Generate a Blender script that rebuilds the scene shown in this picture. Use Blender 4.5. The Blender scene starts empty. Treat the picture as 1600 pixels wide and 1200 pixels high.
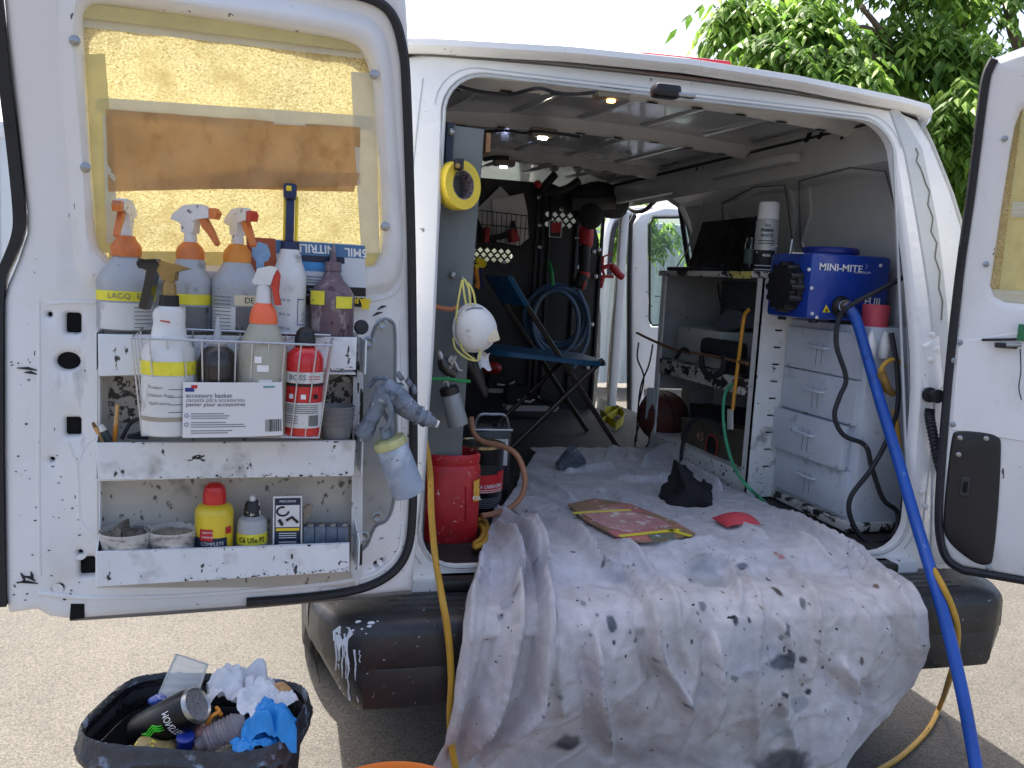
import bpy, bmesh, math, random
from mathutils import Vector, Matrix, noise
from mathutils.geometry import delaunay_2d_cdt
random.seed(7)
SC = bpy.context.scene
COL = SC.collection
# ------------------------------------------------------------------ camera
CAM = Vector((-1.0632, -2.1072, 1.4513)); YAW, PIT, ROL, FPX = 0.2621, 0.1193, 0.0544, 1360.6
_f = Vector((math.sin(YAW)*math.cos(PIT), math.cos(YAW)*math.cos(PIT), -math.sin(PIT)))
_r0 = Vector((math.cos(YAW), -math.sin(YAW), 0)); _u0 = _r0.cross(_f)
_r = _r0*math.cos(ROL) + _u0*math.sin(ROL); _u = _u0*math.cos(ROL) - _r0*math.sin(ROL)
cd = bpy.data.cameras.new('camera'); cam = bpy.data.objects.new('camera', cd); COL.objects.link(cam)
cam.matrix_world = Matrix(((_r.x, _u.x, -_f.x, CAM.x), (_r.y, _u.y, -_f.y, CAM.y), (_r.z, _u.z, -_f.z, CAM.z), (0, 0, 0, 1)))
cd.sensor_width = 36; cd.lens = 36*FPX/1600; cd.clip_start = .05; cd.clip_end = 900
SC.camera = cam
# ------------------------------------------------------------------ sky, sun, exposure
SUN_EL, SUN_AZ = math.radians(57), math.radians(-19)          # azimuth measured from +Y towards +X
w = bpy.data.worlds.new('World'); SC.world = w; w.use_nodes = True
nt = w.node_tree; bg = nt.nodes['Background']
sky = nt.nodes.new('ShaderNodeTexSky'); sky.sky_type = 'NISHITA'; sky.sun_disc = False
sky.sun_elevation = SUN_EL; sky.sun_rotation = SUN_AZ; sky.dust_density = 6.0; sky.air_density = .8; sky.altitude = 50
nt.links.new(sky.outputs[0], bg.inputs[0]); bg.inputs[1].default_value = .15
sd = bpy.data.lights.new('sun', 'SUN'); sd.energy = 5.0; sd.angle = math.radians(.5); sd.color = (1, .93, .82)
so = bpy.data.objects.new('sun', sd); COL.objects.link(so)
sdir = Vector((math.sin(SUN_AZ)*math.cos(SUN_EL), math.cos(SUN_AZ)*math.cos(SUN_EL), math.sin(SUN_EL)))
so.rotation_euler = sdir.to_track_quat('Z', 'Y').to_euler(); so.location = (0, 6, 12)
SC.view_settings.view_transform = 'Standard'; SC.view_settings.look = 'None'; SC.view_settings.gamma = 1
SC.view_settings.exposure = 1.42
SC.render.engine = 'CYCLES'; SC.cycles.use_denoising = True; SC.cycles.max_bounces = 9; SC.cycles.diffuse_bounces = 5
SC.cycles.transparent_max_bounces = 16; SC.cycles.sample_clamp_indirect = 8
# ------------------------------------------------------------------ measuring: a photo pixel to a point on a real surface
def ray(px, py): return (_r*((px-800)/FPX) - _u*((py-600)/FPX) + _f).normalized()
def AX(px, py, ax, v):
    d = ray(px, py); return CAM + d*((v-CAM[ax])/d[ax])
def X(px, py, v): return AX(px, py, 0, v)
def Y(px, py, v): return AX(px, py, 1, v)
def Z(px, py, v): return AX(px, py, 2, v)
def mpp(P): return (P-CAM).dot(_f)/FPX
# left rear door: a leaf through DLO, running left (s), height z, n towards its inner face; the upper half leans in
DLO = Vector((-.742, -.12, 0)); _b = math.radians(5)
DLT = Vector((-math.cos(_b), -math.sin(_b), 0)); DLN = Vector((math.sin(_b), -math.cos(_b), 0))
DRO = Vector((.79, -.09, 0)); _b2 = math.radians(42)
DRT = Vector((math.cos(_b2), -math.sin(_b2), 0)); DRN = Vector((-math.sin(_b2), -math.cos(_b2), 0))
def lean(z): return 0 if z < 1.4 else .16*((z-1.4)/.65)**1.3
def DLm(s, z, n=0): return DLO + DLT*s + DLN*(n+lean(z)) + Vector((0, 0, z))
def DRm(s, z, n=0): return DRO + DRT*s + DRN*(n+lean(z)) + Vector((0, 0, z))
def _hit(px, py, O, T, N, n):
    d = ray(px, py); off = n
    for _ in range(8):
        t = ((O+N*off-CAM).dot(N))/d.dot(N); P = CAM + d*t; off = n + lean(P.z)
    return P
def DL(px, py, n=0): return _hit(px, py, DLO, DLT, DLN, n)
def DLsz(px, py, n=0): P = DL(px, py, n); return ((P-DLO).dot(DLT), P.z)
def DR(px, py, n=0): return _hit(px, py, DRO, DRT, DRN, n)
def DRsz(px, py, n=0): P = DR(px, py, n); return ((P-DRO).dot(DRT), P.z)
# ------------------------------------------------------------------ materials
def lin(c): return tuple(((v/255)/12.92 if v/255 <= .04045 else ((v/255+.055)/1.055)**2.4) for v in c) + (1,)
MATS = {}
def mat(name, col, rough=.5, metal=0, var=.10, vs=5, spots=(), bump=0, bs=120, trans=0, spec=.5, clear=0, emit=0, glass=0, sss=0):
    if name in MATS: return MATS[name]
    m = bpy.data.materials.new(name); m.use_nodes = True; N = m.node_tree.nodes; L = m.node_tree.links
    b = N['Principled BSDF']; out = N['Material Output']
    col = lin(col)
    b.inputs['Roughness'].default_value = rough; b.inputs['Metallic'].default_value = metal
    b.inputs['Specular IOR Level'].default_value = spec; b.inputs['Coat Weight'].default_value = clear
    geo = N.new('ShaderNodeNewGeometry')
    cur = None
    def nz(scale, detail=4, st=(1, 1, 1), off=0, r=.6):
        mp = N.new('ShaderNodeMapping'); mp.inputs['Scale'].default_value = st; mp.inputs['Location'].default_value = (off, off*1.7, off*.6)
        L.new(geo.outputs['Position'], mp.inputs[0])
        t = N.new('ShaderNodeTexNoise'); t.inputs['Scale'].default_value = scale; t.inputs['Detail'].default_value = detail; t.inputs['Roughness'].default_value = r
        L.new(mp.outputs[0], t.inputs['Vector']); return t
    def ramp(t, lo, hi):
        r = N.new('ShaderNodeMapRange'); r.inputs['From Min'].default_value = lo; r.inputs['From Max'].default_value = hi
        L.new(t.outputs[0], r.inputs[0]); return r
    mix = N.new('ShaderNodeMix'); mix.data_type = 'RGBA'
    mix.inputs['A'].default_value = tuple(v*(1-var) for v in col[:3])+(1,)
    mix.inputs['B'].default_value = tuple(min(1, v*(1+var)) for v in col[:3])+(1,)
    L.new(ramp(nz(vs), .3, .7).outputs[0], mix.inputs['Factor']); cur = mix.outputs['Result']
    for i, sp in enumerate(spots):
        sc, scale, lo, hi = sp[:4]; st = sp[4] if len(sp) > 4 else (1, 1, 1)
        mx = N.new('ShaderNodeMix'); mx.data_type = 'RGBA'; mx.inputs['B'].default_value = lin(sc)
        L.new(cur, mx.inputs['A']); L.new(ramp(nz(scale, sp[5] if len(sp) > 5 else 3, st, 3.1*i+.7), lo, hi).outputs[0], mx.inputs['Factor'])
        cur = mx.outputs['Result']
    L.new(cur, b.inputs['Base Color'])
    rr = ramp(nz(vs*3, 3, off=5), .3, .7); rr.inputs['To Min'].default_value = max(.02, rough-.08); rr.inputs['To Max'].default_value = min(1, rough+.1)
    L.new(rr.outputs[0], b.inputs['Roughness'])
    if bump:
        bp = N.new('ShaderNodeBump'); bp.inputs['Strength'].default_value = bump; bp.inputs['Distance'].default_value = .01
        L.new(nz(bs, 4).outputs[0], bp.inputs['Height']); L.new(bp.outputs[0], b.inputs['Normal'])
    if glass: b.inputs['Transmission Weight'].default_value = glass
    if sss: b.inputs['Subsurface Weight'].default_value = sss; b.inputs['Subsurface Radius'].default_value = (.02, .02, .02)
    if emit:
        b.inputs['Emission Strength'].default_value = emit; b.inputs['Emission Color'].default_value = col
    if trans:
        tr = N.new('ShaderNodeBsdfTranslucent'); L.new(cur, tr.inputs[0]); ms = N.new('ShaderNodeMixShader'); ms.inputs[0].default_value = trans
        L.new(b.outputs[0], ms.inputs[1]); L.new(tr.outputs[0], ms.inputs[2]); L.new(ms.outputs[0], out.inputs[0])
    MATS[name] = m; return m
def clearmat(name, tint, fac, rough=.08):
    """thin clear plastic or glass: see-through with a gloss"""
    if name in MATS: return MATS[name]
    m = bpy.data.materials.new(name); m.use_nodes = True; N = m.node_tree.nodes; L = m.node_tree.links
    N.remove(N['Principled BSDF']); out = N['Material Output']
    t = N.new('ShaderNodeBsdfTransparent'); t.inputs[0].default_value = lin(tint)
    p = N.new('ShaderNodeBsdfPrincipled'); p.inputs['Base Color'].default_value = lin(tint); p.inputs['Roughness'].default_value = rough
    ms = N.new('ShaderNodeMixShader'); ms.inputs[0].default_value = fac
    L.new(t.outputs[0], ms.inputs[1]); L.new(p.outputs[0], ms.inputs[2]); L.new(ms.outputs[0], out.inputs[0])
    MATS[name] = m; return m
# ------------------------------------------------------------------ mesh builder
def frame(d, up=Vector((0, 0, 1))):
    d = d.normalized(); a = up.cross(d)
    if a.length < 1e-4: a = Vector((1, 0, 0)).cross(d)
    a.normalize(); return a, d.cross(a), d
def smoothpath(P, k=6):
    P = [Vector(p) for p in P]
    if len(P) < 3: return P
    o = []
    for i in range(len(P)-1):
        a = P[max(i-1, 0)]; b = P[i]; c = P[i+1]; d = P[min(i+2, len(P)-1)]
        for j in range(k):
            t = j/k; o.append(.5*((2*b)+(c-a)*t+(2*a-5*b+4*c-d)*t*t+(3*b-a-3*c+d)*t**3))
    return o+[P[-1]]
class MB:
    def __init__(s): s.v = []; s.f = []
    def add(s, vs, fs):
        k = len(s.v); s.v += [Vector(v) for v in vs]; s.f += [tuple(i+k for i in f) for f in fs]; return s
    def box(s, c, d, rot=None, b=0, seg=2):
        bm = bmesh.new(); bmesh.ops.create_cube(bm, size=1)
        for v in bm.verts: v.co = Vector((v.co.x*d[0], v.co.y*d[1], v.co.z*d[2]))
        if b: bmesh.ops.bevel(bm, geom=bm.edges[:], offset=min(b, min(d)*.45), segments=seg, affect='EDGES', profile=.5)
        bm.verts.index_update()
        s.add([(rot @ v.co if rot else v.co)+Vector(c) for v in bm.verts], [[v.index for v in f.verts] for f in bm.faces]); bm.free(); return s
    def tube(s, P, r, n=8, closed=False, cap=True):
        P = [Vector(p) for p in P]; m = len(P); rs = r if isinstance(r, (list, tuple)) else [r]*m
        vs = []; a = None
        for i in range(m):
            if closed: d = P[(i+1) % m]-P[i-1]
            else: d = P[min(i+1, m-1)]-P[max(i-1, 0)]
            if d.length < 1e-9: d = Vector((0, 0, 1))
            d.normalize()
            if a is None: a, b, _ = frame(d)
            else:
                a = a-d*a.dot(d)
                if a.length < 1e-5: a = frame(d)[0]
                a.normalize(); b = d.cross(a)
            for j in range(n):
                t = 2*math.pi*j/n; vs.append(P[i]+(a*math.cos(t)+b*math.sin(t))*rs[i])
        fs = []
        for i in range(m if closed else m-1):
            for j in range(n):
                fs.append((i*n+j, i*n+(j+1) % n, ((i+1) % m)*n+(j+1) % n, ((i+1) % m)*n+j))
        if cap and not closed: fs += [tuple(range(n-1, -1, -1)), tuple(range((m-1)*n, m*n))]
        return s.add(vs, fs)
    def lathe(s, prof, c, n=24, axis=Vector((0, 0, 1)), cap=True, sx=1, ref=None):
        A, B, D = frame(Vector(axis), ref or Vector((0, 1, 0))); c = Vector(c); vs = []; m = len(prof)
        for r, z in prof:
            for j in range(n):
                t = 2*math.pi*j/n; vs.append(c+(A*math.cos(t)*sx+B*math.sin(t))*r+D*z)
        fs = [(i*n+j, i*n+(j+1) % n, (i+1)*n+(j+1) % n, (i+1)*n+j) for i in range(m-1) for j in range(n)]
        if cap: fs += [tuple(range(n-1, -1, -1)), tuple(range((m-1)*n, m*n))]
        return s.add(vs, fs)
    def prism(s, poly, vec):
        n = len(poly); vec = Vector(vec); poly = [Vector(p) for p in poly]
        return s.add(poly+[p+vec for p in poly], [tuple(range(n-1, -1, -1)), tuple(range(n, 2*n))]+[(i, (i+1) % n, n+(i+1) % n, n+i) for i in range(n)])
    def grid(s, fn, nu, nv):
        return s.add([fn(i/nu, j/nv) for j in range(nv+1) for i in range(nu+1)],
                     [(j*(nu+1)+i, j*(nu+1)+i+1, (j+1)*(nu+1)+i+1, (j+1)*(nu+1)+i) for j in range(nv) for i in range(nu)])
    def ball(s, c, r, sc=(1, 1, 1), n=20, rot=None):
        vs = []; m = n//2; c = Vector(c)
        for i in range(m+1):
            t = math.pi*i/m
            for j in range(n):
                p = 2*math.pi*j/n; q = Vector((math.sin(t)*math.cos(p)*r*sc[0], math.sin(t)*math.sin(p)*r*sc[1], math.cos(t)*r*sc[2]))
                vs.append(c+(rot @ q if rot else q))
        return s.add(vs, [(i*n+j, i*n+(j+1) % n, (i+1)*n+(j+1) % n, (i+1)*n+j) for i in range(m) for j in range(n)])
    def plate(s, outer, holes, mp, rows=((0, 0),), hrows=None, back=None, cuts=()):
        """sheet with holes; outer/holes are (a,b) loops, rows are (inset, height) rings, mp(a,b,n) -> point"""
        hrows = hrows or rows; bm = bmesh.new()
        def inset(loop, d, sign):
            n = len(loop); ar = sum(loop[i][0]*loop[(i+1) % n][1]-loop[(i+1) % n][0]*loop[i][1] for i in range(n)); o = []
            if ar < 0: sign = -sign
            for i in range(n):
                a = Vector(loop[i-1]); b = Vector(loop[i]); c = Vector(loop[(i+1) % n])
                e1 = (b-a).normalized() if (b-a).length > 1e-9 else Vector((1, 0)); e2 = (c-b).normalized() if (c-b).length > 1e-9 else e1
                n1 = Vector((-e1.y, e1.x)); n2 = Vector((-e2.y, e2.x)); q = (n1+n2)
                q = q/max(q.length_squared/2, .5) if q.length > 1e-6 else n1
                o.append(b+q*d*sign)
            return o
        last = []
        for li, loop in enumerate([outer]+list(holes)):
            loop = [Vector(p) for p in loop]; prev = None; rr = list(rows if li == 0 else hrows)
            if back is not None: rr = [(0, back)]+rr
            for d, h in rr:
                ring = [bm.verts.new((p.x, p.y, h)) for p in inset(loop, d, 1 if li == 0 else -1)]
                if prev:
                    for i in range(len(ring)):
                        j = (i+1) % len(ring)
                        try: bm.faces.new((prev[i], prev[j], ring[j], ring[i]))
                        except ValueError: pass
                prev = ring
            last.append(prev)
        allv = [v for l in last for v in l]; ed = []; k0 = 0
        for l in last:
            ed += [(k0+i, k0+(i+1) % len(l)) for i in range(len(l))]; k0 += len(l)
        res = delaunay_2d_cdt([Vector((v.co.x, v.co.y)) for v in allv], ed, [], 0, 1e-7)
        lps = [[(v.co.x, v.co.y) for v in l] for l in last]
        def inside(x, y):
            c = False
            for lp_ in lps:
                for i in range(len(lp_)):
                    (xa, ya), (xb, yb_) = lp_[i-1], lp_[i]
                    if (ya > y) != (yb_ > y) and x < (xb-xa)*(y-ya)/(yb_-ya)+xa: c = not c
            return c
        mv = [allv[o[0]] if o else bm.verts.new((c.x, c.y, last[0][0].co.z)) for c, o in zip(res[0], res[3])]
        for t in res[2]:
            if not inside(sum(res[0][i].x for i in t)/len(t), sum(res[0][i].y for i in t)/len(t)): continue
            try: bm.faces.new([mv[i] for i in t])
            except ValueError: pass
        for ax, v in cuts:
            nrm = (1, 0, 0) if ax == 0 else (0, 1, 0); co = (v, 0, 0) if ax == 0 else (0, v, 0)
            bmesh.ops.bisect_plane(bm, geom=bm.verts[:]+bm.edges[:]+bm.faces[:], plane_co=co, plane_no=nrm, dist=1e-6)
        bm.normal_update(); bm.verts.index_update()
        s.add([mp(*v.co) for v in bm.verts], [[v.index for v in f.verts] for f in bm.faces]); bm.free(); return s
    def build(s, name, m, parent=None, smooth=35):
        o0 = parent_world(parent) if parent else Vector((0, 0, 0))
        if not parent:
            zs = min(v.z for v in s.v); o0 = Vector((sum(v.x for v in s.v)/len(s.v), sum(v.y for v in s.v)/len(s.v), zs))
        me = bpy.data.meshes.new(name); me.from_pydata([v-o0 for v in s.v], [], s.f); me.validate(); 
        bm = bmesh.new(); bm.from_mesh(me); bmesh.ops.recalc_face_normals(bm, faces=bm.faces[:]); bm.to_mesh(me); bm.free()
        if smooth:
            me.polygons.foreach_set('use_smooth', [True]*len(me.polygons)); me.set_sharp_from_angle(angle=math.radians(smooth))
        me.materials.append(m); o = bpy.data.objects.new(name, me); COL.objects.link(o)
        if parent: o.parent = parent
        else: o.location = o0
        return o
def parent_world(p):
    v = Vector((0, 0, 0))
    while p: v += p.location; p = p.parent
    return v
def tag(o, label, cat, group=None, kind=None):
    o['label'] = label; o['category'] = cat
    if group: o['group'] = group
    if kind: o['kind'] = kind
    return o
def thing(name, label, cat, loc, group=None):
    o = bpy.data.objects.new(name, None); COL.objects.link(o); o.location = loc; o.empty_display_size = .05
    return tag(o, label, cat, group)
def struct(o): o['kind'] = 'structure'; return o
def rect(a0, b0, a1, b1, r=0, k=5):
    if not r: return [(a0, b0), (a1, b0), (a1, b1), (a0, b1)]
    o = []
    for cx, cy, t0 in ((a1-r, b0+r, -90), (a1-r, b1-r, 0), (a0+r, b1-r, 90), (a0+r, b0+r, 180)):
        for i in range(k+1):
            t = math.radians(t0+90*i/k); o.append((cx+r*math.cos(t), cy+r*math.sin(t)))
    return o
def rloop(P, k=4):
    """closed smooth loop through 2D points"""
    n = len(P); o = []; P = [Vector(p) for p in P]
    for i in range(n):
        a, b, c, d = P[i-1], P[i], P[(i+1) % n], P[(i+2) % n]
        for j in range(k):
            t = j/k; q = .5*((2*b)+(c-a)*t+(2*a-5*b+4*c-d)*t*t+(3*b-a-3*c+d)*t**3); o.append((q.x, q.y))
    return o
def text(s, size, mp, m, parent, name='lettering', bold=0, align='CENTER', squash=1, spacing=1):
    cu = bpy.data.curves.new('t', 'FONT'); cu.body = s; cu.size = size; cu.align_x = align; cu.align_y = 'CENTER'; cu.offset = bold*size; cu.resolution_u = 2; cu.space_character = spacing
    ob = bpy.data.objects.new('t', cu); COL.objects.link(ob)
    me = bpy.data.meshes.new_from_object(ob.evaluated_get(bpy.context.evaluated_depsgraph_get()))
    bpy.data.objects.remove(ob); bpy.data.curves.remove(cu)
    bm = bmesh.new(); bm.from_mesh(me); bpy.data.meshes.remove(me)
    xs = [v.co.x for v in bm.verts]
    if xs:
        x = min(xs)
        while x < max(xs):
            x += size*.35; bmesh.ops.bisect_plane(bm, geom=bm.verts[:]+bm.edges[:]+bm.faces[:], plane_co=(x, 0, 0), plane_no=(1, 0, 0), dist=1e-7)
    bm.verts.index_update()
    mb = MB().add([mp(v.co.x*squash, v.co.y) for v in bm.verts], [[v.index for v in f.verts] for f in bm.faces]); bm.free()
    return mb.build(name, m, parent, smooth=0)
def flatmap(O, R, U): return lambda x, y: O+R*x+U*y
def cylmap(c, rad, z0, turn=0):
    d = Vector((CAM.x-c[0], CAM.y-c[1], 0)).normalized(); rt = Vector((0, 0, 1)).cross(d)
    return lambda x, y: Vector((c[0], c[1], 0))+(d*math.cos(x/rad+turn)+rt*math.sin(x/rad+turn))*(rad+.0008)+Vector((0, 0, z0+y))
class LP:
    """upright turned thing measured in photo pixels: base pixel on a surface, profile as (row, half width)"""
    def __init__(s, name, label, cat, P, pyb, group=None): s.P = P; s.m = mpp(P); s.b = pyb; s.t = thing(name, label, cat, P, group)
    def z(s, py): return (s.b-py)*s.m
    def part(s, name, prof, m, n=24, parent=None, sx=1, dx=0, cap=True):
        o = MB().lathe([(max(hw*s.m, 1e-4), s.z(py)) for py, hw in prof], s.P+Vector((dx*s.m, 0, 0)), n, sx=sx, cap=cap)
        return o.build(name, m, parent or s.t)
    def text(s, t, py, size, hw, m, turn=0, **k): return text(t, size*s.m, cylmap(s.P, hw*s.m, s.P.z+s.z(py), turn), m, s.t, **k)
    def patch(s, name, py0, py1, hw, a0, a1, m, parent=None, nz=2):
        """label wrapped on the side facing us between angles a0..a1 (degrees)"""
        f = cylmap(s.P, hw*s.m, s.P.z); rad = hw*s.m
        return MB().grid(lambda u, v: f(rad*math.radians(a0+(a1-a0)*u), s.z(py0+(py1-py0)*v)), 14, nz).build(name, m, parent or s.t)
    def pt(s, dx, py, dy=0): return s.P+_r0*(dx*s.m)+Vector((0, 0, s.z(py)))+_r0.cross(Vector((0, 0, 1)))*(-dy*s.m)   # dy > 0: away from us
def cord(name, label, cat, pts, r, m, group=None, n=8, k=6, parent=None):
    o = MB().tube(smoothpath(pts, k), r, n).build(name, m, parent)
    return tag(o, label, cat, group) if not parent else o
Zv = Vector((0, 0, 1))
# ================================================================== materials
DK = (30, 30, 32)
white = mat('white_paint', (232, 232, 231), .32, var=.05, vs=3, clear=.25, spots=[((120, 118, 115), 26, .70, .74), (DK, 60, .745, .77, (1, 1, .5))], bump=.02, bs=30)
doorwhite = mat('door_paint', (232, 232, 233), .36, var=.03, vs=4, clear=.2, spots=[((190, 187, 181), 4, .56, .85, (1, 1, .45), 7), ((150, 148, 146), 11, .64, .80, (1.2, 1, .4), 7), ((84, 82, 82), 45, .70, .72, (1, 1, .45)), ((30, 30, 34), 22, .735, .745, (1.4, 1, .35), 5)], bump=.03, bs=18)
rackm = mat('rack_paint', (226, 229, 232), .5, var=.06, vs=9, spots=[((158, 156, 154), 12, .56, .78), ((60, 58, 58), 46, .63, .66, (1, 1, .5), 6), ((24, 24, 26), 20, .665, .675, (.8, 1, 1.6), 6)], bump=.06, bs=60)
rackback = mat('rack_back_panel', (188, 184, 176), .55, var=.12, vs=7, spots=[((90, 86, 82), 60, .60, .66, (1, 1, .7), 6), ((70, 74, 82), 9, .62, .8)], bump=.05)
speckle = mat('speckled_panel', (170, 164, 156), .6, var=.1, spots=[((50, 46, 44), 75, .50, .55, (1, 1, 1), 5), ((210, 206, 200), 40, .62, .66)], bump=.1)
rubber = mat('black_rubber', (30, 32, 38), .55, var=.15, vs=20, spots=[((120, 112, 104), 30, .76, .78)])
blackplas = mat('black_plastic', (26, 26, 29), .42, var=.2, vs=10, spots=[((110, 112, 116), 90, .74, .76)], bump=.05, bs=300)
hole = mat('dark_hole', (8, 8, 10), .9, var=0)  # flat black carries the shade inside holes, slots and pockets
galv = mat('galvanised_steel', (150, 156, 160), .38, .75, var=.15, vs=30)
steel = mat('bare_steel', (165, 165, 165), .3, .9, var=.12, vs=40)
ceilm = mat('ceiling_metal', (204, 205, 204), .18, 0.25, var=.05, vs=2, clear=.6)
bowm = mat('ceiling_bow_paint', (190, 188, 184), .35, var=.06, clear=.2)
wallm = mat('inner_wall_shaded', (182, 183, 181), .4, 0, var=.07, vs=4, spots=[((110, 108, 102), 6, .66, .85), (DK, 50, .76, .77)], clear=.15)  # dusty white walls, with their shade put into this grey
floorm = mat('cargo_floor_mat', (44, 43, 43), .7, var=.3, vs=14, spots=[((120, 116, 110), 60, .70, .73)], bump=.1, bs=90)
bulk = mat('partition_black', (26, 26, 28), .45, var=.25, vs=8, bump=.05)
bumperm = mat('bumper_plastic', (44, 45, 47), .40, var=.25, vs=10, spots=[((150, 158, 166), 95, .69, .71, (1, 1, .8), 3), ((112, 116, 120), 6, .63, .9, (1, 1, .4))], bump=.05, bs=160)
glassm = clearmat('window_glass', (214, 232, 230), .10, .02)
# ================================================================== ground, fence, container
def asphalt():
    m = bpy.data.materials.new('asphalt'); m.use_nodes = True; N = m.node_tree.nodes; L = m.node_tree.links; b = N['Principled BSDF']
    g = N.new('ShaderNodeNewGeometry')
    def vor(s):
        v = N.new('ShaderNodeTexVoronoi'); v.inputs['Scale'].default_value = s; L.new(g.outputs['Position'], v.inputs['Vector']); return v
    v1 = vor(210); sep = N.new('ShaderNodeSeparateColor'); L.new(v1.outputs['Color'], sep.inputs[0])
    cr = N.new('ShaderNodeValToRGB'); e = cr.color_ramp.elements; e[0].color = lin((78, 76, 72)); e[1].color = lin((120, 116, 109)); e[0].position = .05
    x = e.new(.45); x.color = lin((97, 94, 89)); L.new(sep.outputs[0], cr.inputs[0])
    n = N.new('ShaderNodeTexNoise'); n.inputs['Scale'].default_value = 2.6; n.inputs['Detail'].default_value = 9; n.inputs['Roughness'].default_value = .65; L.new(g.outputs['Position'], n.inputs['Vector'])
    mx = N.new('ShaderNodeMix'); mx.data_type = 'RGBA'; mx.blend_type = 'MULTIPLY'; mx.inputs['Factor'].default_value = .5
    L.new(cr.outputs[0], mx.inputs['A']); L.new(n.outputs['Fac'], mx.inputs['B']); 
    d = N.new('ShaderNodeMapRange'); d.inputs['From Min'].default_value = 0; d.inputs['From Max'].default_value = .6; d.inputs['To Min'].default_value = 1; d.inputs['To Max'].default_value = .45
    L.new(v1.outputs['Distance'], d.inputs[0]); m2 = N.new('ShaderNodeMix'); m2.data_type = 'RGBA'; m2.blend_type = 'MULTIPLY'; m2.inputs['Factor'].default_value = .35
    L.new(mx.outputs['Result'], m2.inputs['A']); L.new(d.outputs[0], m2.inputs['B']); L.new(m2.outputs['Result'], b.inputs['Base Color'])
    bp = N.new('ShaderNodeBump'); bp.inputs['Strength'].default_value = .5; bp.inputs['Distance'].default_value = .003; bp.invert = True
    L.new(v1.outputs['Distance'], bp.inputs['Height']); L.new(bp.outputs[0], b.inputs['Normal']); b.inputs['Roughness'].default_value = .9
    return m
struct(MB().grid(lambda u, v: Vector((-300+600*u, -300+600*v, 0)), 8, 8).build('ground', asphalt(), smooth=0))
fencem = mat('fence_paint', (216, 222, 224), .5, var=.06, vs=2, spots=[((150, 120, 90), 9, .74, .78), ((160, 164, 164), 2, .55, .8, (3, 1, .3))])
def fence_run(x0, x1, y, h, name, label, y1=None):
    y1 = y if y1 is None else y1; A = Vector((x0, y, 0)); B = Vector((x1, y1, 0)); D = (B-A); Ln = D.length; D.normalize(); Nn = Vector((D.y, -D.x, 0))
    t = thing(name, label, 'fence', A); W = .9; k = 0; n = int(Ln/W)
    for i in range(n):
        m = MB(); a0 = A+D*(W*i+.004); segs = 6; pr = []
        for q in range(segs):
            for u, o in ((0, 0), (.35, 0), (.5, .035), (.85, .035)): pr.append((W*(q+u)/segs, o))
        pr.append((W-.008, 0))
        top = [a0+D*u+Nn*o+Zv*(h-.02) for u, o in pr]; bot = [a0+D*u+Nn*o+Zv*.06 for u, o in pr]
        K = len(pr); m.add(bot+top, [(j, j+1, K+j+1, K+j) for j in range(K-1)])
        m.build('panel', fencem, t, smooth=20)
    for i in range(0, n+1, 3):
        MB().box(A+D*(W*i)-Nn*.05+Zv*(h/2), (.06, .06, h), b=.006).build('post', fencem, t)
    MB().box(A+D*(W*n/2)-Nn*.03+Zv*(h-.03), (W*n if abs(D.x) > .9 else .05, .05 if abs(D.x) > .9 else W*n, .07), b=.01).build('rail', fencem, t)
    return t
fence_run(2.2, 22, 9.5, 2.35, 'metal_fence', 'tall white ribbed metal fence behind the trees, seen past the side door')
# white container at the far left
P = Z(5, 745, 0)
t = thing('shipping_container', 'white steel container with rusty top edge standing left of the open door', 'container', P+Vector((-1.2, 0, 0)))
hh = Y(5, 190, P.y).z
m = MB(); pr = []
for q in range(14):
    for u, o in ((0, 0), (.4, 0), (.55, .04), (.9, .04)): pr.append((-2.6+.19*(q+u), o))
K = len(pr); m.add([P+Vector((a, o, .12)) for a, o in pr]+[P+Vector((a, o, hh-.1)) for a, o in pr], [(j, j+1, K+j+1, K+j) for j in range(K-1)])
m.build('corrugated_side', fencem, t, smooth=20)
MB().box(P+Vector((-1.25, .03, hh-.05)), (2.75, .12, .1), b=.012).build('top_rail', fencem, t)
MB().box(P+Vector((-1.25, .03, .07)), (2.75, .12, .13), b=.012).build('bottom_rail', fencem, t)
MB().box(P+Vector((.08, .05, hh/2)), (.14, .14, hh), b=.015).build('corner_post', fencem, t)
MB().box(P+Vector((-1.2, 1.2, hh/2)), (2.6, 2.2, hh-.1)).build('body', fencem, t)
# ================================================================== the van
VAN = thing('cargo_van', 'white cargo van with both rear doors swung open, packed with painting gear', 'van', (0, 2.2, 0))
def yb(z): return 0 if z < 1.2 else .21*(max(0, (z-1.2)/.79))**1.3
def RF(x, z, n=0): return Vector((x, yb(z)-n, z))
half = [(.985, .58), (1.0, .95), (.985, 1.25), (.935, 1.55), (.88, 1.78), (.83, 1.93), (.79, 2.0), (.70, 2.03), (.35, 2.047)]
outl = half+[(0, 2.052)]+[(-x, z) for x, z in half[::-1]]
opn = []
def edge(z): return .715-.012*max(0, z-.9)-.045*max(0, (z-1.3)/.68)**2
for x0, z0, t0, r in ((1, .715, -90, .10), (1, 1.978, 0, .085), (-1, 1.978, 90, .10), (-1, .715, 180, .10)):
    for i in range(7):
        a = math.radians(t0+15*i); zz = z0+(r if z0 < 1 else -r)+r*math.sin(a); e = edge(zz)+(.014 if x0 > 0 else 0)
        opn.append((x0*(e-r)+r*math.cos(a), zz))
MB().plate(outl, [opn], RF, rows=((0, -.02), (.008, -.006), (.02, 0)), hrows=((0, -.02), (.004, -.008), (.010, -.001), (.016, 0)), back=-.032,
           cuts=[(1, z) for z in (1.2, 1.3, 1.4, 1.5, 1.6, 1.7, 1.8, 1.9)]).build('rear_frame', white, VAN)
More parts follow.
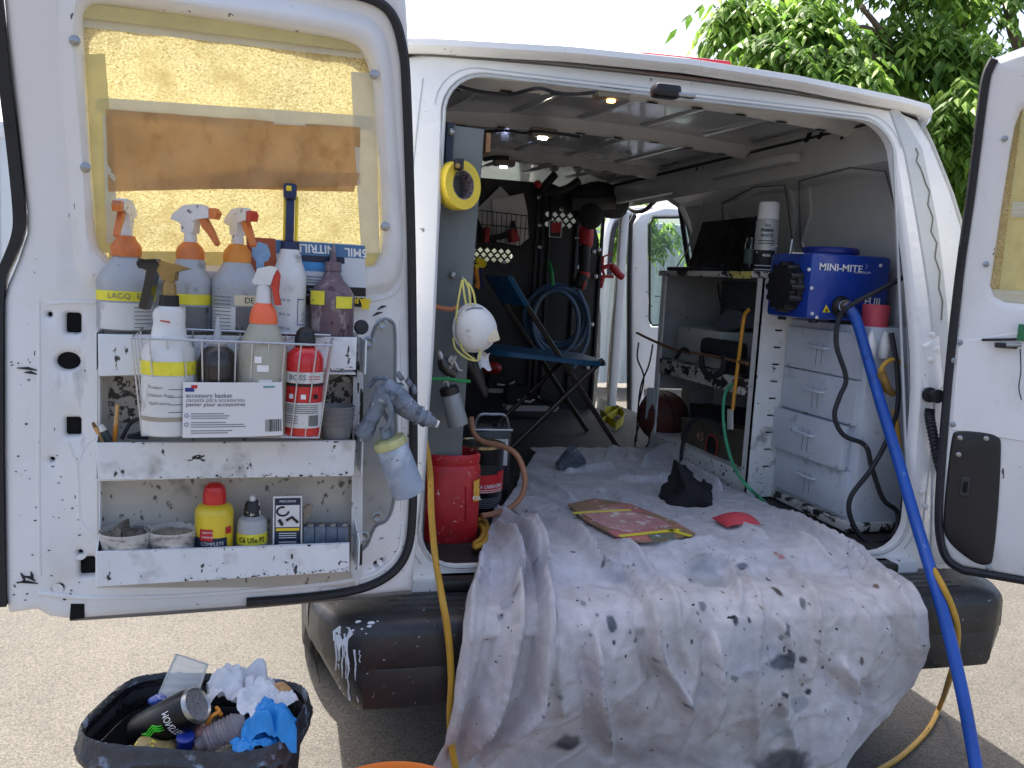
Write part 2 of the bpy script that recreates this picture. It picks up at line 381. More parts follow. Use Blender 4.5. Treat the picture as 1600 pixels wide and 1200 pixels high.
# outer skin: left side, right side (with the side doorway) and roof
bodyx = [(1.0, .95), (.985, 1.25), (.935, 1.55), (.88, 1.78), (.83, 1.93), (.80, 2.0)]
lowx = [(.95, .42), (.985, .58), (1.0, .95)]
def side(sgn, name):
    m = MB(); secs = lowx[:-1]+bodyx
    for ya, yc in (((.0, 5.2),) if sgn < 0 else ((0, 1.86), (3.35, 5.2))):
        m.grid(lambda u, v: (lambda q: Vector((sgn*q[0], (yb(q[1]) if ya == 0 and u == 0 else ya+(yc-ya)*u), q[1])))(
            (lambda k, fr: (secs[k][0]+(secs[min(k+1, len(secs)-1)][0]-secs[k][0])*fr, secs[k][1]+(secs[min(k+1, len(secs)-1)][1]-secs[k][1])*fr))(min(int(v*(len(secs)-1)), len(secs)-2), v*(len(secs)-1)-min(int(v*(len(secs)-1)), len(secs)-2))), 8, 21)
    if sgn > 0:
        for za, zb2 in ((.42, .70), (1.90, 2.0)):
            m.grid(lambda u, v: Vector((1.0 if za < 1 else .845-.045*v, 1.86+1.49*u, za+(zb2-za)*v)), 4, 2)
    return m.build(name, white, VAN)
side(-1, 'side_panel'); side(1, 'side_panel')
rp = [(-.80, 2.0), (-.812, 2.014), (-.815, 2.03), (-.80, 2.045), (-.70, 2.055), (-.35, 2.073), (0, 2.08), (.35, 2.073), (.70, 2.055), (.80, 2.045), (.815, 2.03), (.812, 2.014), (.80, 2.0)]
m = MB(); ys = [.23, .198, .186, .19, .21, .5, 1.5, 3, 5.2]
vs = []
for i, y in enumerate(ys):
    for x, z in rp:
        k = (.036, .034, .022, .006, 0, 0, 0, 0, 0)[i]; f = 1-(.012 if i < 2 else .006 if i == 2 else 0)
        vs.append((x*f, y-.03*(1-(abs(x)/.82)**2)*(i < 5), z-k))
K = len(rp); m.add(vs, [(a*K+j, a*K+j+1, (a+1)*K+j+1, (a+1)*K+j) for a in range(len(ys)-1) for j in range(K-1)])
m.build('roof', white, VAN, smooth=50)
A = Y(995, 90, .25); B = Y(1135, 104, .25)
redl = mat('red_lens', (196, 44, 52), .3, var=.08, clear=.6)
MB().box((A+B)/2+Vector((0, .0, -.002)), ((B-A).x, .06, .024), Matrix.Rotation(math.atan2((A-B).z, (B-A).x), 3, 'Y'), b=.006).build('brake_light', redl, VAN)
# jamb strip on the right corner, sealant line and hinge hardware
jambm = mat('jamb_grey_paint', (188, 192, 194), .45, var=.06)
def RFs(px, py, n=0):
    P = Y(px, py, 0)
    for _ in range(6): P = Y(px, py, yb(P.z)-n)
    return (P.x, P.z)
MB().plate([RFs(*q) for q in ((1388, 172), (1402, 168), (1440, 232), (1462, 340), (1478, 470), (1484, 600), (1480, 880), (1452, 880), (1458, 600), (1452, 480), (1432, 350), (1412, 240))], [], RF, rows=((0, .0), (.003, .006)), back=-.01, cuts=[(1, 1.1+.08*q_) for q_ in range(12)]).build('door_jamb', jambm, VAN)
sq = [(1428, 232), (1432, 240), (1429, 252), (1435, 262), (1440, 275), (1444, 288), (1450, 300), (1447, 320), (1455, 340), (1452, 362), (1461, 380), (1458, 402), (1466, 425), (1464, 450), (1470, 470), (1468, 500)]
MB().tube([RF(*RFs(*q), .008) for q in sq], .0022, 5).build('sealant_bead', mat('sealant', (120, 118, 112), .7), VAN)
MB().plate([RFs(*q) for q in ((1440, 540), (1464, 524), (1470, 600), (1462, 612), (1444, 606))], [], RF, rows=((0, .004), (.003, .012)), back=-.01).build('hinge_plate', white, VAN)
for q in ((1452, 523), (1460, 545), (1450, 562), (1436, 768), (1443, 790), (1440, 838)):
    a = RFs(*q); MB().lathe([(.009, 0), (.009, .006), (.006, .009), (.001, .010)], RF(*a, .008), 12, Vector((0, -1, 0))).build('bolt', white, VAN)
P0 = RF(*RFs(1448, 605), .01); MB().lathe([(.022, 0), (.022, .01), (.014, .012), (.014, .03), (.02, .032), (.02, .04)], P0+Vector((0, 0, -.02)), 16, Vector((0, -1, 0))).build('door_stop', rubber, VAN)
pts = smoothpath([RF(*RFs(*q), .03) for q in ((1442, 636), (1441, 648), (1447, 680), (1454, 715), (1462, 740))], 12)
MB().tube(pts, [.015 if i % 2 else .0125 for i in range(len(pts))], 12).build('wire_conduit', rubber, VAN)
# sill, floor, ceiling and inner walls
MB().box((0, .02, .64), (1.52, .10, .12), b=.012).build('rear_sill', mat('sill_paint', (206, 210, 212), .45, var=.1, spots=[((90, 86, 80), 30, .62, .7), (DK, 14, .70, .72)]), VAN)
MB().box((0, -.005, .685), (1.34, .10, .03), b=.008).build('threshold', blackplas, VAN)
m = MB().box((0, 1.40, .70), (1.76, 2.72, .03))
m.build('cargo_floor', floorm, VAN)
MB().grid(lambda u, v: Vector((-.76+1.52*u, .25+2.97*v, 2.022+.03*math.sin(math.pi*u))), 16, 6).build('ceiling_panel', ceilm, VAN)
def bow(y, wd, zl, name='ceiling_bow', up=.06):
    m = MB(); secs = [(-wd/2-.03, .05), (-wd/2, .045), (-wd/2+.015, .012), (-wd/2+.03, 0), (wd/2-.03, 0), (wd/2-.015, .012), (wd/2, .045), (wd/2+.03, .05)]
    xs = [-.74+1.48*i/24 for i in range(25)]
    vs = []
    for x in xs:
        c = (1-(abs(x)/.74)**2)
        wob = .010*math.sin(x*19)
        for dy, dz in secs: vs.append((x, y+dy+(wob if dz < .03 else 0)*.5+.04*(1-c), zl+dz+.03*c))
    K = len(secs); m.add(vs, [(a*K+j, a*K+j+1, (a+1)*K+j+1, (a+1)*K+j) for a in range(24) for j in range(K-1)])
    o = m.build(name, bowm, VAN)
    for i in range(9):
        x = -.6+.15*i; c = (1-(abs(x)/.74)**2)
        MB().box((x, y-.012+.04*(1-c), zl+.03*c-.001), (.035, .012, .002)).build('slot', hole, o)
    return o
bow(.42, .066, 1.972); bow(1.08, .064, 1.976); bow(1.98, .064, 1.98)
MB().grid(lambda u, v: Vector((-.70+1.40*u, .235+.09*v, 1.985+.02*math.sin(math.pi*u)+.03*v)), 12, 3).build('header_panel', bowm, VAN)
for (ya, yc) in ((.48, 1.0), (1.16, 1.9), (2.06, 2.66)):
    for i in range(5):
        x = -.50+.25*i
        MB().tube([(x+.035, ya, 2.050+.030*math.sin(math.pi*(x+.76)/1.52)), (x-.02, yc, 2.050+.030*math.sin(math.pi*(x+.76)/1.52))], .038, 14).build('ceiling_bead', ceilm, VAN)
wallsec = [(.735, 2.03), (.725, 2.0), (.715, 1.97), (.72, 1.875), (.745, 1.862), (.79, 1.84), (.835, 1.76), (.855, 1.6), (.87, 1.4), (.885, 1.0), (.89, .70)]
def wall(sgn, ya, yc, secs, name):
    m = MB(); K = len(secs); m.add([(sgn*x, (max(ya, yb(z)+.04) if ya < .2 else ya)*(1-i/4)+yc*i/4, z) for i in range(5) for x, z in secs], [(a*K+j, a*K+j+1, (a+1)*K+j+1, (a+1)*K+j) for a in range(4) for j in range(K-1)])
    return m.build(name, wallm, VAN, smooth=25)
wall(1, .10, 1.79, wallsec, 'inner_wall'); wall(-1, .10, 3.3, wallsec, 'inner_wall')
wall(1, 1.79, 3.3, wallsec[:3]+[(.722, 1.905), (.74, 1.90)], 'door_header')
MB().tube([(.733, .26, 2.0), (.73, 2.7, 2.005)], .010, 6).build('rail_seam', rubber, VAN)
def XW(px, py, x=.84): P = X(px, py, x); return (P.y, P.z)
def wx(z):
    for (xa, za), (xb, zc) in zip(wallsec, wallsec[1:]):
        if zc <= z <= za: return xa+(xb-xa)*(za-z)/(za-zc)
    return .735 if z > 2 else .88
def WM(y, z, n=0): return Vector((wx(z)-n, y, z))
def onwall(px, py, n=0):
    x = .80
    for _ in range(14): P = X(px, py, x-n); x = .5*x+.5*wx(P.z)
    return (P.y, P.z)
for loop in (((1250, 283), (1330, 262), (1385, 268), (1402, 330), (1412, 430), (1405, 520), (1290, 520), (1252, 380)),
             ((1130, 318), (1180, 292), (1228, 290), (1240, 380), (1240, 430), (1160, 430), (1130, 400))):
    lp = [onwall(*q) for q in loop]
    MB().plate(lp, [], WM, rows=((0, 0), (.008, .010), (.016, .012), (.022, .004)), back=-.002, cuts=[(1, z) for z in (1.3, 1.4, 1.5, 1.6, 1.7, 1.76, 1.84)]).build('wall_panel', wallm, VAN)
for loop in (((1250, 283), (1330, 262), (1385, 268), (1402, 330), (1412, 430)), ((1250, 283), (1252, 380), (1270, 440)), ((1130, 400), (1130, 318), (1180, 292), (1228, 290), (1240, 380))):
    MB().tube([WM(*onwall(*q), .004) for q in loop], .003, 5).build('panel_seam', mat('seam_shadow', (96, 94, 90), .7), VAN)
for q, s in (((1264, 214), (.03, .04)), ((1283, 212), (.026, .026)), ((1317, 214), (.016, .018)), ((1325, 199), (.016, .016)), ((1090, 264), (.016, .02)), ((1100, 262), (.01, .012)), ((1170, 243), (.012, .012))):
    y, z = onwall(*q); MB().plate(rect(y-s[0]/2, z-s[1]/2, y+s[0]/2, z+s[1]/2, min(s)*.3), [], WM, rows=((0, .003),)).build('access_hole', hole, VAN)
A = X(1245, 248, .70); B = X(1112, 272, .70)
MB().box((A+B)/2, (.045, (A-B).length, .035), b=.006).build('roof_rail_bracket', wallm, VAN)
MB().tube([X(1110, 285, .74), X(1095, 330, .78), X(1072, 395, .80), X(1050, 428, .82)], .004, 6).build('antenna_wire', mat('grey_wire', (170, 170, 165), .5), VAN)
# wheel, bumper
tyre = mat('tyre_rubber', (40, 39, 38), .85, var=.2, vs=20, bump=.3, bs=60)
o = MB().lathe([(.20, -.11), (.33, -.12), (.365, -.10), (.372, -.04), (.372, .04), (.365, .10), (.33, .12), (.20, .11)], (-.84, 1.2, .372), 40, Vector((1, 0, 0))).build('tyre', tyre, VAN)
MB().lathe([(.02, -.06), (.12, -.05), (.19, -.09), (.205, -.10), (.205, .1)], (-.84, 1.2, .372), 32, Vector((1, 0, 0))).build('rim', steel, o)
o = MB().lathe([(.20, -.11), (.33, -.12), (.365, -.10), (.372, -.04), (.372, .04), (.365, .10), (.33, .12), (.20, .11)], (.84, 1.2, .372), 40, Vector((1, 0, 0))).build('tyre', tyre, VAN)
MB().box((0, 2.6, .50), (1.7, 4.6, .22), b=.02).build('chassis', rubber, VAN)
# bumper: swept section, ends wrapped round the corners
bsec = [(.02, .664), (-.10, .666), (-.178, .664), (-.196, .657), (-.208, .645), (-.213, .628), (-.215, .56), (-.212, .553), (-.214, .545), (-.213, .475), (-.206, .456), (-.19, .446), (-.06, .446), (.02, .46)]
m = MB(); path = []
for i in range(61):
    u = -1+2*i/60; a = abs(u)
    path.append(u)
vs = []
for u in path:
    a = abs(u); sg = 1 if u > 0 else -1
    k = max(0, (a-.86)/.14)
    for y, z in bsec:
        yy = y; x = sg*min(a, .86)/.86*.86
        if k:
            th = k*math.pi/2*.94; R0 = -y-.02+.06 if y < -.02 else .06
            R0 = max(.02, -y+.0); x = sg*(.80+.06*(1)+(R0*.62)*math.sin(th)-.10*k*max(0, .56-z)/.12); yy = -R0*math.cos(th)+(.10*k*k)
            z = .553+(z-.553)*(1-.10*k*k)
        vs.append((x, yy, z))
K = len(bsec); m.add(vs, [(a*K+j, a*K+(j+1) % K, (a+1)*K+(j+1) % K, (a+1)*K+j) for a in range(60) for j in range(K)]+[tuple(range(K)), tuple(range(60*K, 61*K))])
bmp = m.build('bumper', bumperm, VAN)
for i in range(4):
    MB().box((0, -.045-.033*i, .665), (1.60, .012, .005), b=.002).build('step_ridge', bumperm, bmp)
drip = mat('white_drip', (216, 222, 230), .4, var=.05)
rr = random.Random(3)
from mathutils.bvhtree import BVHTree
BT = BVHTree.FromPolygons(m.v, m.f)
def onbump(px, py, off=.0):
    d = ray(px, py); h_ = BT.ray_cast(CAM, d)
    return h_[0]-d*off if h_[0] else None
MB().prism([onbump(*q, -.0003) for q in ((520, 986), (530, 978), (546, 980), (552, 990), (545, 998), (540, 1012), (534, 1004), (530, 1022), (526, 1006), (521, 1000))], Vector((-.0005, -.0025, .0005))).build('paint_pool', drip, bmp)
for i, (px, y0, y1) in enumerate(((524, 985, 1085), (528, 992, 1100), (533, 1000, 1108), (537, 990, 1060), (541, 1000, 1105), (553, 1015, 1118), (560, 1016, 1035), (530, 985, 1010))):
    pts = [onbump(px+rr.uniform(-1.5, 1.5)+(py-985)*.05, py) for py in [y0+(y1-y0)*j/9 for j in range(10)]]; pts = [q for q in pts if q]
    bw_ = rr.uniform(.0012, .0030); MB().tube(pts, [bw_*(1.6 if j == 0 else 1.25 if j == len(pts)-1 else rr.uniform(.75, 1.15)) for j, _ in enumerate(pts)], 6).build('paint_drip', drip, bmp)
for q, sz in (((560, 972), .005), ((580, 974), .006), ((577, 979), .004), ((566, 983), .0025), ((590, 971), .002), ((552, 985), .003), ((572, 990), .0015)):
    P = onbump(*q)
    if P: MB().ball(P, sz, (1.5, .4, .9), 10).build('paint_blob', drip, bmp)
# ---- partition with diamond mesh, cab behind it
BY = 2.70
def pane_diamonds(x0, z0, nx, nz, d):
    o = []
    for j in range(nz):
        for i in range(nx):
            cx = x0+d*i+(d/2 if j % 2 else 0); cz = z0+j*d*.62; o.append([(cx-d*.42, cz), (cx, cz-d*.40), (cx+d*.42, cz), (cx, cz+d*.40)])
    return o
BM_ = lambda x, z, n=0: Vector((x, BY-n, z))
A = Y(742, 404, BY); dm = pane_diamonds(A.x-.09, A.z+.0, 8, 3, .040)+pane_diamonds(Y(855, 350, BY).x, Y(855, 350, BY).z, 4, 3, .045)
MB().plate([(-.86, .715), (.715, .715), (.73, 1.2), (.70, 1.7), (.62, 1.93), (.40, 2.0), (-.6, 2.0), (-.84, 1.8)], dm, BM_, rows=((0, 0),), back=-.012).build('partition', bulk, VAN, smooth=0)
for px in (842, 851, 862, 905, 945): 
    a = Y(px, 300, BY-.01); MB().box((a.x, BY-.012, 1.35), (.018, .022, 1.2), b=.004).build('partition_rib', bulk, VAN)
for q in ((842, 308), (877, 327), (893, 310), (843, 352), (843, 386), (787, 410), (902, 417), (931, 432), (928, 393), (936, 390), (925, 507), (918, 575)):
    MB().lathe([(.012, 0), (.012, .006), (.004, .009)], Y(*q, BY-.02), 10, Vector((0, -1, 0))).build('bolt', steel, VAN)
# cab front and windscreen
MB().plate([(-.98, .5), (.98, .5), (.95, 1.4), (.8, 2.0), (-.8, 2.0), (-.95, 1.4)], [rect(-.78, 1.30, .78, 1.86, .08)], lambda x, z, n=0: Vector((x, 5.2-.5*max(0, z-1.2)-n, z)), rows=((0, 0),), back=-.05, cuts=[(1, 1.2)]).build('cab_front', white, VAN)
MB().grid(lambda u, v: Vector((-.78+1.56*u, 5.2-.5*(.1+.56*v)+.03, 1.30+.56*v)), 2, 2).build('windscreen', glassm, VAN)
# ---- dome lights, wiring, latch in the ceiling
for (px, py, z, c, e, nm) in ((955, 154, 1.962, (255, 176, 90), 5, 0), (848, 213, 1.968, (255, 250, 225), 14, 1), (787, 259, 1.972, (190, 200, 255), 14, 2)):
    P = Z(px, py, z); o = MB().box(P+Vector((0, 0, .012)), (.10, .05, .03), b=.008).build('dome_light', mat('dome_housing', (120, 112, 100), .4), VAN)
    MB().box(P+Vector((0, 0, -.006)), (.022 if nm == 0 else .034, .02, .010), b=.004).build('lens', mat('dome_lens_%d' % nm, c, .3, var=0, emit=e), o)
MB().tube(smoothpath([Z(*q, 1.955) for q in ((712, 133), (735, 140), (770, 146), (800, 147), (840, 138), (870, 145), (900, 147), (930, 144))]), .005, 6).build('wiring_harness', rubber, VAN)
MB().tube(smoothpath([Z(*q, 1.965) for q in ((755, 206), (790, 204), (820, 208), (836, 205), (880, 210), (905, 214))]), .005, 6).build('wiring_harness', rubber, VAN)
MB().tube(smoothpath([Z(*q, 1.97) for q in ((757, 249), (775, 246), (795, 247))]), .010, 6).build('wiring_harness', rubber, VAN)
P = Z(1040, 143, 1.955); MB().box(P, (.075, .05, .035), b=.012).build('door_latch', blackplas, VAN); MB().box(P+Vector((.05, -.015, -.008)), (.05, .025, .012), b=.004).build('latch_arm', steel, VAN)
# ---- side doorway: open side door, pillars, loose weatherstrip
def SDm(x, z, n=0): return Vector((x, 3.05-n, z))
so_ = [(Y(*q, 3.05).x, Y(*q, 3.05).z) for q in ((985, 690), (985, 420), (988, 350), (1000, 333), (1040, 322), (1130, 330), (1150, 360), (1160, 612), (1008, 608), (1006, 690))]
hw_ = [(Y(*q, 3.05).x, Y(*q, 3.05).z) for q in ((1014, 500), (1014, 352), (1020, 340), (1090, 340), (1098, 350), (1100, 500), (1096, 508), (1018, 508))]
sdoor = MB().plate(so_, [hw_], SDm, rows=((0, -.02), (.01, 0), (.02, .006)), hrows=((0, -.02), (.008, 0), (.014, .006)), back=-.05).build('side_door', white, VAN)
MB().plate(hw_, [], SDm, rows=((0, -.012),)).build('window_pane', glassm, sdoor)
MB().tube([Vector((a, 3.04, b)) for a, b in hw_], .007, 6, closed=True).build('window_seal', rubber, sdoor)
MB().tube([Y(*q, 3.0) for q in ((983, 695), (983, 430), (985, 350), (992, 336))], .016, 6).build('weatherstrip', rubber, sdoor)
for x0, w_ in ((1062, .10),):
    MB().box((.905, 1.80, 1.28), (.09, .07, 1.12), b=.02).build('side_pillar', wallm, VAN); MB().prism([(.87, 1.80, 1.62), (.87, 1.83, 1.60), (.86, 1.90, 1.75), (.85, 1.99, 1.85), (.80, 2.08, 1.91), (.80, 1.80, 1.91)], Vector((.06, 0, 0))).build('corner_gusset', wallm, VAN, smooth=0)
MB().box((.86, 2.74, 1.3), (.05, .05, 1.16), b=.01).build('side_pillar', white, VAN)
MB().tube(smoothpath([X(*q, .86) for q in ((965, 303), (978, 320), (992, 330), (1008, 328), (1025, 312), (1042, 302), (1055, 305), (1062, 322), (1068, 360), (1074, 400), (1080, 430))]), .013, 8).build('loose_weatherstrip', rubber, VAN)
# front passenger door, its window frame seen beyond
o = MB().tube(smoothpath([Y(*q, 4.3) for q in ((946, 430), (948, 380), (956, 345), (972, 334), (1000, 331), (1060, 330))]), .045, 8).build('front_door_frame', white, VAN)
MB().tube(smoothpath([Y(*q, 4.24) for q in ((952, 430), (955, 385), (962, 352), (976, 342), (1000, 339), (1060, 338))]), .02, 6).build('window_seal', rubber, o)

MB().tube([RF(x, z, .001) for x, z in opn], .0045, 6, closed=True).build('pinch_weld', jambm, VAN)
op2 = [(x*1.035, 1.35+(z-1.35)*1.028) for x, z in opn]
MB().tube([RF(x, z, -.001) for x, z in op2 if z > .72], .003, 5).build('weld_seam', jambm, VAN)
MB().tube([RF(-.78+1.56*i/20, 2.012+.022*(1-(2*i/20-1)**2), .001) for i in range(21)], .0028, 5).build('roof_seam', mat('seam_shadow', (96, 94, 90), .7), VAN)
for sx in (-1, 1): MB().tube([RF(sx*(edge(z)+.065), z, .001) for z in [.75+.1*i for i in range(13)]], .0022, 5).build('pillar_crease', jambm, VAN)
# ================================================================== left rear door
tape = mat('masking_tape', (222, 218, 198), .55, var=.06, vs=30, trans=.25, bump=.05, bs=40)
tapeY = mat('masking_tape_yellow', (218, 208, 150), .5, var=.1, vs=14, trans=.25, bump=.06, bs=30)
def paper(name, col, tr, sp):
    return mat(name, col, .8, var=.14, vs=10, spots=sp, trans=tr, bump=.12, bs=60)
paper1 = paper('masking_paper', (198, 172, 122), .36, [((226, 206, 160), 300, .44, .62, (.7, 1, 1.1), 4), ((160, 132, 84), 260, .52, .66, (.7, 1, 1.1), 4), ((176, 150, 100), 14, .5, .75, (1, 1, 1), 4)])
paper2 = paper('brown_paper', (198, 160, 112), .24, [((164, 124, 80), 22, .52, .8, (1, 1, .6), 6)])
oloop = [(626, -18), (634, -10), (637, 40), (640, 110), (646, 300), (650, 500), (652, 700), (650, 850), (645, 923), (400, 946), (110, 967), (78, 963), (58, 952), (14, 958), (9, 930), (6, 700), (6, 470), (12, 445), (28, 408), (42, 365), (42, 330), (30, 220), (12, 60), (3, -40), (30, -100), (250, -70), (500, -34)]
osz = [DLsz(*q) for q in oloop]
wpx = [(128, 40), (134, 14), (155, 3), (220, 10), (300, 22), (440, 45), (530, 60), (565, 76), (582, 110), (590, 200), (597, 300), (599, 380), (590, 405), (566, 416), (400, 414), (200, 410), (165, 396), (150, 370), (140, 250), (132, 120)]
wsz = rloop([DLsz(*q, .02) for q in wpx], 3)
def hr(x0, y0, x1, y1, r=3): a = DLsz(x0, y1); b = DLsz(x1, y0); return rect(min(a[0], b[0]), a[1], max(a[0], b[0]), b[1], r*.0014)
def he(cx, cy, rx, ry, k=16): return [DLsz(cx+rx*math.cos(2*math.pi*i/k), cy+ry*math.sin(2*math.pi*i/k)) for i in range(k)]
holes = [wsz, hr(104, 490, 126, 519), he(107, 564, 18, 13), hr(104, 652, 126, 679), hr(126, 869, 148, 898), he(78, 491, 3, 3), he(82, 717, 3, 2.5), he(95, 915, 3.5, 3), he(90, 918, 2, 2), he(126, 862, 3, 3),
         he(377, 21, 3.4, 3.6), he(527, 43, 3, 3), he(587, 880, 3, 3), he(596, 874, 2, 2)]
dcuts = [(1, z) for z in (1.4, 1.48, 1.56, 1.64, 1.72, 1.8, 1.88, 1.96, 2.04)]
LD = MB().plate(osz, holes, DLm, rows=((0, -.004), (.003, .004), (.010, .010), (.020, .012)), hrows=((0, -.03), (.002, .004), (.006, .010), (.010, .012)), back=-.035, cuts=dcuts).build('rear_door', doorwhite, VAN)
MB().plate(osz, [wsz], DLm, rows=((0, -.05),), back=-.036, cuts=dcuts).build('outer_skin', white, LD)
for hx in holes[1:]:
    a0, a1 = min(q[0] for q in hx)-.006, max(q[0] for q in hx)+.006; b0_, b1_ = min(q[1] for q in hx)-.006, max(q[1] for q in hx)+.006
    MB().plate(rect(a0, b0_, a1, b1_), [], DLm, rows=((0, -.012),)).build('cavity_shade', hole, LD)  # black sheet behind each hole paints the shade inside the door
# soft raised surround of the window
sur = rloop([DLsz(*q, .02) for q in ((88, 60), (98, -20), (150, -40), (300, -20), (540, 14), (596, 42), (614, 100), (622, 210), (630, 320), (632, 400), (618, 448), (570, 462), (380, 458), (180, 452), (128, 440), (112, 380), (104, 250), (92, 130))], 4)
MB().plate(sur, [wsz], DLm, rows=((0, .012), (.008, .016), (.018, .024), (.028, .027)), hrows=((0, -.012), (.002, .004), (.006, .018), (.014, .026)), cuts=dcuts).build('window_surround', doorwhite, LD)
def strip3(pts, n0, r, flat=.6):
    m = MB(); P = smoothpath([DL(*q, n0) for q in pts], 5); m.tube(P, r, 8); return m
strip3([(500, -18), (560, -8), (598, 8), (618, 34), (629, 75), (634, 120), (639, 250), (643, 400), (645, 560), (646, 720), (644, 810), (637, 858), (618, 890), (585, 912), (540, 925), (470, 934), (385, 941)], .016, .0105).build('weatherstrip', rubber, LD)
m = MB(); lp = [(3, -30), (10, 40), (20, 130), (32, 230), (41, 325), (40, 365), (27, 402), (12, 440), (8, 500), (8, 700), (10, 850), (13, 948)]
P = smoothpath([DL(*q, .016) for q in lp], 4); vs = []
for p in P: vs += [p-DLT*-.004, p+DLT*.024, p+DLT*.024-DLN*.03, p-DLT*-.004-DLN*.03]
# flat rubber edge on the closing side
m.add(vs, [(4*i+a, 4*i+(a+1) % 4, 4*i+4+(a+1) % 4, 4*i+4+a) for i in range(len(P)-1) for a in range(4)])
m.build('weatherstrip', rubber, LD, smooth=0)
MB().plate([DLsz(*q, .0) for q in ((112, 940), (133, 940), (133, 962), (110, 965))], [], DLm, rows=((0, .014),), back=-.01).build('latch_pocket', hole, LD)
for q in ((117, 64), (601, 354), (584, 117), (134, 262)):
    P = DL(*q, .026); MB().lathe([(.010, 0), (.010, .004), (.006, .006), (.006, .009), (.001, .010)], P, 12, DLN).build('screw', steel, LD)
# hinge-side recess with rivets (speaker pocket)
rec = [DLsz(*q) for q in ((572, 540), (582, 510), (596, 496), (612, 500), (618, 520), (618, 600), (620, 700), (616, 780), (604, 812), (586, 822), (574, 850), (556, 862), (548, 840), (550, 560))]
MB().plate(rloop(rec, 3), [], DLm, rows=((0, .0135), (.004, .018), (.008, .013), (.014, .0128)), hrows=None, back=.012).build('hinge_recess', mat('bare_recess_grey', (150, 154, 156), .4, .35, var=.12, vs=9, spots=[((60, 64, 70), 18, .62, .8)]), LD)
for q in ((597, 507), (577, 535), (589, 808), (568, 838)):
    P = DL(*q, .013); MB().lathe([(.014, 0), (.014, .002), (.009, .003), (.008, .006), (.004, .004), (.001, .004)], P, 16, DLN).build('rivet', galv, LD)
MB().lathe([(.014, 0), (.016, .004), (.012, .010), (.001, .011)], DL(564, 511, .10), 16, DLN).build('rubber_plug', rubber, LD)
# window: glass, masking paper, tape
MB().plate(wsz, [], DLm, rows=((0, -.032),), cuts=dcuts).build('window_pane', glassm, LD)
rw = random.Random(5)
def sheet(pxs, n, name, mm, wr=.004, seed=0, tm=None, nu=44):
    """paper patch bounded by a pixel quad (tl,tr,br,bl), gently creased"""
    a, b, c, d = [DLsz(*q, n) for q in pxs]
    def fn(u, v):
        top = Vector(a)*(1-u)+Vector(b)*u; bot = Vector(d)*(1-u)+Vector(c)*u; q = top*(1-v)+bot*v
        h = wr*(noise.noise(Vector((q.x*9+seed, q.y*9, seed)))+1.3*abs(noise.noise(Vector((q.x*6+q.y*4, seed, q.y*3))))+.9*abs(noise.noise(Vector((q.x*13-q.y*9, seed+4, q.y*5)))))
        return DLm(q.x, q.y, n+h)
    return MB().grid(fn, nu, 24).build(name, mm, LD, smooth=40)
sheet(((126, 0), (600, 60), (606, 425), (130, 425)), -.020, 'masking_paper', paper1, .008, 1)
sheet(((166, 172), (562, 200), (563, 290), (170, 300)), -.004, 'brown_paper', paper2, .012, 2)
sheet(((170, 290), (402, 262), (560, 272), (552, 300)), -.008, 'brown_paper', paper2, .010, 3)
sheet(((150, 152), (585, 182), (580, 204), (150, 176)), -.004, 'tape_strip', tape, .001, 4)
sheet(((168, 170), (372, 186), (368, 199), (168, 178)), -.002, 'tape_strip', tape, .001, 5)
sheet(((128, 26), (566, 82), (570, 92), (128, 42)), -.004, 'tape_strip', tape, .001, 6)
sheet(((126, 4), (570, 62), (572, 82), (126, 27)), .004, 'tape_strip', tapeY, .001, 7)
sheet(((133, 85), (164, 84), (188, 395), (152, 395)), -.003, 'tape_strip', tapeY, .002, 8)
sheet(((548, 112), (586, 116), (594, 400), (565, 400)), -.003, 'tape_strip', tape, .002, 9)
sheet(((170, 392), (595, 396), (595, 418), (170, 414)), -.002, 'tape_strip', tapeY, .002, 10)
sheet(((160, 178), (176, 180), (184, 380), (166, 380)), .001, 'tape_strip', tape, .001, 11)
for (x0, y0, x1, y1) in ((26, 575, 60, 579), (38, 582, 58, 585), (25, 910, 60, 912), (36, 900, 56, 908), (32, 895, 40, 910), (48, 893, 52, 908), (590, 484, 604, 478), (582, 494, 598, 488)):
    MB().tube([DL(x0, y0, .0135), DL((x0+x1)/2, (y0+y1)/2-1.5, .0135), DL(x1, y1, .0135)], [.0008, .0032, .0008], 5).build('paint_scrape', rubber, LD)
# ================================================================== right rear door
rl = [(1548, 92), (1536, 118), (1528, 170), (1512, 300), (1494, 430), (1480, 560), (1468, 700), (1462, 800), (1466, 850), (1478, 876), (1500, 890)]
rsz = [DRsz(*q) for q in rl]
zb = rsz[-1][1]; zt = rsz[0][1]
rsz = rsz+[(.45, zb-.004), (.80, zb-.004), (.83, 1.4), (.80, zt+.03), (.20, zt+.04), (.06, zt+.03)]
rw_ = [DRsz(*q, .02) for q in ((1598, 170), (1588, 195), (1580, 240), (1566, 330), (1553, 420), (1549, 445), (1556, 462), (1570, 470))]
zw0 = rw_[-1][1]; zw1 = rw_[0][1]
rwin = rw_+[(.40, zw0-.02), (.66, zw0-.02), (.70, zw0+.06), (.66, zw1+.04), (.30, zw1+.06), (.14, zw1+.03)]
RD = MB().plate(rsz, [rwin], DRm, rows=((0, -.004), (.012, .004), (.018, .012), (.024, .016)), hrows=((0, -.03), (.004, .004), (.012, .012), (.022, .016)), back=-.045, cuts=dcuts).build('rear_door', doorwhite, VAN)
pts = smoothpath([DR(*q, .012) for q in rl], 4)+[DRm(.40, zb+.006, .012), DRm(.72, zb+.006, .012)]
MB().tube([p+DRT*.008 for p in pts], .0115, 8).build('weatherstrip', rubber, RD)
MB().plate(rwin, [], DRm, rows=((0, -.03),), cuts=dcuts).build('window_pane', glassm, RD)
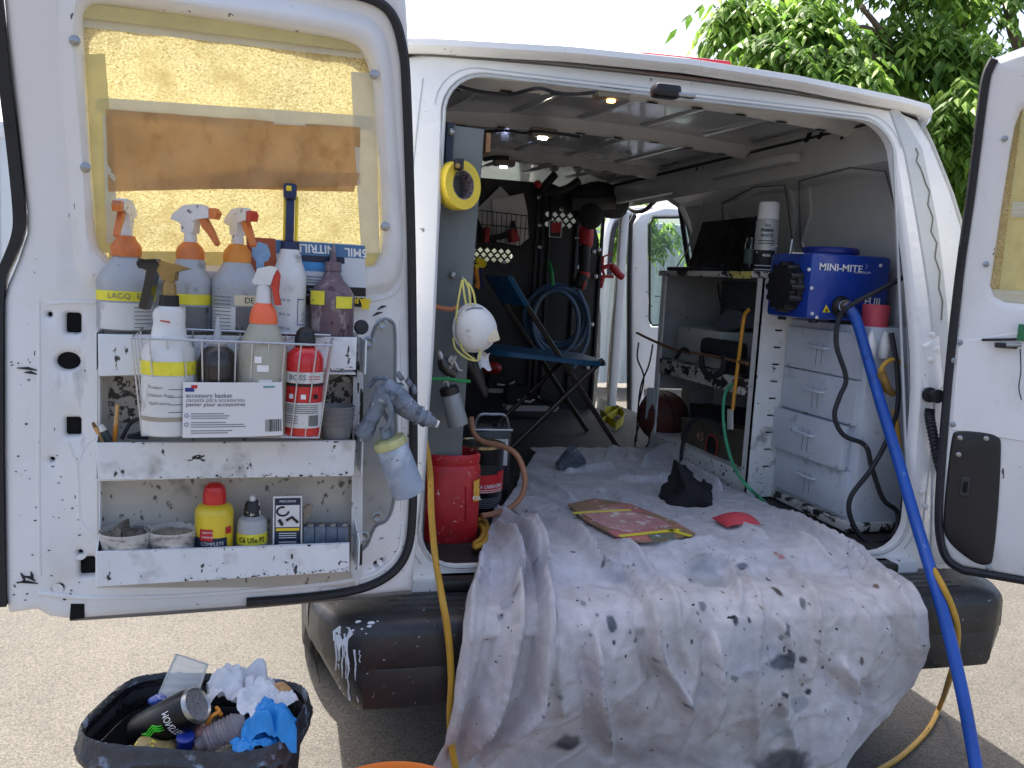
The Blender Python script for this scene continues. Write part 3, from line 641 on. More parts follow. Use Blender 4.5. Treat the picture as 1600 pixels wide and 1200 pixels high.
def sheetR(s0, z0, s1, z1, n, name, mm, seed, wr=.003):
    MB().grid(lambda u, v: DRm(s0+(s1-s0)*u, z0+(z1-z0)*v, n+wr*noise.noise(Vector((u*5+seed, v*9, seed)))), 12, 24).build(name, mm, RD, smooth=25)
sheetR(.03, zw0-.05, .72, zw1+.08, -.02, 'masking_paper', paper1, 3)
sheetR(.055, zw0-.04, .115, zw1+.05, -.008, 'tape_strip', tapeY, 4, .006)
sheetR(.04, zw0-.03, .40, zw0+.03, -.004, 'tape_strip', tape, 6)
sheetR(.06, zw0+.22, .30, zw0+.26, -.002, 'tape_strip', tape, 7)
bp = [DRsz(*q, .02) for q in ((1487, 686), (1494, 675), (1510, 673), (1545, 677), (1560, 684), (1564, 700), (1560, 790), (1552, 868), (1545, 882), (1525, 880), (1498, 862), (1480, 842), (1474, 820), (1478, 760))]
cp = MB().plate(rloop(bp, 3), [], DRm, rows=((0, .018), (.003, .022), (.006, .023)), back=.012).build('access_cover', blackplas, RD)
a = DRsz(1508, 760, .02); MB().plate(rect(a[0]-.013, a[1]-.028, a[0]+.013, a[1]+.028, .006), [], DRm, rows=((0, .026), (.002, .028)), back=.02).build('switch_plate', mat('plate_dark', (46, 46, 48), .5), cp)
a = DRsz(1508, 760, .02); MB().plate(rect(a[0]-.006, a[1]-.016, a[0]+.006, a[1]+.016, .005), [], DRm, rows=((0, .029),)).build('switch_slot', hole, cp)
for q in ((1541, 685), (1500, 684), (1498, 710)):
    MB().lathe([(.007, 0), (.007, .003), (.001, .005)], DR(*q, .022), 10, DRN).build('screw', steel, cp)
for q in ((1570, 217), (1541, 413), (1500, 535), (1488, 563), (1489, 663), (1546, 888)):
    MB().lathe([(.008, 0), (.008, .003), (.005, .004), (.001, .006)], DR(*q, .018), 10, DRN).build('screw', galv, RD)
ip = [DRsz(*q, .016) for q in ((1496, 545), (1504, 532), (1600, 518))]; ipb = [DRsz(*q, .016) for q in ((1600, 690), (1486, 672))]
MB().plate(ip+[(.34, ip[-1][1]+.01), (.34, ipb[0][1])]+ipb, [], DRm, rows=((0, .0165), (.002, .019)), back=.012).build('trim_plate', doorwhite, RD)
MB().tube([DR(1534, 531, .03), DR(1600, 530, .03)], .004, 6).build('lock_rod', rubber, RD)
b_ = MB().box(DR(1572, 540, .035), (.055, .02, .014), Matrix.Rotation(-_b2, 3, 'Z'), b=.004).build('lock_bracket', rubber, RD)
MB().tube([DR(1572, 539, .045), DR(1596, 539, .045)], .006, 8).build('lock_pin', steel, b_)
MB().box(DR(1600, 520, .04), (.03, .006, .045), Matrix.Rotation(-_b2, 3, 'Z'), b=.001).build('green_label', mat('green_tag', (40, 110, 70), .5, var=.3, vs=200), b_)
MB().tube(smoothpath([DR(1594, 545, .04), DR(1595, 580, .04), DR(1592, 605, .04), DR(1596, 625, .04)]), .0016, 5).build('hanging_string', rubber, b_)
# ================================================================== metal rack on the left door
P0 = DL(350, 915, .06)
RK = thing('door_rack', 'three tier white metal tray rack screwed to the inside of the left door', 'rack', P0)
def DQ(px0, py0, px1, py1, n): a = DLsz(px0, py0, n); b = DLsz(px1, py1, n); return a, b
def lip(q, name='tray_front', n=.115, th=.004):
    """q: four corner pixels of the front lip at depth n"""
    MB().plate([DLsz(*p, n) for p in q], [], lambda s, z, h=0: DLO+DLT*s+DLN*(n+h)+Zv*z, rows=((0, 0), (.0015, .003)), back=-th).build(name, rackm, RK)
    a, b, c, d = [DLsz(*p, n) for p in q]
    zb_ = (c[1]+d[1])/2+.004
    MB().plate([(min(a[0], c[0]), .008), (max(a[0], c[0]), .008), (max(a[0], c[0]), n-.002), (min(a[0], c[0]), n-.002)], [], lambda s, y, h=0: DLO+DLT*s+DLN*y+Zv*(zb_+h), rows=((0, 0),), back=-.004).build('tray_floor', rackm, RK)
    return a, b, c, d
lip(((153, 522), (558, 527), (556, 578), (154, 588)))
lip(((150, 692), (556, 688), (553, 744), (153, 750)))
lip(((150, 862), (546, 848), (546, 893), (150, 917)))
MB().plate([DLsz(*q, .014) for q in ((152, 515), (560, 520), (562, 918), (152, 918))], [], lambda s, z, h=0: DLO+DLT*s+DLN*(.014+h)+Zv*z, rows=((0, 0),), back=-.0015).build('back_panel', rackback, RK)
for q in (((168, 585), (225, 585), (225, 660), (170, 660)), ((505, 585), (552, 585), (552, 690), (505, 690))):
    MB().plate([DLsz(*p, .018) for p in q], [], lambda s, z, h=0: DLO+DLT*s+DLN*(.018+h)+Zv*z, rows=((0, 0),), back=-.002).build('speckled_panel', speckle, RK)
zq = [DLsz(350, y, .115)[1] for y in (903, 858, 746, 692, 582, 526)]
for s0 in (DLsz(153, 700, .06)[0], DLsz(559, 700, .06)[0]):
    MB().plate([(.016, zq[0]), (.111, zq[0]), (.111, zq[1]), (.05, zq[1]+.03), (.05, zq[2]), (.111, zq[2]), (.111, zq[3]), (.05, zq[3]+.03), (.05, zq[4]), (.111, zq[4]), (.111, zq[5]), (.016, zq[5])], [], lambda y, z, h=0: DLO+DLT*(s0+h)+DLN*y+Zv*(z+.0), rows=((0, 0),), back=-.003).build('side_plate', rackm, RK)
MB().plate([DLsz(*q, .05) for q in ((553, 525), (568, 530), (566, 900), (557, 916), (548, 893))], [], lambda s, z, h=0: DLO+DLT*s+DLN*(.05+h)+Zv*z, rows=((0, 0),), back=-.003).build('mounting_strip', mat('chipped_strip', (200, 204, 206), .5, var=.1, spots=[((20, 20, 22), 16, .56, .58, (1.5, 1, .6), 5), ((90, 88, 84), 40, .6, .66)], bump=.1), RK)

def bead(pts, r=.004, n=.0115, nm='stamped_bead'): MB().tube(smoothpath([DL(*q, n) for q in pts], 5), r, 8).build(nm, doorwhite, LD)
bead([(106, 690), (112, 706), (120, 728), (123, 770), (124, 805), (134, 824), (149, 834)], .006, .008); bead([(149, 684), (136, 694), (128, 708), (121, 730)], .004, .009)
bead([(60, 470), (61, 600), (60, 750), (62, 900)]); bead([(75, 474), (110, 472), (150, 473)]); bead([(60, 926), (150, 934), (300, 930), (450, 918), (540, 908), (590, 894), (622, 862), (630, 820)], .006)
bead([(575, 470), (610, 462), (628, 440)], .004); bead([(626, 500), (629, 600), (630, 700), (628, 800)], .004)
MB().tube([DL(*q, -.002) for q in ((110, 966), (250, 957), (400, 946), (520, 935), (643, 925))], .006, 6).build('lower_hem', mat('hem_grey', (120, 116, 112), .6, var=.2, vs=20), LD)  # darker grey strip along the bottom edge of the door

# flaked paint along the tray edges
rc = random.Random(21)
def chips(name, pts, mm, parent, nrm):
    mb = MB()
    for P, sz, T_, U_ in pts:
        k = rc.randint(5, 7); loop = []
        for i in range(k):
            a = 2*math.pi*i/k+rc.uniform(-.3, .3); r_2 = sz*rc.uniform(.4, 1.1); loop.append(P+T_*math.cos(a)*r_2*1.4+U_*math.sin(a)*r_2*.8+nrm*.0006)
        mb.prism(loop, nrm*.0005)
    o = mb.build(name, mm, parent, smooth=0); o['kind'] = 'stuff'; return o
chipm = mat('bare_dark_chip', (40, 39, 40), .6, var=.4, vs=60)
CP_ = []
for (xa, ya_, xb, yb_2) in ((153, 522, 558, 527), (154, 588, 556, 578), (150, 692, 556, 688), (153, 750, 553, 744), (150, 862, 546, 848), (150, 917, 546, 893)):
    low = (ya_ in (588, 750, 917))
    for i in range(60 if low else 10):
        u = rc.random()**.42; px = xa+(xb-xa)*u; py = ya_+(yb_2-ya_)*u; off = abs(rc.gauss(0, 3.2 if low else 1.5)); py = py-off-1 if low else py+off+1
        CP_.append((DL(px, py, .1195), rc.uniform(.0006, .0034)*math.exp(-off/8)*(1 if rc.random() > .1 else 1.8), DLT, Zv))
chips('flaked_paint', CP_, chipm, RK, DLN)
CP_ = []
for i in range(90):
    px, py = rc.choice(((rc.uniform(18, 60), rc.uniform(560, 950)), (rc.uniform(60, 145), rc.uniform(700, 950)), (rc.uniform(575, 632), rc.uniform(830, 905)), (rc.uniform(100, 600), rc.gauss(935, 6))))
    if oloop and py < 945 and not (98 < px < 150 and 860 < py < 905): CP_.append((DL(px, py, .0125), rc.uniform(.0006, .0030), DLT, Zv))
chips('paint_nicks', CP_, chipm, LD, DLN)
# ================================================================== things on the left door
def bottle_m(name, col, tr=.0, rough=.35, **k): return mat(name, col, rough, var=.08, vs=16, sss=0, trans=tr, **k)
clearb = bottle_m('cloudy_plastic', (206, 210, 214), .35, spots=[((160, 160, 160), 30, .62, .75), ((120, 116, 112), 70, .72, .75)])
clearb2 = bottle_m('cloudy_plastic_tan', (204, 200, 182), .35, spots=[((170, 164, 140), 20, .6, .8)])
whiteb = bottle_m('white_plastic', (226, 226, 224), .1, spots=[((170, 166, 160), 24, .62, .75)])
orange = mat('orange_plastic', (214, 120, 58), .4, var=.12, vs=30, spots=[((150, 100, 80), 26, .58, .75), ((80, 70, 70), 60, .7, .74)])
orange2 = mat('bright_orange_plastic', (240, 108, 66), .35, var=.06)
amber = mat('amber_plastic', (222, 140, 48), .4, var=.08)
whitesp = mat('spattered_white_plastic', (222, 220, 216), .45, var=.08, vs=30, spots=[((120, 116, 112), 60, .62, .68)])
yel = mat('yellow_tape', (232, 220, 60), .5, var=.1, vs=40, spots=[((150, 150, 60), 60, .66, .72)])
labw = mat('label_white', (212, 212, 208), .6, var=.06, spots=[((150, 146, 140), 20, .6, .75)])
labg = mat('label_grey', (112, 112, 112), .6, var=.15, vs=40, spots=[((60, 60, 64), 40, .6, .66)])
ink = mat('ink_black', (24, 24, 26), .6, var=0); inkb = mat('ink_blue', (34, 52, 130), .6, var=0); inkw = mat('ink_white', (235, 235, 235), .6, var=0); inkr = mat('ink_red', (186, 34, 40), .6, var=0); inkg = mat('ink_grey', (110, 112, 116), .6, var=0)
redp = mat('red_plastic', (186, 36, 42), .42, var=.12, vs=12, spots=[((210, 120, 116), 18, .60, .72, (1, 1, .5), 6), ((228, 190, 184), 60, .66, .69), ((110, 24, 30), 12, .58, .7, (1, 1, .6), 6)], bump=.1)
goldm = mat('gold_plastic', (150, 120, 66), .35, .3, var=.2, vs=30)
redl2 = mat('red_lever', (196, 60, 40), .4, var=.1)
TRAY = 'spray bottles standing in the top tray of the door rack'
def shoulders(L, m, yb_, yt, w, neck, name='bottle'):
    h = yb_-yt
    return L.part(name, [(yb_, w*.90), (yb_-2, w), (yt+h*.42, w), (yt+h*.33, w*1.02), (yt+h*.26, w*.94), (yt+h*.15, w*.74), (yt+h*.06, neck*1.15), (yt, neck)], m)
def lines(L, y0, y1, n, hw, a0, a1, m=None):
    for i in range(n):
        y = y0+(y1-y0)*i/max(1, n-1); L.patch('print_line', y, y+1.2, hw+.4, a0, a1, m or inkg, nz=1)
def trigger(L, y, facing, cap, headm, levm, s=1.0, nozm=None, flip=1):
    """trigger sprayer on a neck at row y; facing = screen x direction of the nozzle (-1..1), rest points at us"""
    d = (_r0*facing+(_r0.cross(Zv))*math.sqrt(max(0, 1-facing*facing))*flip).normalized()
    b = L.pt(0, y); k = L.m*s
    sd_ = Zv.cross(d)
    def pr(poly, th, nm, mm):
        MB().prism([b+d*(u*k)+Zv*(v*k)-sd_*(th*k/2) for u, v in poly], sd_*(th*k)).build(nm, mm, L.t, smooth=0)
    MB().lathe([(9*k, -2*k), (10*k, 6*k), (9*k, 20*k)], b, 16).build('sprayer_neck', headm, L.t)
    pr([(-30, 36), (-26, 44), (-6, 58), (20, 60), (36, 52), (36, 40), (12, 36), (10, 16), (-10, 16), (-12, 30)], 17, 'sprayer_head', headm)
    pr([(30, 53), (44, 55), (50, 48), (46, 38), (30, 40)], 14, 'nozzle', nozm or levm)
    pr([(18, 38), (30, 38), (40, 22), (50, 2), (46, -2), (34, 14), (22, 26)], 9, 'trigger_lever', levm)
# --- 1 leftmost
L = LP('spray_bottle', 'leftmost spray bottle in the top tray, orange cap and yellow tape band', 'spray bottle', DL(197, 515, .06), 515, TRAY)
shoulders(L, clearb, 515, 402, 42, 20)
L.part('cap', [(402, 22), (390, 23), (385, 22), (376, 15), (370, 13)], orange)
L.part('tape_band', [(469, 42.7), (454, 42.7)], yel, cap=False)
L.text('LACQ  EL', 461.5, 12, 42.9, inkg, spacing=1.1)
L.patch('paper_label', 512, 472, 42.5, -55, 60, labw); lines(L, 478, 508, 6, 42.6, 15, 55)
trigger(L, 372, .12, None, whitesp, orange, .95)
# --- 2
L = LP('spray_bottle', 'spray bottle with dirty white head, long amber lever and wide yellow tape', 'spray bottle', DL(296, 517, .06), 517, TRAY)
shoulders(L, clearb, 517, 405, 31, 20)
L.part('cap', [(406, 21), (394, 21), (388, 19), (380, 11)], orange); L.part('tape_band', [(475, 31.6), (459, 31.6)], yel, cap=False)
L.patch('grey_label', 516, 478, 31.5, -10, 60, labg); L.patch('paper_label', 516, 478, 31.5, -60, -10, labw)
trigger(L, 382, .97, None, whitesp, orange, 1.0)
# --- 3
L = LP('spray_bottle', 'spray bottle marked DE with white head and amber collar', 'spray bottle', DL(369, 517, .06), 517, TRAY)
shoulders(L, clearb, 517, 410, 38, 20)
L.part('cap', [(411, 21), (399, 21), (394, 20), (383, 12)], amber); L.patch('tape_patch', 476, 460, 38.6, -5, 50, mat('beige_tape', (214, 206, 174), .6)); L.text('DE', 468, 13, 39, ink, turn=.5)
L.patch('paper_label', 516, 478, 38.4, -60, -2, labw); L.patch('grey_label', 516, 478, 38.4, -2, 55, labg); lines(L, 463, 512, 10, 38.6, -55, -12, inkg)
trigger(L, 385, .75, None, whitesp, orange, .95, redl2)
# --- 4 blue and yellow
L = LP('spray_bottle', 'tall white spray bottle with upright blue and yellow trigger head', 'spray bottle', DL(450, 520, .06), 520, TRAY)
navy = mat('navy_plastic', (22, 40, 82), .35, var=.08); yelp = mat('yellow_plastic', (236, 206, 40), .35, var=.06)
shoulders(L, whiteb, 520, 391, 26, 14)
L.part('cap', [(392, 14), (379, 14)], navy)
b = L.pt(0, 379); k = L.m
for dx in (-9, 9): MB().box(b+_r0*(dx*k)+Zv*(34*k), (5*k, 10*k, 68*k), b=.002).build('yellow_side', yelp, L.t)
MB().box(b+Zv*(32*k)-_f*.006, (13*k, 14*k, 66*k), b=.003).build('trigger_lever', navy, L.t)
MB().box(b+Zv*(74*k)-_f*.01, (20*k, 26*k, 24*k), b=.006).build('sprayer_head', navy, L.t)
MB().box(b+Zv*(77*k)-_f*.02, (8*k, 16*k, 8*k), b=.002).build('nozzle', yelp, L.t)
for i, y in enumerate((468, 490, 511)):
    L.text('%d fl. oz' % (16-6*i+10), y, 5.5, 26.2, inkb, turn=-.25)
L.patch('printed_frame', 505, 465, 26.3, 30, 32, inkb); lines(L, 466, 505, 2, 26.3, 30, 60, inkb)
# --- 5 purple squeeze bottle
L = LP('squeeze_bottle', 'purple stained squeeze bottle with pointed tip and scraps of yellow tape', 'bottle', DL(517, 524, .06), 524)
pur = mat('purple_stained_plastic', (112, 92, 100), .5, var=.25, vs=18, spots=[((170, 158, 156), 34, .56, .66, (1, 1, .6), 6), ((70, 40, 56), 40, .6, .68)], bump=.15)
L.part('bottle', [(524, 33), (522, 34), (468, 34.5), (463, 35), (458, 33), (446, 25), (438, 17), (424, 11)], pur)
L.part('cap', [(424, 13), (410, 12)], pur); L.part('tip', [(410, 6), (390, 3), (382, 1)], pur, 12)
L.patch('tape_scrap', 476, 455, 35.4, -62, -18, yel); L.patch('tape_scrap', 480, 462, 35.4, 10, 58, yel)
# --- glove box (upside down)
A = DL(570, 384, .035); B = DL(385, 372, .035); C_ = DL(572, 480, .035)
GB = thing('glove_box', 'blue and white nitrile glove box lying upside down behind the squirt bottle', 'box', DL(478, 480, .035))
R_ = (A-B).normalized(); D_ = (C_-A).normalized(); W_ = (A-B).length; H_ = (C_-A).length; k = mpp(A); Nn = R_.cross(D_).normalized()
if Nn.dot(CAM-A) < 0: Nn = -Nn
def GP(u, v, n=.0005): return B+R_*(u*k)+D_*(v*k)+Nn*n
def gq(u0, v0, u1, v1, mm, nm, n=.0008): MB().add([GP(u0, v0, n), GP(u1, v0, n), GP(u1, v1, n), GP(u0, v1, n)], [(0, 1, 2, 3)]).build(nm, mm, GB, smooth=0)
w_px = W_/k; h_px = H_/k
MB().prism([GP(0, 0, 0), GP(w_px, 0, 0), GP(w_px, h_px, 0), GP(0, h_px, 0)], -Nn*.02).build('carton', mat('carton_white', (206, 212, 220), .5, var=.04), GB, smooth=0)
gblue = mat('print_blue', (74, 118, 160), .5, var=.1); gdark = mat('print_navy', (20, 36, 66), .5); gsky = mat('print_glove_blue', (64, 140, 200), .5, var=.2, vs=50)
rust = mat('print_rust', (168, 84, 52), .5, var=.12)
gq(40, 0, w_px, 20, gblue, 'blue_band'); gq(0, -2, 42, 56, rust, 'rust_panel', .0009); gq(62, 22, 140, 44, gsky, 'glove_picture'); gq(80, 20, 145, 30, gdark, 'dark_swoosh', .0011)
gq(45, 66, w_px, 80, ink, 'black_band'); gq(45, 82, w_px, h_px, ink, 'black_band'); gq(170, 84, 182, 100, yelp, 'yellow_patch', .0012)
M180 = lambda u, v: (lambda x, y: GP(u-x, v+y, .0016))
text('5MIL', 18, M180(163, 11), inkw, GB, bold=.02, squash=.95); text('NITRILE', 18, M180(102, 9), inkw, GB, bold=.02, squash=.95)
text('HARDY', 14, M180(162, 86), yelp, GB, bold=.02); text('GLOVES - NITRI', 7, M180(90, 73), inkw, GB)
for q in (52, 57, 61): gq(62, q, 120, q+1.4, inkg, 'print_line', .0012)
glove = mat('picture_glove', (138, 176, 214), .5, var=.15, vs=60)
MB().prism([GP(*q, .001) for q in ((8, 10), (18, 4), (30, 8), (34, 22), (30, 32), (24, 34), (22, 54), (12, 54), (12, 34), (6, 26))], Nn*.0006).build('glove_picture', glove, GB, smooth=0)
# --- wire basket with its card
BN0, BN1 = .125, .215
BK = thing('wire_basket', 'chrome wire basket with a white card hooked on the door rack', 'basket', DL(365, 684, .17))
wire = mat('chrome_wire', (196, 198, 202), .28, .6, var=.05)
def bw(pts, r=.0016, nm='wire'): MB().tube(pts, r, 6).build(nm, wire, BK)
Tf = lambda px, f=0: DL(px, 531+(px-210)*.026, BN1)
tl, tr = DL(205, 528, BN1), DL(520, 540, BN1); bl, br = DL(222, 680, BN1-.01), DL(498, 684, BN1-.01)
tlb, trb = DL(224, 512, BN0), DL(517, 524, BN0); blb, brb = DL(238, 672, BN0), DL(492, 676, BN0)
MB().tube([tl, tr, trb, tlb], .0026, 6, closed=True).build('rim', wire, BK)
MB().tube([bl, br, brb, blb], .002, 6, closed=True).build('base_rim', wire, BK)
for i in range(13):
    u = i/12; bw([tl.lerp(tr, u), bl.lerp(br, u), blb.lerp(brb, u)])
for i in range(1, 8):
    u = i/8; bw([tlb.lerp(trb, u), blb.lerp(brb, u)])
for i in range(1, 4):
    u = i/4; bw([tl.lerp(tlb, u), bl.lerp(blb, u), br.lerp(brb, u), tr.lerp(trb, u)])
c0, c1, c2, c3 = DL(286, 597, BN1+.006), DL(441, 597, BN1+.006), DL(442, 680, BN1+.004), DL(285, 684, BN1+.004)
def CP(u, v, n=0): return c0.lerp(c1, u).lerp(c3.lerp(c2, u), v)+DLN*(n+.006*math.sin(math.pi*u))
cardm = mat('card_white', (224, 223, 224), .5, var=.03)
MB().grid(lambda u, v: CP(u, v), 10, 2).build('card', cardm, BK)
ck = mpp(c0)
def ctext(s, u, v, size, mm, **kk): text(s, size*ck, lambda x, y: CP(u+x/((c1-c0).length), v-y/((c3-c0).length), .0009), mm, BK, align='LEFT', **kk)
def cquad(u0, v0, u1, v1, mm, nm): MB().grid(lambda a, b: CP(u0+(u1-u0)*a, v0+(v1-v0)*b, .0008), 4, 1).build(nm, mm, BK)
ctext('accessory basket', .03, .24, 10, inkg, bold=.012); ctext('canasta para accesorios', .03, .32, 9.2, inkg); ctext('panier pour accessoires', .03, .40, 9.2, ink)
cquad(.02, .10, .11, .17, inkb, 'blue_mark'); cquad(.08, .05, .14, .11, inkr, 'red_mark'); cquad(.80, .07, .92, .10, mat('teal', (60, 150, 160), .5), 'teal_dash')
for v, w2 in ((.56, .36), (.60, .42), (.64, .40), (.72, .38), (.76, .58), (.80, .60), (.87, .45), (.91, .40)): cquad(.08, v, .08+w2*.9, v+.014, inkg, 'print_line')
for v in (.60, .76): MB().tube([CP(.038+.018*math.cos(t*.7), v+.035*math.sin(t*.7), .001) for t in range(9)], .0005, 4, closed=True).build('print_icon', inkb, BK)
rb = random.Random(2); u = .82
while u < .985:
    wd = rb.choice((.004, .007, .011)); cquad(u, .69, u+wd, .92, ink, 'barcode_bar'); u += wd+rb.choice((.005, .008))
# --- in the basket
L = LP('spray_bottle', 'white spray bottle with black and gold trigger in the wire basket', 'spray bottle', DL(263, 676, .17), 676)
L.part('bottle', [(676, 38), (674, 40), (570, 40), (545, 38), (528, 27), (505, 23), (492, 24), (484, 22), (478, 14)], whiteb)
L.part('liquid', [(675, 39), (646, 40.3)], mat('tan_liquid', (176, 166, 152), .4, var=.1, trans=.2), cap=False)
L.part('cap', [(479, 15), (462, 14)], ink, 20); L.part('gold_collar', [(462, 11), (448, 10), (440, 8)], goldm)
L.part('tape_band', [(582, 40.7), (561, 40.7)], yel, cap=False); L.patch('paper_label', 645, 584, 40.5, -60, 60, labw)
L.text('Product', 600, 7, 41, inkg, turn=-.5); L.text('Dilution Rate', 612, 7, 41, inkg, turn=-.3); L.text('Application', 624, 7, 41, inkg, turn=-.35); lines(L, 602, 637, 4, 40.6, 0, 50, inkg)
MB().tube([L.pt(-4, 500, -23), L.pt(4, 501, -23), L.pt(10, 502, -22)], .0016, 5).build('red_mark', inkr, L.t)
b = L.pt(0, 440); k = L.m
MB().prism([b+_r0*(u*k)+Zv*(v*k)+_r0.cross(Zv)*(-8*k) for u, v in ((-8, 0), (10, 0), (12, 14), (32, 20), (-8, 30), (-20, 22))], _r0.cross(Zv)*(16*k)).build('sprayer_head', goldm, L.t, smooth=0)
MB().prism([b+_r0*(u*k)+Zv*(v*k)+_r0.cross(Zv)*(-9*k) for u, v in ((-44, 18), (-40, 30), (-18, 32), (-12, 24), (-18, 12), (-22, -10), (-32, -46), (-44, -44), (-36, -10), (-32, 14))], _r0.cross(Zv)*(18*k)).build('trigger_lever', mat('glossy_black', (16, 16, 18), .2, var=.1, clear=.5), L.t, smooth=0)
MB().lathe([(7*k, 0), (8*k, 6*k), (4*k, 9*k)], b+_r0*(-40*k)+Zv*(24*k), 14, -_r0).build('nozzle', ink, L.t)
L = LP('squeeze_bottle', 'dark brown squeeze bottle with clear pointed nozzle in the wire basket', 'bottle', DL(338, 676, .17), 676)
dkb = mat('dark_bottle', (46, 40, 40), .3, var=.15, clear=.3)
L.part('bottle', [(676, 28), (674, 29.5), (575, 29), (566, 29), (548, 24), (541, 16)], dkb); L.part('neck', [(541, 12), (536, 15), (530, 14)], clearb); L.part('nozzle', [(530, 7), (512, 4.5), (495, 2)], clearb, 14)
L = LP('spray_bottle', 'cloudy tan spray bottle with bright orange collar in the wire basket', 'spray bottle', DL(408, 676, .17), 676)
L.part('bottle', [(676, 35), (674, 37), (548, 37), (535, 33), (520, 27), (505, 20)], clearb2); L.part('cap', [(505, 21), (496, 21), (484, 18), (474, 12)], orange2)
for (a0, y0, a1, y1) in ((-18, 555, -2, 560), (-12, 568, 14, 552), (-8, 590, 22, 566)):
    L.patch('white_stripe', y0+8, y0-2, 37.5, a0, a1, inkw)
L.part('sprayer_neck', [(475, 12), (452, 11), (446, 9)], whiteb, 16)
b = L.pt(0, 446); k = L.m
MB().prism([b+_r0*(u*k)+Zv*(v*k)+_r0.cross(Zv)*(-9*k) for u, v in ((-12, 0), (12, 0), (16, 14), (22, 26), (10, 29), (-8, 24), (-16, 4))], _r0.cross(Zv)*(18*k)).build('sprayer_head', whiteb, L.t, smooth=0)
MB().prism([b+_r0*(u*k)+Zv*(v*k)+_r0.cross(Zv)*(-5*k) for u, v in ((10, 6), (20, 24), (24, 16), (22, -10), (26, -30), (18, -30), (14, -8))], _r0.cross(Zv)*(10*k)).build('trigger_lever', redl2, L.t, smooth=0)
L = LP('aerosol_can', 'red can with BOSS label and black domed cap in the wire basket', 'can', DL(473, 678, .17), 678)
canr = mat('red_can', (204, 24, 34), .28, var=.05, clear=.4)
L.part('can', [(678, 26), (676, 28), (572, 29), (560, 29), (551, 26), (543, 17), (540, 13), (535, 13)], canr)
L.part('cap', [(540, 16), (528, 16), (518, 13), (512, 8), (510, 1)], blackplas)
L.patch('white_band', 595, 578, 29.6, -75, 75, labw); L.text('BOSS', 586.5, 11, 30, inkg, turn=-.35, bold=.015, squash=1.1); lines(L, 584, 588, 2, 29.8, 12, 50, inkr)
L.patch('black_band', 600, 596, 29.6, -75, 75, ink); L.patch('white_panel', 664, 625, 29.4, -70, 70, labw); lines(L, 628, 640, 5, 29.6, -60, 45); lines(L, 645, 656, 4, 29.6, -60, -15)
for i in range(9): L.patch('barcode_bar', 661, 644, 29.8, 16+3.6*i, 18+3.6*i, ink)
for a in (-45, -8, 30): L.patch('print_icon', 619, 612, 29.7, a, a+14, inkw if a < 0 else ink)
# --- middle tray: cups, pencils
L = LP('plastic_cups', 'stack of clear ribbed plastic cups in the middle tray', 'cups', DL(526, 688, .075), 688)
cupm = clearmat('clear_cup', (196, 198, 200), .38, .15)
for i, (yt, hw) in enumerate(((662, 24), (655, 25), (648, 25.5), (641, 26), (634, 26.5))):
    L.part('cup', [(688-6*i*.3, hw*.80), (yt+6, hw*.97), (yt+2, hw), (yt, hw+1.2), (yt-1, hw+.2), (yt+4, hw*.94), (686-4*i*.3, hw*.76)], cupm, cap=False)
def stick(name, label, cat, q0, q1, n, r, mm, tipm=None, tip=.25, group=None):
    a = DL(*q0, n); b = DL(*q1, n); t = thing(name, label, cat, a, group); c = a.lerp(b, 1-tip)
    MB().tube([a, c], r, 8).build('handle', mm, t); MB().tube([c, b], [r*1.05, r*.7], 8).build('tip', tipm or mm, t); return t
wood = mat('pale_wood', (206, 160, 104), .55, var=.2, vs=60)
stick('paint_brush', 'short wooden brush leaning left at the end of the middle tray', 'brush', (160, 690), (145, 660), .08, .004, wood, mat('bristle', (120, 90, 50), .8))
stick('marker', 'white marker pen in the corner of the middle tray', 'marker', (170, 690), (157, 664), .08, .0075, mat('marker_green', (60, 74, 70), .5), whiteb, .35)
stick('pencil', 'upright wooden pencil left of the basket in the middle tray', 'pencil', (179, 690), (184, 632), .07, .0045, amber, wood, .55)
MB().box(DL(195, 680, .05), (.05, .03, .035), b=.004)
tag(cord('black_cable', '', 'cable', [DL(*q, .06) for q in ((190, 686), (205, 660), (225, 655), (222, 675), (200, 682), (232, 684))], .004, rubber), 'small black cable bunched left of the basket on the middle tray', 'cable')
# --- bottom tray
pail = mat('grimy_cup', (196, 192, 186), .6, var=.15, vs=20, spots=[((110, 104, 96), 18, .54, .7, (1, 1, 3)), ((60, 56, 52), 60, .62, .68)], bump=.2)
ragm = mat('grey_rag', (112, 106, 98), .9, var=.25, vs=20, bump=.4, bs=80)
for i, (cx, hw, yt, yb2, lab) in enumerate(((197, 38, 828, 862, 'grimy white tub with a grey rag, left of two on the bottom tray'), (269, 36, 826, 860, 'grimy white tub crusted with dried filler, right of two on the bottom tray'))):
    L = LP('plastic_tub', lab, 'tub', DL(cx, 885, .065), 885)
    L.part('tub', [(885, hw*.86), (yt+12, hw*.97), (yt+11, hw*1.0), (yt+6, hw*1.02), (yt+5, hw*.99), (yt, hw*1.03), (yt-2, hw*1.02), (yt+2, hw*.95), (yt+14, hw*.9)], pail, 28, cap=False)
    c = L.pt(0, yt+8); rr = random.Random(i); k = L.m
    MB().grid(lambda u, v: c+Vector(((u-.5)*2*hw*.9*k*math.sqrt(max(0, 1-(2*v-1)**2*.98)), (v-.5)*2*hw*.9*k, k*((16 if i == 0 else 7)*abs(noise.noise(Vector((u*4+i*9, v*4, i))))+(12*math.exp(-((u-.35)**2)/.02) if i == 0 else 0)))), 20, 20).build('rag' if i == 0 else 'dried_filler', ragm if i == 0 else mat('filler', (160, 154, 138), .8, var=.2, bump=.3), L.t)
L = LP('polish_bottle', 'yellow compound bottle with red domed cap on the bottom tray', 'bottle', DL(334, 872, .065), 872)
ypl = mat('yellow_bottle', (228, 200, 48), .35, var=.06, clear=.3)
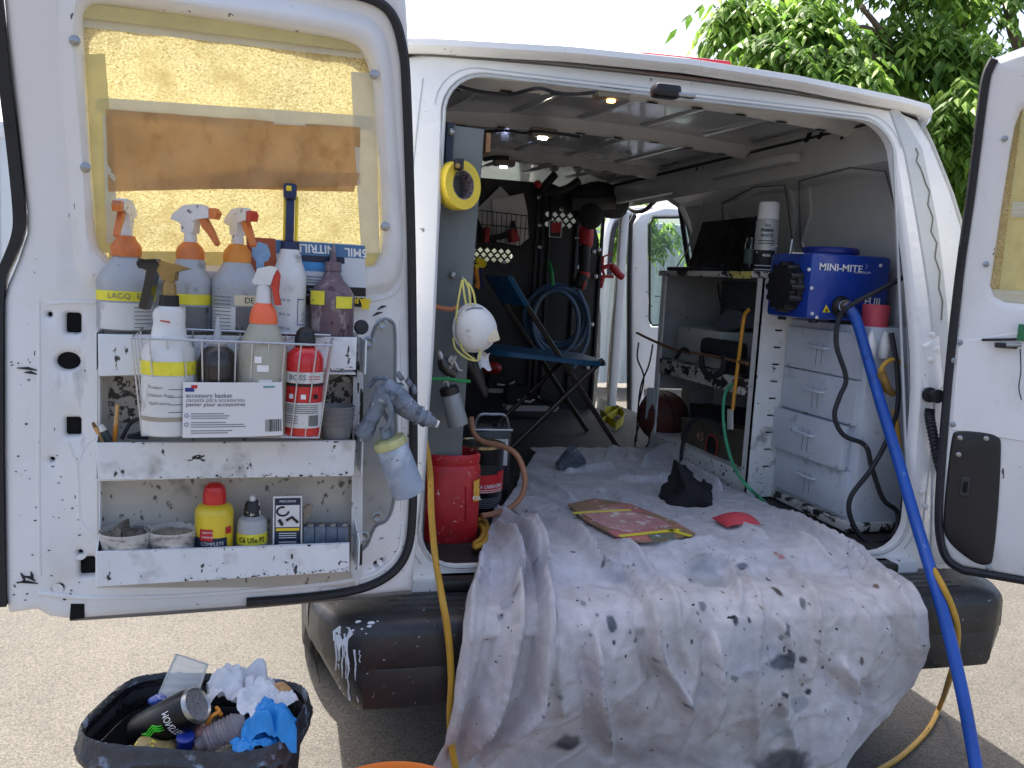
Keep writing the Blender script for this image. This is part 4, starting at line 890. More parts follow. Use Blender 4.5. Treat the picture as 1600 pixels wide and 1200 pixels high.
L.part('bottle', [(872, 27), (870, 28), (800, 29), (792, 28), (786, 24), (783, 17)], ypl); L.part('cap', [(785, 17.5), (768, 17.5), (757, 15), (752, 9), (751, 1)], mat('red_cap', (206, 26, 32), .3, var=.04, clear=.3))
L.patch('red_logo', 836, 818, 28.9, -45, -8, inkr); L.patch('navy_label', 870, 832, 28.7, -75, 40, gdark); L.patch('red_logo', 836, 818, 29.2, -36, -4, inkr)
L.text("GRIOT'S", 823, 4.5, 29.6, inkw, turn=-.35); L.text("GARAGE", 830, 4.5, 29.6, inkw, turn=-.35); L.text('COMPLETE', 841, 8, 29.2, labw, turn=-.1, squash=.9); L.text('COMPOUND', 850, 8, 29.2, labw, turn=-.05, squash=.9)
L.patch('red_seal', 827, 816, 28.9, 35, 58, inkr)
L = LP('squirt_bottle', 'small cloudy bottle with black cap and handwritten yellow band on the bottom tray', 'bottle', DL(393, 868, .065), 868)
L.part('bottle', [(868, 22), (866, 23), (818, 23), (808, 21), (803, 14)], clearb); L.part('cap', [(804, 13), (786, 12), (780, 9)], mat('spattered_black', (30, 30, 32), .4, spots=[((210, 210, 210), 50, .56, .6)]), 18); L.part('tip', [(780, 5), (773, 4), (771, 1)], whitesp, 12)
L.part('tape_band', [(845, 23.5), (828, 23.5)], yel, cap=False); L.text('C6 USe P2', 837, 11, 24, ink, bold=.02, squash=.85)
# blister pack
a, b, c, d = DL(427, 776, .085), DL(472, 775, .085), DL(472, 860, .085), DL(426, 861, .085)
BPk = thing('blister_pack', 'upright retail card with pictures of black clips on the bottom tray', 'packet', d)
def BQ(u, v, n=0): return a.lerp(b, u).lerp(d.lerp(c, u), v)+DLN*n
def bq(u0, v0, u1, v1, mm, nm, n): MB().add([BQ(u0, v0, n), BQ(u1, v0, n), BQ(u1, v1, n), BQ(u0, v1, n)], [(0, 1, 2, 3)]).build(nm, mm, BPk, smooth=0)
MB().prism([BQ(0, 0), BQ(1, 0), BQ(1, 1), BQ(0, 1)], -DLN*.004).build('card', cardm, BPk, smooth=0)
bq(.05, .03, .95, .97, gdark, 'printed_panel', .0006); bq(.09, .16, .91, .56, cardm, 'picture_panel', .001); bq(.1, .58, .9, .63, yelp, 'yellow_line', .001)
MB().tube([BQ(.33+.2*math.cos(t*.5), .27+.08*math.sin(t*.5), .0016) for t in range(11)], .0022, 5).build('clip_picture', ink, BPk)
MB().tube([BQ(.45, .44, .0016), BQ(.65, .38, .0016), BQ(.85, .48, .0016)], .0035, 5).build('clip_picture', ink, BPk); MB().tube([BQ(.2, .42, .0016), BQ(.32, .52, .0016)], .0038, 5).build('clip_picture', ink, BPk)
for v in (.67, .71, .75, .83, .87): bq(.2, v, .8, v+.012, inkw, 'print_line', .0012)
text('PRECISION', .007, lambda x, y: BQ(.5+x/(b-a).length, .09-y/(d-a).length, .0014), inkw, BPk)
MB().prism([DL(*q, .06) for q in ((474, 795), (484, 788), (490, 792), (480, 815), (474, 822))], -DLN*.01).build('torn_flap', mat('torn_card', (150, 140, 124), .7), BPk, smooth=0)
# clear organiser
OR = thing('parts_organiser', 'low clear plastic organiser with small compartments at the right end of the bottom tray', 'organiser', DL(508, 858, .06))
for i in range(4):
    q0 = DL(476+17.5*i, 824, .085); q1 = DL(476+17.5*(i+1)-1.5, 856, .085)
    MB().box((q0+q1)/2-DLN*.02, (abs(q1.x-q0.x), .04, abs(q0.z-q1.z)), b=.002).build('compartment', mat('organiser_blue', (104, 118, 136), .3, var=.3, vs=60, trans=.2), OR)
    MB().ball(DL(485+17.5*i, 821, .075), .008, (1, .8, .7), 10).build('small_part', steel, OR)
# --- spray gun hanging on the rack
gunm = mat('overspray_gun', (118, 128, 142), .6, .2, var=.3, vs=30, spots=[((64, 70, 80), 26, .52, .66, (1, 1, 1), 6), ((176, 184, 192), 40, .62, .7)], bump=.3, bs=70)
cupg = mat('overspray_cup', (150, 164, 184), .5, .1, var=.15, vs=12, spots=[((206, 214, 222), 20, .5, .8), ((80, 90, 104), 60, .64, .7)], bump=.1)
G = lambda px, py, n=.16: DL(px, py, n)
SG = thing('spray_gun', 'blue grey overspray covered spray gun with paint cup hooked beside the basket', 'spray gun', G(620, 785))
MB().tube([G(600, 598), G(612, 612), G(625, 628), G(640, 640), G(652, 648), G(668, 656), (G(680, 662))], [.016, .026, .026, .022, .019, .015, .010], 14).build('body', gunm, SG)
MB().tube([G(676, 660), G(684, 663)], [.008, .0085], 14).build('nozzle', whitesp, SG)
for a_, b_3, rr_ in (((612, 613), (616, 617), .0295), ((652, 648), (656, 650), .0215), ((662, 653), (667, 655.5), .0185)): MB().tube([G(*a_), G(*b_3)], rr_, 16).build('collar', gunm, SG)
MB().tube(smoothpath([G(604, 622, .185), G(611, 640, .185), G(609, 660, .185), G(600, 672, .18)]), .006, 8).build('trigger_guard', gunm, SG)
MB().lathe([(.012, 0), (.012, .006), (.007, .008), (.001, .008)], G(600, 622, .18), 14, DLN).build('pivot_screw', gunm, SG)
MB().tube(smoothpath([G(600, 606), G(592, 630), G(580, 655), G(572, 672), G(566, 684)], 3), [.018]*4+[.017]*4+[.019]*4+[.016], 12).build('grip', gunm, SG)
for q, q2 in (((622, 590), (628, 586)), ((636, 600), (642, 596)), ((644, 610), (650, 608))): MB().tube([G(*q), G(*q2)], [.009, .011], 10).build('adjust_knob', gunm, SG)
MB().tube(smoothpath([G(588, 628), G(600, 645), (G(610, 665)), G(612, 680), G(606, 686)]), .0045, 8).build('trigger', gunm, SG)
MB().tube(smoothpath([G(575, 606, .14), G(588, 592, .14), G(604, 592, .14), G(614, 602, .15)]), .005, 8).build('hanging_hook', gunm, SG)
MB().tube([G(574, 668), G(566, 690)], [.012, .008], 10).build('air_inlet', gunm, SG)
MB().tube([G(600, 668), G(604, 684)], [.010, .012], 12).build('fluid_inlet', gunm, SG)
A = G(607, 684); B = G(640, 772); ax = (B-A).normalized()
MB().lathe([(.020, 0), (.034, .003), (.036, .008), (.036, .018), (.033, .020)], A, 24, ax).build('cup_lid', mat('yellowed_lid', (188, 186, 130), .5, var=.2, vs=30), SG)
MB().lathe([(.033, .018), (.034, .022), (.036, (B-A).length-.01), (.034, (B-A).length-.002), (.028, (B-A).length), (.001, (B-A).length-.001)], A, 24, ax).build('paint_cup', cupg, SG)
# ================================================================== drop cloth
prof = [(1.46, .7305), (1.2, .7305), (.05, .7325), (.0, .728), (-.035, .705), (-.065, .684), (-.10, .675), (-.18, .676), (-.215, .664), (-.235, .635), (-.242, .58), (-.240, .45), (-.236, .32), (-.23, .06)]
SL = [0]
for a, b in zip(prof, prof[1:]): SL.append(SL[-1]+math.dist(a, b))
def pat(s):
    s = min(max(s, 0), SL[-1]-1e-6)
    for i in range(len(prof)-1):
        if s <= SL[i+1]:
            f = (s-SL[i])/(SL[i+1]-SL[i]); y = prof[i][0]+(prof[i+1][0]-prof[i][0])*f; z = prof[i][1]+(prof[i+1][1]-prof[i][1])*f
            t = Vector((prof[i+1][0]-prof[i][0], prof[i+1][1]-prof[i][1])).normalized(); return y, z, t
def pnorm(s):
    t = (pat(s-.02)[2]+pat(s)[2]+pat(s+.02)[2]).normalized(); return Vector((0, t.y, -t.x))
def onprof(px, py):
    d = ray(px, py); best = None
    for i in range(len(prof)-1):
        a = Vector(prof[i]); b = Vector(prof[i+1]); e = b-a; o = Vector((CAM.y, CAM.z)); dd = Vector((d.y, d.z))
        den = dd.x*e.y-dd.y*e.x
        if abs(den) < 1e-9: continue
        t = ((a-o).x*e.y-(a-o).y*e.x)/den; f = ((a-o).x*dd.y-(a-o).y*dd.x)/den
        if t > 0 and -.001 <= f <= 1.001 and (best is None or t < best[0]): best = (t, SL[i]+f*(SL[i+1]-SL[i]))
    if best is None: return None
    return (CAM.x+d.x*best[0], best[1])
lft = [onprof(*q) for q in ((838, 712), (822, 735), (800, 775), (772, 818), (756, 852), (746, 890), (735, 930), (722, 980), (712, 1040), (704, 1100), (692, 1160), (672, 1200))]
rgt = [onprof(*q) for q in ((1050, 704), (1098, 742), (1150, 772), (1205, 797), (1260, 818), (1310, 842), (1356, 872), (1402, 902), (1432, 935), (1446, 970), (1448, 1030), (1441, 1080), (1402, 1130), (1335, 1196))]
def interp(tab, s):
    tab = sorted([t for t in tab if t], key=lambda t: t[1])
    if s <= tab[0][1]: return tab[0][0]
    for a, b in zip(tab, tab[1:]):
        if s <= b[1]: return a[0]+(b[0]-a[0])*(s-a[1])/max(1e-6, b[1]-a[1])
    a, b = tab[-2:]; return b[0]+(b[0]-a[0])/max(1e-6, b[1]-a[1])*(s-b[1])
s0 = min(t[1] for t in lft+rgt)+.01; s1 = SL[-1]-.06
folds = [  # polyline in the photo, height, width
    ([(775, 825), (800, 862), (812, 900), (808, 962), (795, 1010), (777, 1080), (755, 1130), (725, 1192)], .030, .020),
    ([(796, 806), (828, 850), (848, 900), (852, 937), (850, 990), (840, 1060), (832, 1095), (800, 1135), (747, 1197)], .030, .022),
    ([(792, 830), (826, 900), (830, 950), (822, 1030), (806, 1090), (770, 1150), (735, 1197)], -.022, .018),
    ([(762, 845), (775, 900), (768, 980), (748, 1060), (722, 1140), (705, 1196)], -.016, .016),
    ([(752, 870), (742, 930), (728, 1000), (715, 1080), (700, 1170)], .016, .016),
    ([(758, 812), (804, 836), (830, 862), (838, 900)], .020, .018),
    ([(793, 757), (840, 778), (887, 800)], -.014, .016), ([(800, 745), (850, 768), (900, 792)], .012, .02),
    ([(800, 800), (880, 840), (930, 890), (977, 905), (1000, 935), (1015, 967), (1022, 1017), (1050, 1062), (1067, 1100), (1068, 1167)], .024, .020),
    ([(890, 835), (945, 870), (985, 925), (1003, 975), (1010, 1030), (1035, 1080), (1050, 1130)], -.014, .022),
    ([(960, 850), (1000, 880), (1040, 930), (1055, 990), (1085, 1060)], .010, .02),
    ([(925, 985), (930, 1055), (940, 1107), (965, 1195)], .018, .016), ([(905, 1000), (912, 1070), (922, 1120), (940, 1195)], -.012, .018),
    ([(870, 990), (868, 1050), (880, 1120)], .008, .02),
    ([(1110, 985), (1112, 1042), (1112, 1080), (1096, 1145)], .020, .016), ([(1100, 985), (1098, 1040), (1090, 1090)], -.010, .016),
    ([(1075, 888), (1105, 880), (1138, 892), (1150, 925), (1148, 960)], .014, .016), ([(1080, 905), (1110, 905), (1130, 925)], -.010, .02),
    ([(1185, 800), (1240, 822), (1290, 850), (1340, 890), (1385, 925), (1410, 960), (1422, 1010), (1432, 1075)], .016, .014),
    ([(1200, 812), (1270, 850), (1320, 892), (1370, 935), (1398, 980), (1412, 1050)], -.010, .014),
    ([(1235, 845), (1290, 885), (1330, 905)], .012, .022), ([(1225, 880), (1262, 935), (1262, 1025), (1250, 1060)], .012, .018), ([(1262, 1030), (1300, 1060), (1340, 1090)], -.008, .02),
    ([(1160, 870), (1180, 960), (1170, 1060), (1180, 1190)], .010, .020), ([(1300, 1020), (1330, 1080), (1310, 1130), (1270, 1190)], .018, .022), ([(1330, 1060), (1360, 1100), (1300, 1180)], -.012, .02),
    ([(1200, 960), (1230, 1010), (1220, 1090), (1240, 1190)], .009, .018), ([(1340, 950), (1350, 1010), (1340, 1060)], .007, .03),
    ([(960, 752), (1000, 760), (1045, 757), (1090, 770)], .012, .018), ([(940, 770), (958, 785), (950, 800)], -.014, .016), ([(830, 718), (880, 728), (905, 720)], .010, .02),
    ([(1000, 738), (1020, 722), (1042, 710), (1055, 722)], .016, .03), ([(948, 722), (955, 712), (975, 718), (990, 728)], .012, .022), ([(1060, 735), (1090, 755), (1130, 775)], .018, .02), ([(880, 745), (930, 740), (960, 735)], .012, .02),
    ([(1100, 790), (1150, 830), (1200, 850)], .010, .03), ([(1000, 850), (1060, 860), (1120, 850)], .008, .03)]
FP = []
for pl, h, wd in folds:
    q = [onprof(*p) for p in pl]; q = [Vector(p) for p in q if p]
    q = [Vector((v.x, v.y)) for v in smoothpath([(p.x, p.y, 0) for p in q], 4)]
    FP.append((q, h, wd, min(p.x for p in q)-3*wd, max(p.x for p in q)+3*wd, min(p.y for p in q)-3*wd, max(p.y for p in q)+3*wd))
def foldh(x, s):
    p = Vector((x, s)); tot = 0
    for q, h, wd, xa, xb, sa, sb in FP:
        if x < xa or x > xb or s < sa or s > sb: continue
        best = 9; bf = 0
        for i in range(len(q)-1):
            e = q[i+1]-q[i]; l2 = e.length_squared
            if l2 < 1e-10: continue
            t = min(1, max(0, (p-q[i]).dot(e)/l2)); d = (p-q[i]-e*t).length
            if d < best: best = d; bf = (i+t)/(len(q)-1)
        if best < 3*wd:
            tp = min(1, min(bf, 1-bf)*6+.05); u = best/wd
            tot += 2.5*h*tp*math.exp(-abs(u)**1.15*2.0) if h > 0 else 2.0*h*tp*math.exp(-u*u*.9)
    return tot
stains = []   # (x, s, rx, rs, shade, kind)
def stain(px, py, rx, ry, c, soft=.35):
    q = onprof(px, py)
    if not q: return
    a = onprof(px+rx, py); b = onprof(px, py+ry)
    if not a or not b: return
    kk = .85 if soft < .6 else 1; soft = soft*.45 if soft < .85 else soft; stains.append((q[0], q[1], kk*abs(a[0]-q[0])+1e-4, kk*abs(b[1]-q[1])+1e-4, c, soft))
dk = (.055, .06, .075); md = (.17, .175, .185)
for q in ((952, 975, 9, 14, (.075, .09, .115), .2), (1215, 1029, 20, 12, dk, .7), (1222, 981, 7, 9, md, .4), (1214, 992, 4, 5, md, .4), (1228, 1016, 6, 6, dk, .5), (1250, 1026, 6, 6, dk, .4), (1272, 981, 4, 4, md, .5), (1267, 995, 4, 4, md, .5), (1250, 946, 6, 9, md, .4), (1212, 930, 6, 10, (.10, .08, .07), .3), (1190, 1012, 26, 10, (.30, .36, .46), .9), (1170, 985, 12, 8, (.36, .40, .47), .9), (1090, 1075, 30, 14, (.36, .37, .42), .9), (1000, 1180, 40, 22, (.16, .14, .13), .9), (1100, 1185, 40, 16, (.22, .2, .19), .9), (1143, 968, 5, 8, dk, .25),
          (1094, 951, 7, 8, dk, .25), (1337, 1025, 4, 8, (.07, .05, .04), .25), (1220, 1078, 6, 6, dk, .3), (1258, 1076, 5, 5, dk, .3), (1140, 1052, 6, 5, md, .5), (858, 1063, 4, 4, md, .3), (850, 1085, 4, 4, md, .3), (871, 1080, 4, 4, md, .3), (836, 1094, 4, 4, md, .3), (854, 1096, 4, 4, md, .3), (1216, 1138, 16, 11, (.17, .28, .29), .4),
          (1245, 1098, 14, 13, (.34, .36, .40), .4), (1212, 1108, 14, 12, (.33, .31, .29), .4), (1020, 1052, 14, 14, (.42, .42, .42), .3), (1100, 910, 32, 22, (.40, .41, .43), .5), (802, 952, 8, 5, md, .5), (782, 965, 6, 6, (.24, .25, .30), .6), (790, 950, 12, 14, (.42, .42, .46), .5), (820, 1143, 11, 4, (.17, .13, .11), .4), (890, 1166, 22, 14, (.09, .09, .10), .8), (1216, 1188, 42, 22, (.07, .07, .08), .8),
          (1016, 949, 3, 4, dk, .3), (910, 950, 6, 5, (.16, .17, .22), .5), (930, 965, 4, 4, dk, .3), (990, 1000, 5, 4, md, .5), (1020, 1025, 4, 4, md, .4), (860, 968, 5, 4, md, .5), (1218, 876, 6, 4, (.44, .05, .03), .4), (1210, 870, 4, 3, (.44, .07, .05), .4), (1155, 893, 7, 8, (.10, .11, .15), .6), (1040, 1190, 50, 20, (.20, .17, .15), .9), (990, 1130, 40, 30, (.36, .30, .27), .9),
          (1320, 1150, 60, 16, (.42, .38, .36), .9), (1190, 1140, 60, 50, (.46, .42, .38), .9), (920, 1130, 90, 26, (.44, .38, .34), .9), (1130, 1110, 60, 40, (.46, .42, .38), .9), (1165, 1010, 40, 30, (.38, .42, .50), .9), (1180, 1040, 40, 14, (.35, .40, .48), .9), (1300, 990, 50, 40, (.50, .46, .42), .9), (1020, 880, 60, 30, (.44, .46, .52), .9), (900, 930, 90, 40, (.46, .48, .56), .9), (800, 900, 60, 60, (.42, .42, .52), .9), (1080, 960, 40, 30, (.42, .44, .48), .9),
          (940, 820, 120, 30, (.38, .38, .44), .9), (1150, 860, 70, 40, (.44, .46, .52), .9), (725, 1150, 25, 40, (.52, .40, .36), .9), (1075, 1010, 20, 60, (.50, .46, .42), .9), (1160, 1150, 40, 50, (.38, .34, .32), .9), (1385, 1010, 40, 60, (.50, .48, .47), .9)): stain(*q)
rs = random.Random(11)
for i in range(120):
    px, py = rs.uniform(790, 1400), rs.uniform(860, 1190)
    if rs.random() < .6: px, py = rs.gauss(1190, 90), rs.gauss(1010, 70)
    r = rs.choice((.9, 1.2, 1.5, 2.0, 2.8)); stain(px, py, r, r*rs.uniform(.7, 1.6), rs.choice((dk, dk, md, (.2, .13, .1))), .4)
for i in range(40):
    px, py = rs.uniform(780, 1350), rs.uniform(830, 1190); r = rs.uniform(10, 30); g = rs.uniform(.34, .5)
    stain(px, py, r, r*.7, (g, g*rs.uniform(.92, 1), g*rs.uniform(.88, 1.08)), .9)
NU, NV = 330, 400
CV = []; CC = []
for j in range(NV+1):
    s = s0+(s1-s0)*j/NV; xl, xr = interp(lft, s), interp(rgt, s); nrm = pnorm(s); y, z, _ = pat(s)
    near = sorted(stains, key=lambda q: 0) ; near = [q for q in stains if abs(s-q[1]) < q[3]*1.7]
    hang = max(0, min(1, (s-SL[8])/.15)); flat = max(0, min(1, (SL[3]-s)/.15))
    for i in range(NU+1):
        u = i/NU; x = xl+(xr-xl)*u
        x += .010*noise.noise(Vector((s*7, u*3, 1.5)))*(1-abs(2*u-1))
        h = foldh(x, s)
        n1 = noise.noise(Vector((x*6+.3*s, s*6, 2))); n2 = noise.noise(Vector((x*15, s*13, 4))); n3 = noise.noise(Vector((x*40, s*34, 9)))
        h += .003*(1-abs(n1)*2)*(.5+.5*flat)+.0014*n2+.0007*n3+(.002+.003*hang)*max(0, 1-abs(noise.noise(Vector((x*4-s*3, s*2.5+x*2, 7)))*9))+(.002+.002*hang)*max(0, 1-abs(noise.noise(Vector((x*7+s*5, s*4-x*3, 3)))*9))+.003*max(0, 1-abs(noise.noise(Vector((x*11-s*2, s*9+x*4, 13)))*9))
        h += hang*.008*math.sin(x*17+2.5*n1+s*4)
        P = Vector((x, y, z))+nrm*max(h+.010, .002 if hang < .3 else -.014)
        if flat > .5: P.z = max(P.z, .7245)
        if hang > 0:
            bell = math.exp(-((x+.32)/.24)**2); P.y += .10*bell*max(0, (.47-P.z)/.3)
            P.y += .05*max(0, (x-.35)/.25)*max(0, (.55-P.z)/.2)
        CV.append(P)
        c = Vector((.57, .55, .56)); w_ = 1+.05*n1+.05*n2; c *= w_
        for (sx, ss, rx, ry, col, soft) in near:
            dx = (x-sx)/rx; ds = (s-ss)/ry; d = math.sqrt(dx*dx+ds*ds)
            if d < 1.7:
                d *= 1+.28*noise.noise(Vector((x*45, s*45, sx*9)))+.22*noise.noise(Vector((x*14, s*14, ss)))
                a = max(0, min(1, (1+soft*.6-d)/(soft+.08)));
                if soft > .85: a *= .33
                c = c.lerp(Vector(col), a)
        CC.append(c)
fs = [(j*(NU+1)+i, j*(NU+1)+i+1, (j+1)*(NU+1)+i+1, (j+1)*(NU+1)+i) for j in range(NV) for i in range(NU)]
me = bpy.data.meshes.new('drop_cloth'); o0 = Vector((.1, .2, .06)); me.from_pydata([v-o0 for v in CV], [], fs)
at_ = me.color_attributes.new('stain', 'FLOAT_COLOR', 'POINT'); at_.data.foreach_set('color', [k for c in CC for k in (c.x, c.y, c.z, 1)])
me.polygons.foreach_set('use_smooth', [True]*len(me.polygons))
cm = bpy.data.materials.new('canvas'); cm.use_nodes = True; N = cm.node_tree.nodes; Lk = cm.node_tree.links; b = N['Principled BSDF']
va = N.new('ShaderNodeVertexColor'); va.layer_name = 'stain'; g = N.new('ShaderNodeNewGeometry')
nn = N.new('ShaderNodeTexNoise'); nn.inputs['Scale'].default_value = 30; nn.inputs['Detail'].default_value = 6; Lk.new(g.outputs['Position'], nn.inputs['Vector'])
mr = N.new('ShaderNodeMapRange'); mr.inputs['From Min'].default_value = .3; mr.inputs['From Max'].default_value = .7; mr.inputs['To Min'].default_value = .86; mr.inputs['To Max'].default_value = 1.1; Lk.new(nn.outputs[0], mr.inputs[0])
mx = N.new('ShaderNodeMix'); mx.data_type = 'RGBA'; mx.blend_type = 'MULTIPLY'; mx.inputs['Factor'].default_value = 1; Lk.new(va.outputs[0], mx.inputs['A']); Lk.new(mr.outputs[0], mx.inputs['B'])
cur_ = mx.outputs['Result']
for sc_, lo_, hi_, cc_ in ((38, .725, .735, (50, 50, 56)), (64, .735, .745, (40, 38, 40))):
    fn_ = N.new('ShaderNodeTexNoise'); fn_.inputs['Scale'].default_value = sc_; fn_.inputs['Detail'].default_value = 3; Lk.new(g.outputs['Position'], fn_.inputs['Vector'])
    fr_ = N.new('ShaderNodeMapRange'); fr_.inputs['From Min'].default_value = lo_; fr_.inputs['From Max'].default_value = hi_; Lk.new(fn_.outputs[0], fr_.inputs[0])
    fm_ = N.new('ShaderNodeMix'); fm_.data_type = 'RGBA'; fm_.inputs['B'].default_value = lin(cc_); Lk.new(cur_, fm_.inputs['A']); Lk.new(fr_.outputs[0], fm_.inputs['Factor']); cur_ = fm_.outputs['Result']
Lk.new(cur_, b.inputs['Base Color']); b.inputs['Roughness'].default_value = .9; b.inputs['Specular IOR Level'].default_value = .15; b.inputs['Sheen Weight'].default_value = .1
n2 = N.new('ShaderNodeTexNoise'); n2.inputs['Scale'].default_value = 160; n2.inputs['Detail'].default_value = 8; Lk.new(g.outputs['Position'], n2.inputs['Vector']); bp = N.new('ShaderNodeBump'); bp.inputs['Strength'].default_value = .35; bp.inputs['Distance'].default_value = .006
Lk.new(n2.outputs[0], bp.inputs['Height']); Lk.new(bp.outputs[0], b.inputs['Normal'])
me.materials.append(cm); dc = bpy.data.objects.new('drop_cloth', me); COL.objects.link(dc); dc.location = o0
md_ = dc.modifiers.new('thickness', 'SOLIDIFY'); md_.thickness = .003; md_.offset = -1
tag(dc, 'pale paint stained canvas drop cloth hanging over the rear bumper', 'drop cloth')
def cloth_z(x, y):
    best = None
    for P in CV[::3]:
        d = (P.x-x)**2+(P.y-y)**2
        if best is None or d < best[0]: best = (d, P.z)
    return best[1]
# ================================================================== inside the van, left side
boardm = mat('grey_board', (104, 110, 112), .5, var=.1, vs=8, spots=[((150, 154, 154), 60, .72, .76), ((60, 62, 64), 12, .66, .8)])
GBy = .22
GBD = thing('tool_board', 'tall grey board fixed upright just inside the left of the cargo opening', 'board', Y(705, 700, GBy))
MB().plate([(p.x, p.z) for p in [Y(*q, GBy) for q in ((680, 192), (757, 202), (740, 420), (722, 700), (724, 850), (640, 850), (645, 500))]], [], lambda x, z, n=0: Vector((x, GBy-n, z)), rows=((0, 0), (.002, .003)), back=-.02).build('panel', boardm, GBD, smooth=0)
MB().plate([(p.x, p.z) for p in [Y(*q, GBy-.005) for q in ((697, 190), (710, 192), (706, 262), (694, 262))]], [], lambda x, z, n=0: Vector((x, GBy-.005-n, z)), rows=((0, 0), (.002, .006)), back=-.004).build('steel_strip', mat('navy_steel', (40, 50, 64), .4, .3), GBD, smooth=0)
for q in ((705, 206), (707, 430)): MB().lathe([(.009, 0), (.009, .004), (.004, .008)], Y(*q, GBy-.012), 12, Vector((0, -1, 0))).build('bolt', steel, GBD)
ply = mat('plywood_edge', (150, 110, 74), .7, var=.2, vs=40); MB().box(Y(759, 225, .26), (.012, .06, .05)).build('ply_edge', ply, GBD)
# tape roll on its hook
c = Y(716, 290, GBy-.06); ax = Vector((.52, -.85, .05)).normalized()
TR = thing('tape_roll', 'big roll of yellow masking tape hanging on the grey board', 'tape roll', c-Zv*.07)
k = mpp(c); R0, R1 = 38*k, 22.5*k
MB().lathe([(R1, -.02), (R0*.985, -.02), (R0, -.017), (R0, .017), (R0*.985, .02), (R1, .02), (R1, -.02)], c, 48, ax, cap=False).build('tape', mat('tape_yellow_roll', (226, 200, 66), .55, var=.06, vs=20), TR)
MB().lathe([(R1*1.0, -.0205), (R1*1.0, .0205), (R1*.93, .0205), (R1*.93, -.0205), (R1*1.0, -.0205)], c, 40, ax, cap=False).build('cardboard_core', mat('core_grey', (120, 110, 116), .7, spots=[((70, 60, 80), 60, .5, .6, (1, 1, 3))]), TR)
HK = MB().box(Y(715, 258, GBy-.09), (13*k, .06, 16*k), b=.002).build('hook_plate', blackplas, GBD); MB().tube([Y(715, 264, GBy-.0), Y(715, 272, GBy-.06), Y(715, 272, GBy-.1)], .006, 8).build('hook', rubber, GBD)
MB().lathe([(.006, 0), (.006, .003), (.001, .004)], Y(715, 259, GBy-.121), 10, Vector((0, -1, 0))).build('rivet', goldm, GBD)
# dust mask with straps
W0 = GBy-.09
c = Y(741, 512, W0); k = mpp(c)
DMk = thing('dust_mask', 'white cup dust mask with valve hanging by its straps on the grey board', 'mask', Y(741, 545, W0))
maskm = mat('mask_white', (222, 222, 222), .8, var=.04, vs=30, spots=[((150, 150, 150), 20, .66, .8)], bump=.06, bs=200)
ax = Vector((.25, -.95, .1)).normalized(); rot = Matrix.Rotation(math.radians(-20), 3, 'Y')
def cup(u, v):
    t = 2*math.pi*u; r = math.sin(v*math.pi/2)
    x = 33*k*r*math.cos(t)*(1-.12*math.sin(t)); z = 37*k*r*math.sin(t); d = 28*k*math.cos(v*math.pi/2)**.8 if v < 1 else 0
    q = rot @ Vector((x, -d, z)); return c+q
MB().grid(cup, 32, 10).build('cup', maskm, DMk)
MB().tube([cup(i/30, 1) for i in range(30)], .004, 6, closed=True).build('rim', maskm, DMk)
vq = cup(.88, .55); MB().box(vq, (20*k, 7*k, 18*k), rot, b=.004).build('valve', mat('valve_cream', (222, 212, 186), .5), DMk)
MB().tube([cup(.30, .75)+Vector((0, -.004, 0)), cup(.22, .7)+Vector((0, -.005, 0)), cup(.14, .78)+Vector((0, -.004, 0))], .003, 6).build('nose_clip', steel, DMk)
stm = mat('strap_yellow', (214, 206, 120), .6)
for pts in (((712, 498), (716, 470), (722, 437)), ((728, 475), (724, 450), (723, 437)), ((735, 478), (733, 455), (728, 440), (724, 436)), ((743, 476), (739, 455), (731, 442)), ((708, 528), (712, 545), (730, 560), (748, 562), (749, 540)), ((714, 500), (720, 520), (722, 545), (742, 562))):
    MB().tube(smoothpath([Y(*q, W0-.02) for q in pts]), .0028, 5).build('strap', stm, DMk)
MB().tube([Y(723, 434, GBy), Y(723, 434, GBy-.08)], .004, 6).build('peg', steel, GBD)
tag(MB().grid(lambda u, v: Y(748+18*u, 550+26*v-3*math.sin(u*6), W0+.05)+Vector((0, .02*math.sin(v*4), 0)), 8, 8).build('shop_rag', maskm), 'small white rag hanging below the dust mask', 'rag')
# second spray gun with grey pot, hanging lower
SG2 = thing('spray_gun', 'dark spray gun with pale grey pot hanging below the dust mask', 'spray gun', Y(712, 668, W0))
g2 = mat('dark_gun_metal', (70, 68, 66), .35, .7, var=.3, vs=40, spots=[((170, 150, 130), 50, .62, .7)])
GG = lambda px, py, y=W0: Y(px, py, y)
MB().tube([GG(690, 560), GG(694, 572), GG(702, 580), GG(712, 586)], [.012, .017, .016, .011], 12).build('body', g2, SG2)
MB().tube(smoothpath([GG(684, 548), GG(688, 555), GG(690, 565)]), [.006, .006]+[.009]*11, 10).build('air_cap', steel, SG2)
MB().tube(smoothpath([GG(700, 590), GG(696, 575), GG(706, 556)], 3), .007, 8).build('trigger', steel, SG2)
MB().tube([GG(712, 556), GG(700, 580), GG(692, 600)], .005, 8).build('lever', steel, SG2); MB().tube([GG(706, 556), GG(716, 578), GG(722, 580)], .004, 8).build('hook', steel, SG2)
MB().tube(smoothpath([GG(728, 560, .25), GG(738, 575, .25), GG(750, 600, .25), GG(759, 620, .25)], 4), [.022, .022, .023, .024, .023, .022, .02, .018, .016, .014, .012, .010, .006], 12).build('grip', blackplas, SG2)
A = GG(697, 592); MB().tube([A, GG(701, 607)], .004, 8).build('stem', steel, SG2)
A = GG(701, 606); B = GG(716, 664); ax = (B-A).normalized(); kk = mpp(A)
MB().lathe([(13*kk, -.003), (15*kk, 0), (15.5*kk, .012), (14.5*kk, .018)], A, 24, ax).build('pot_lid', blackplas, SG2)
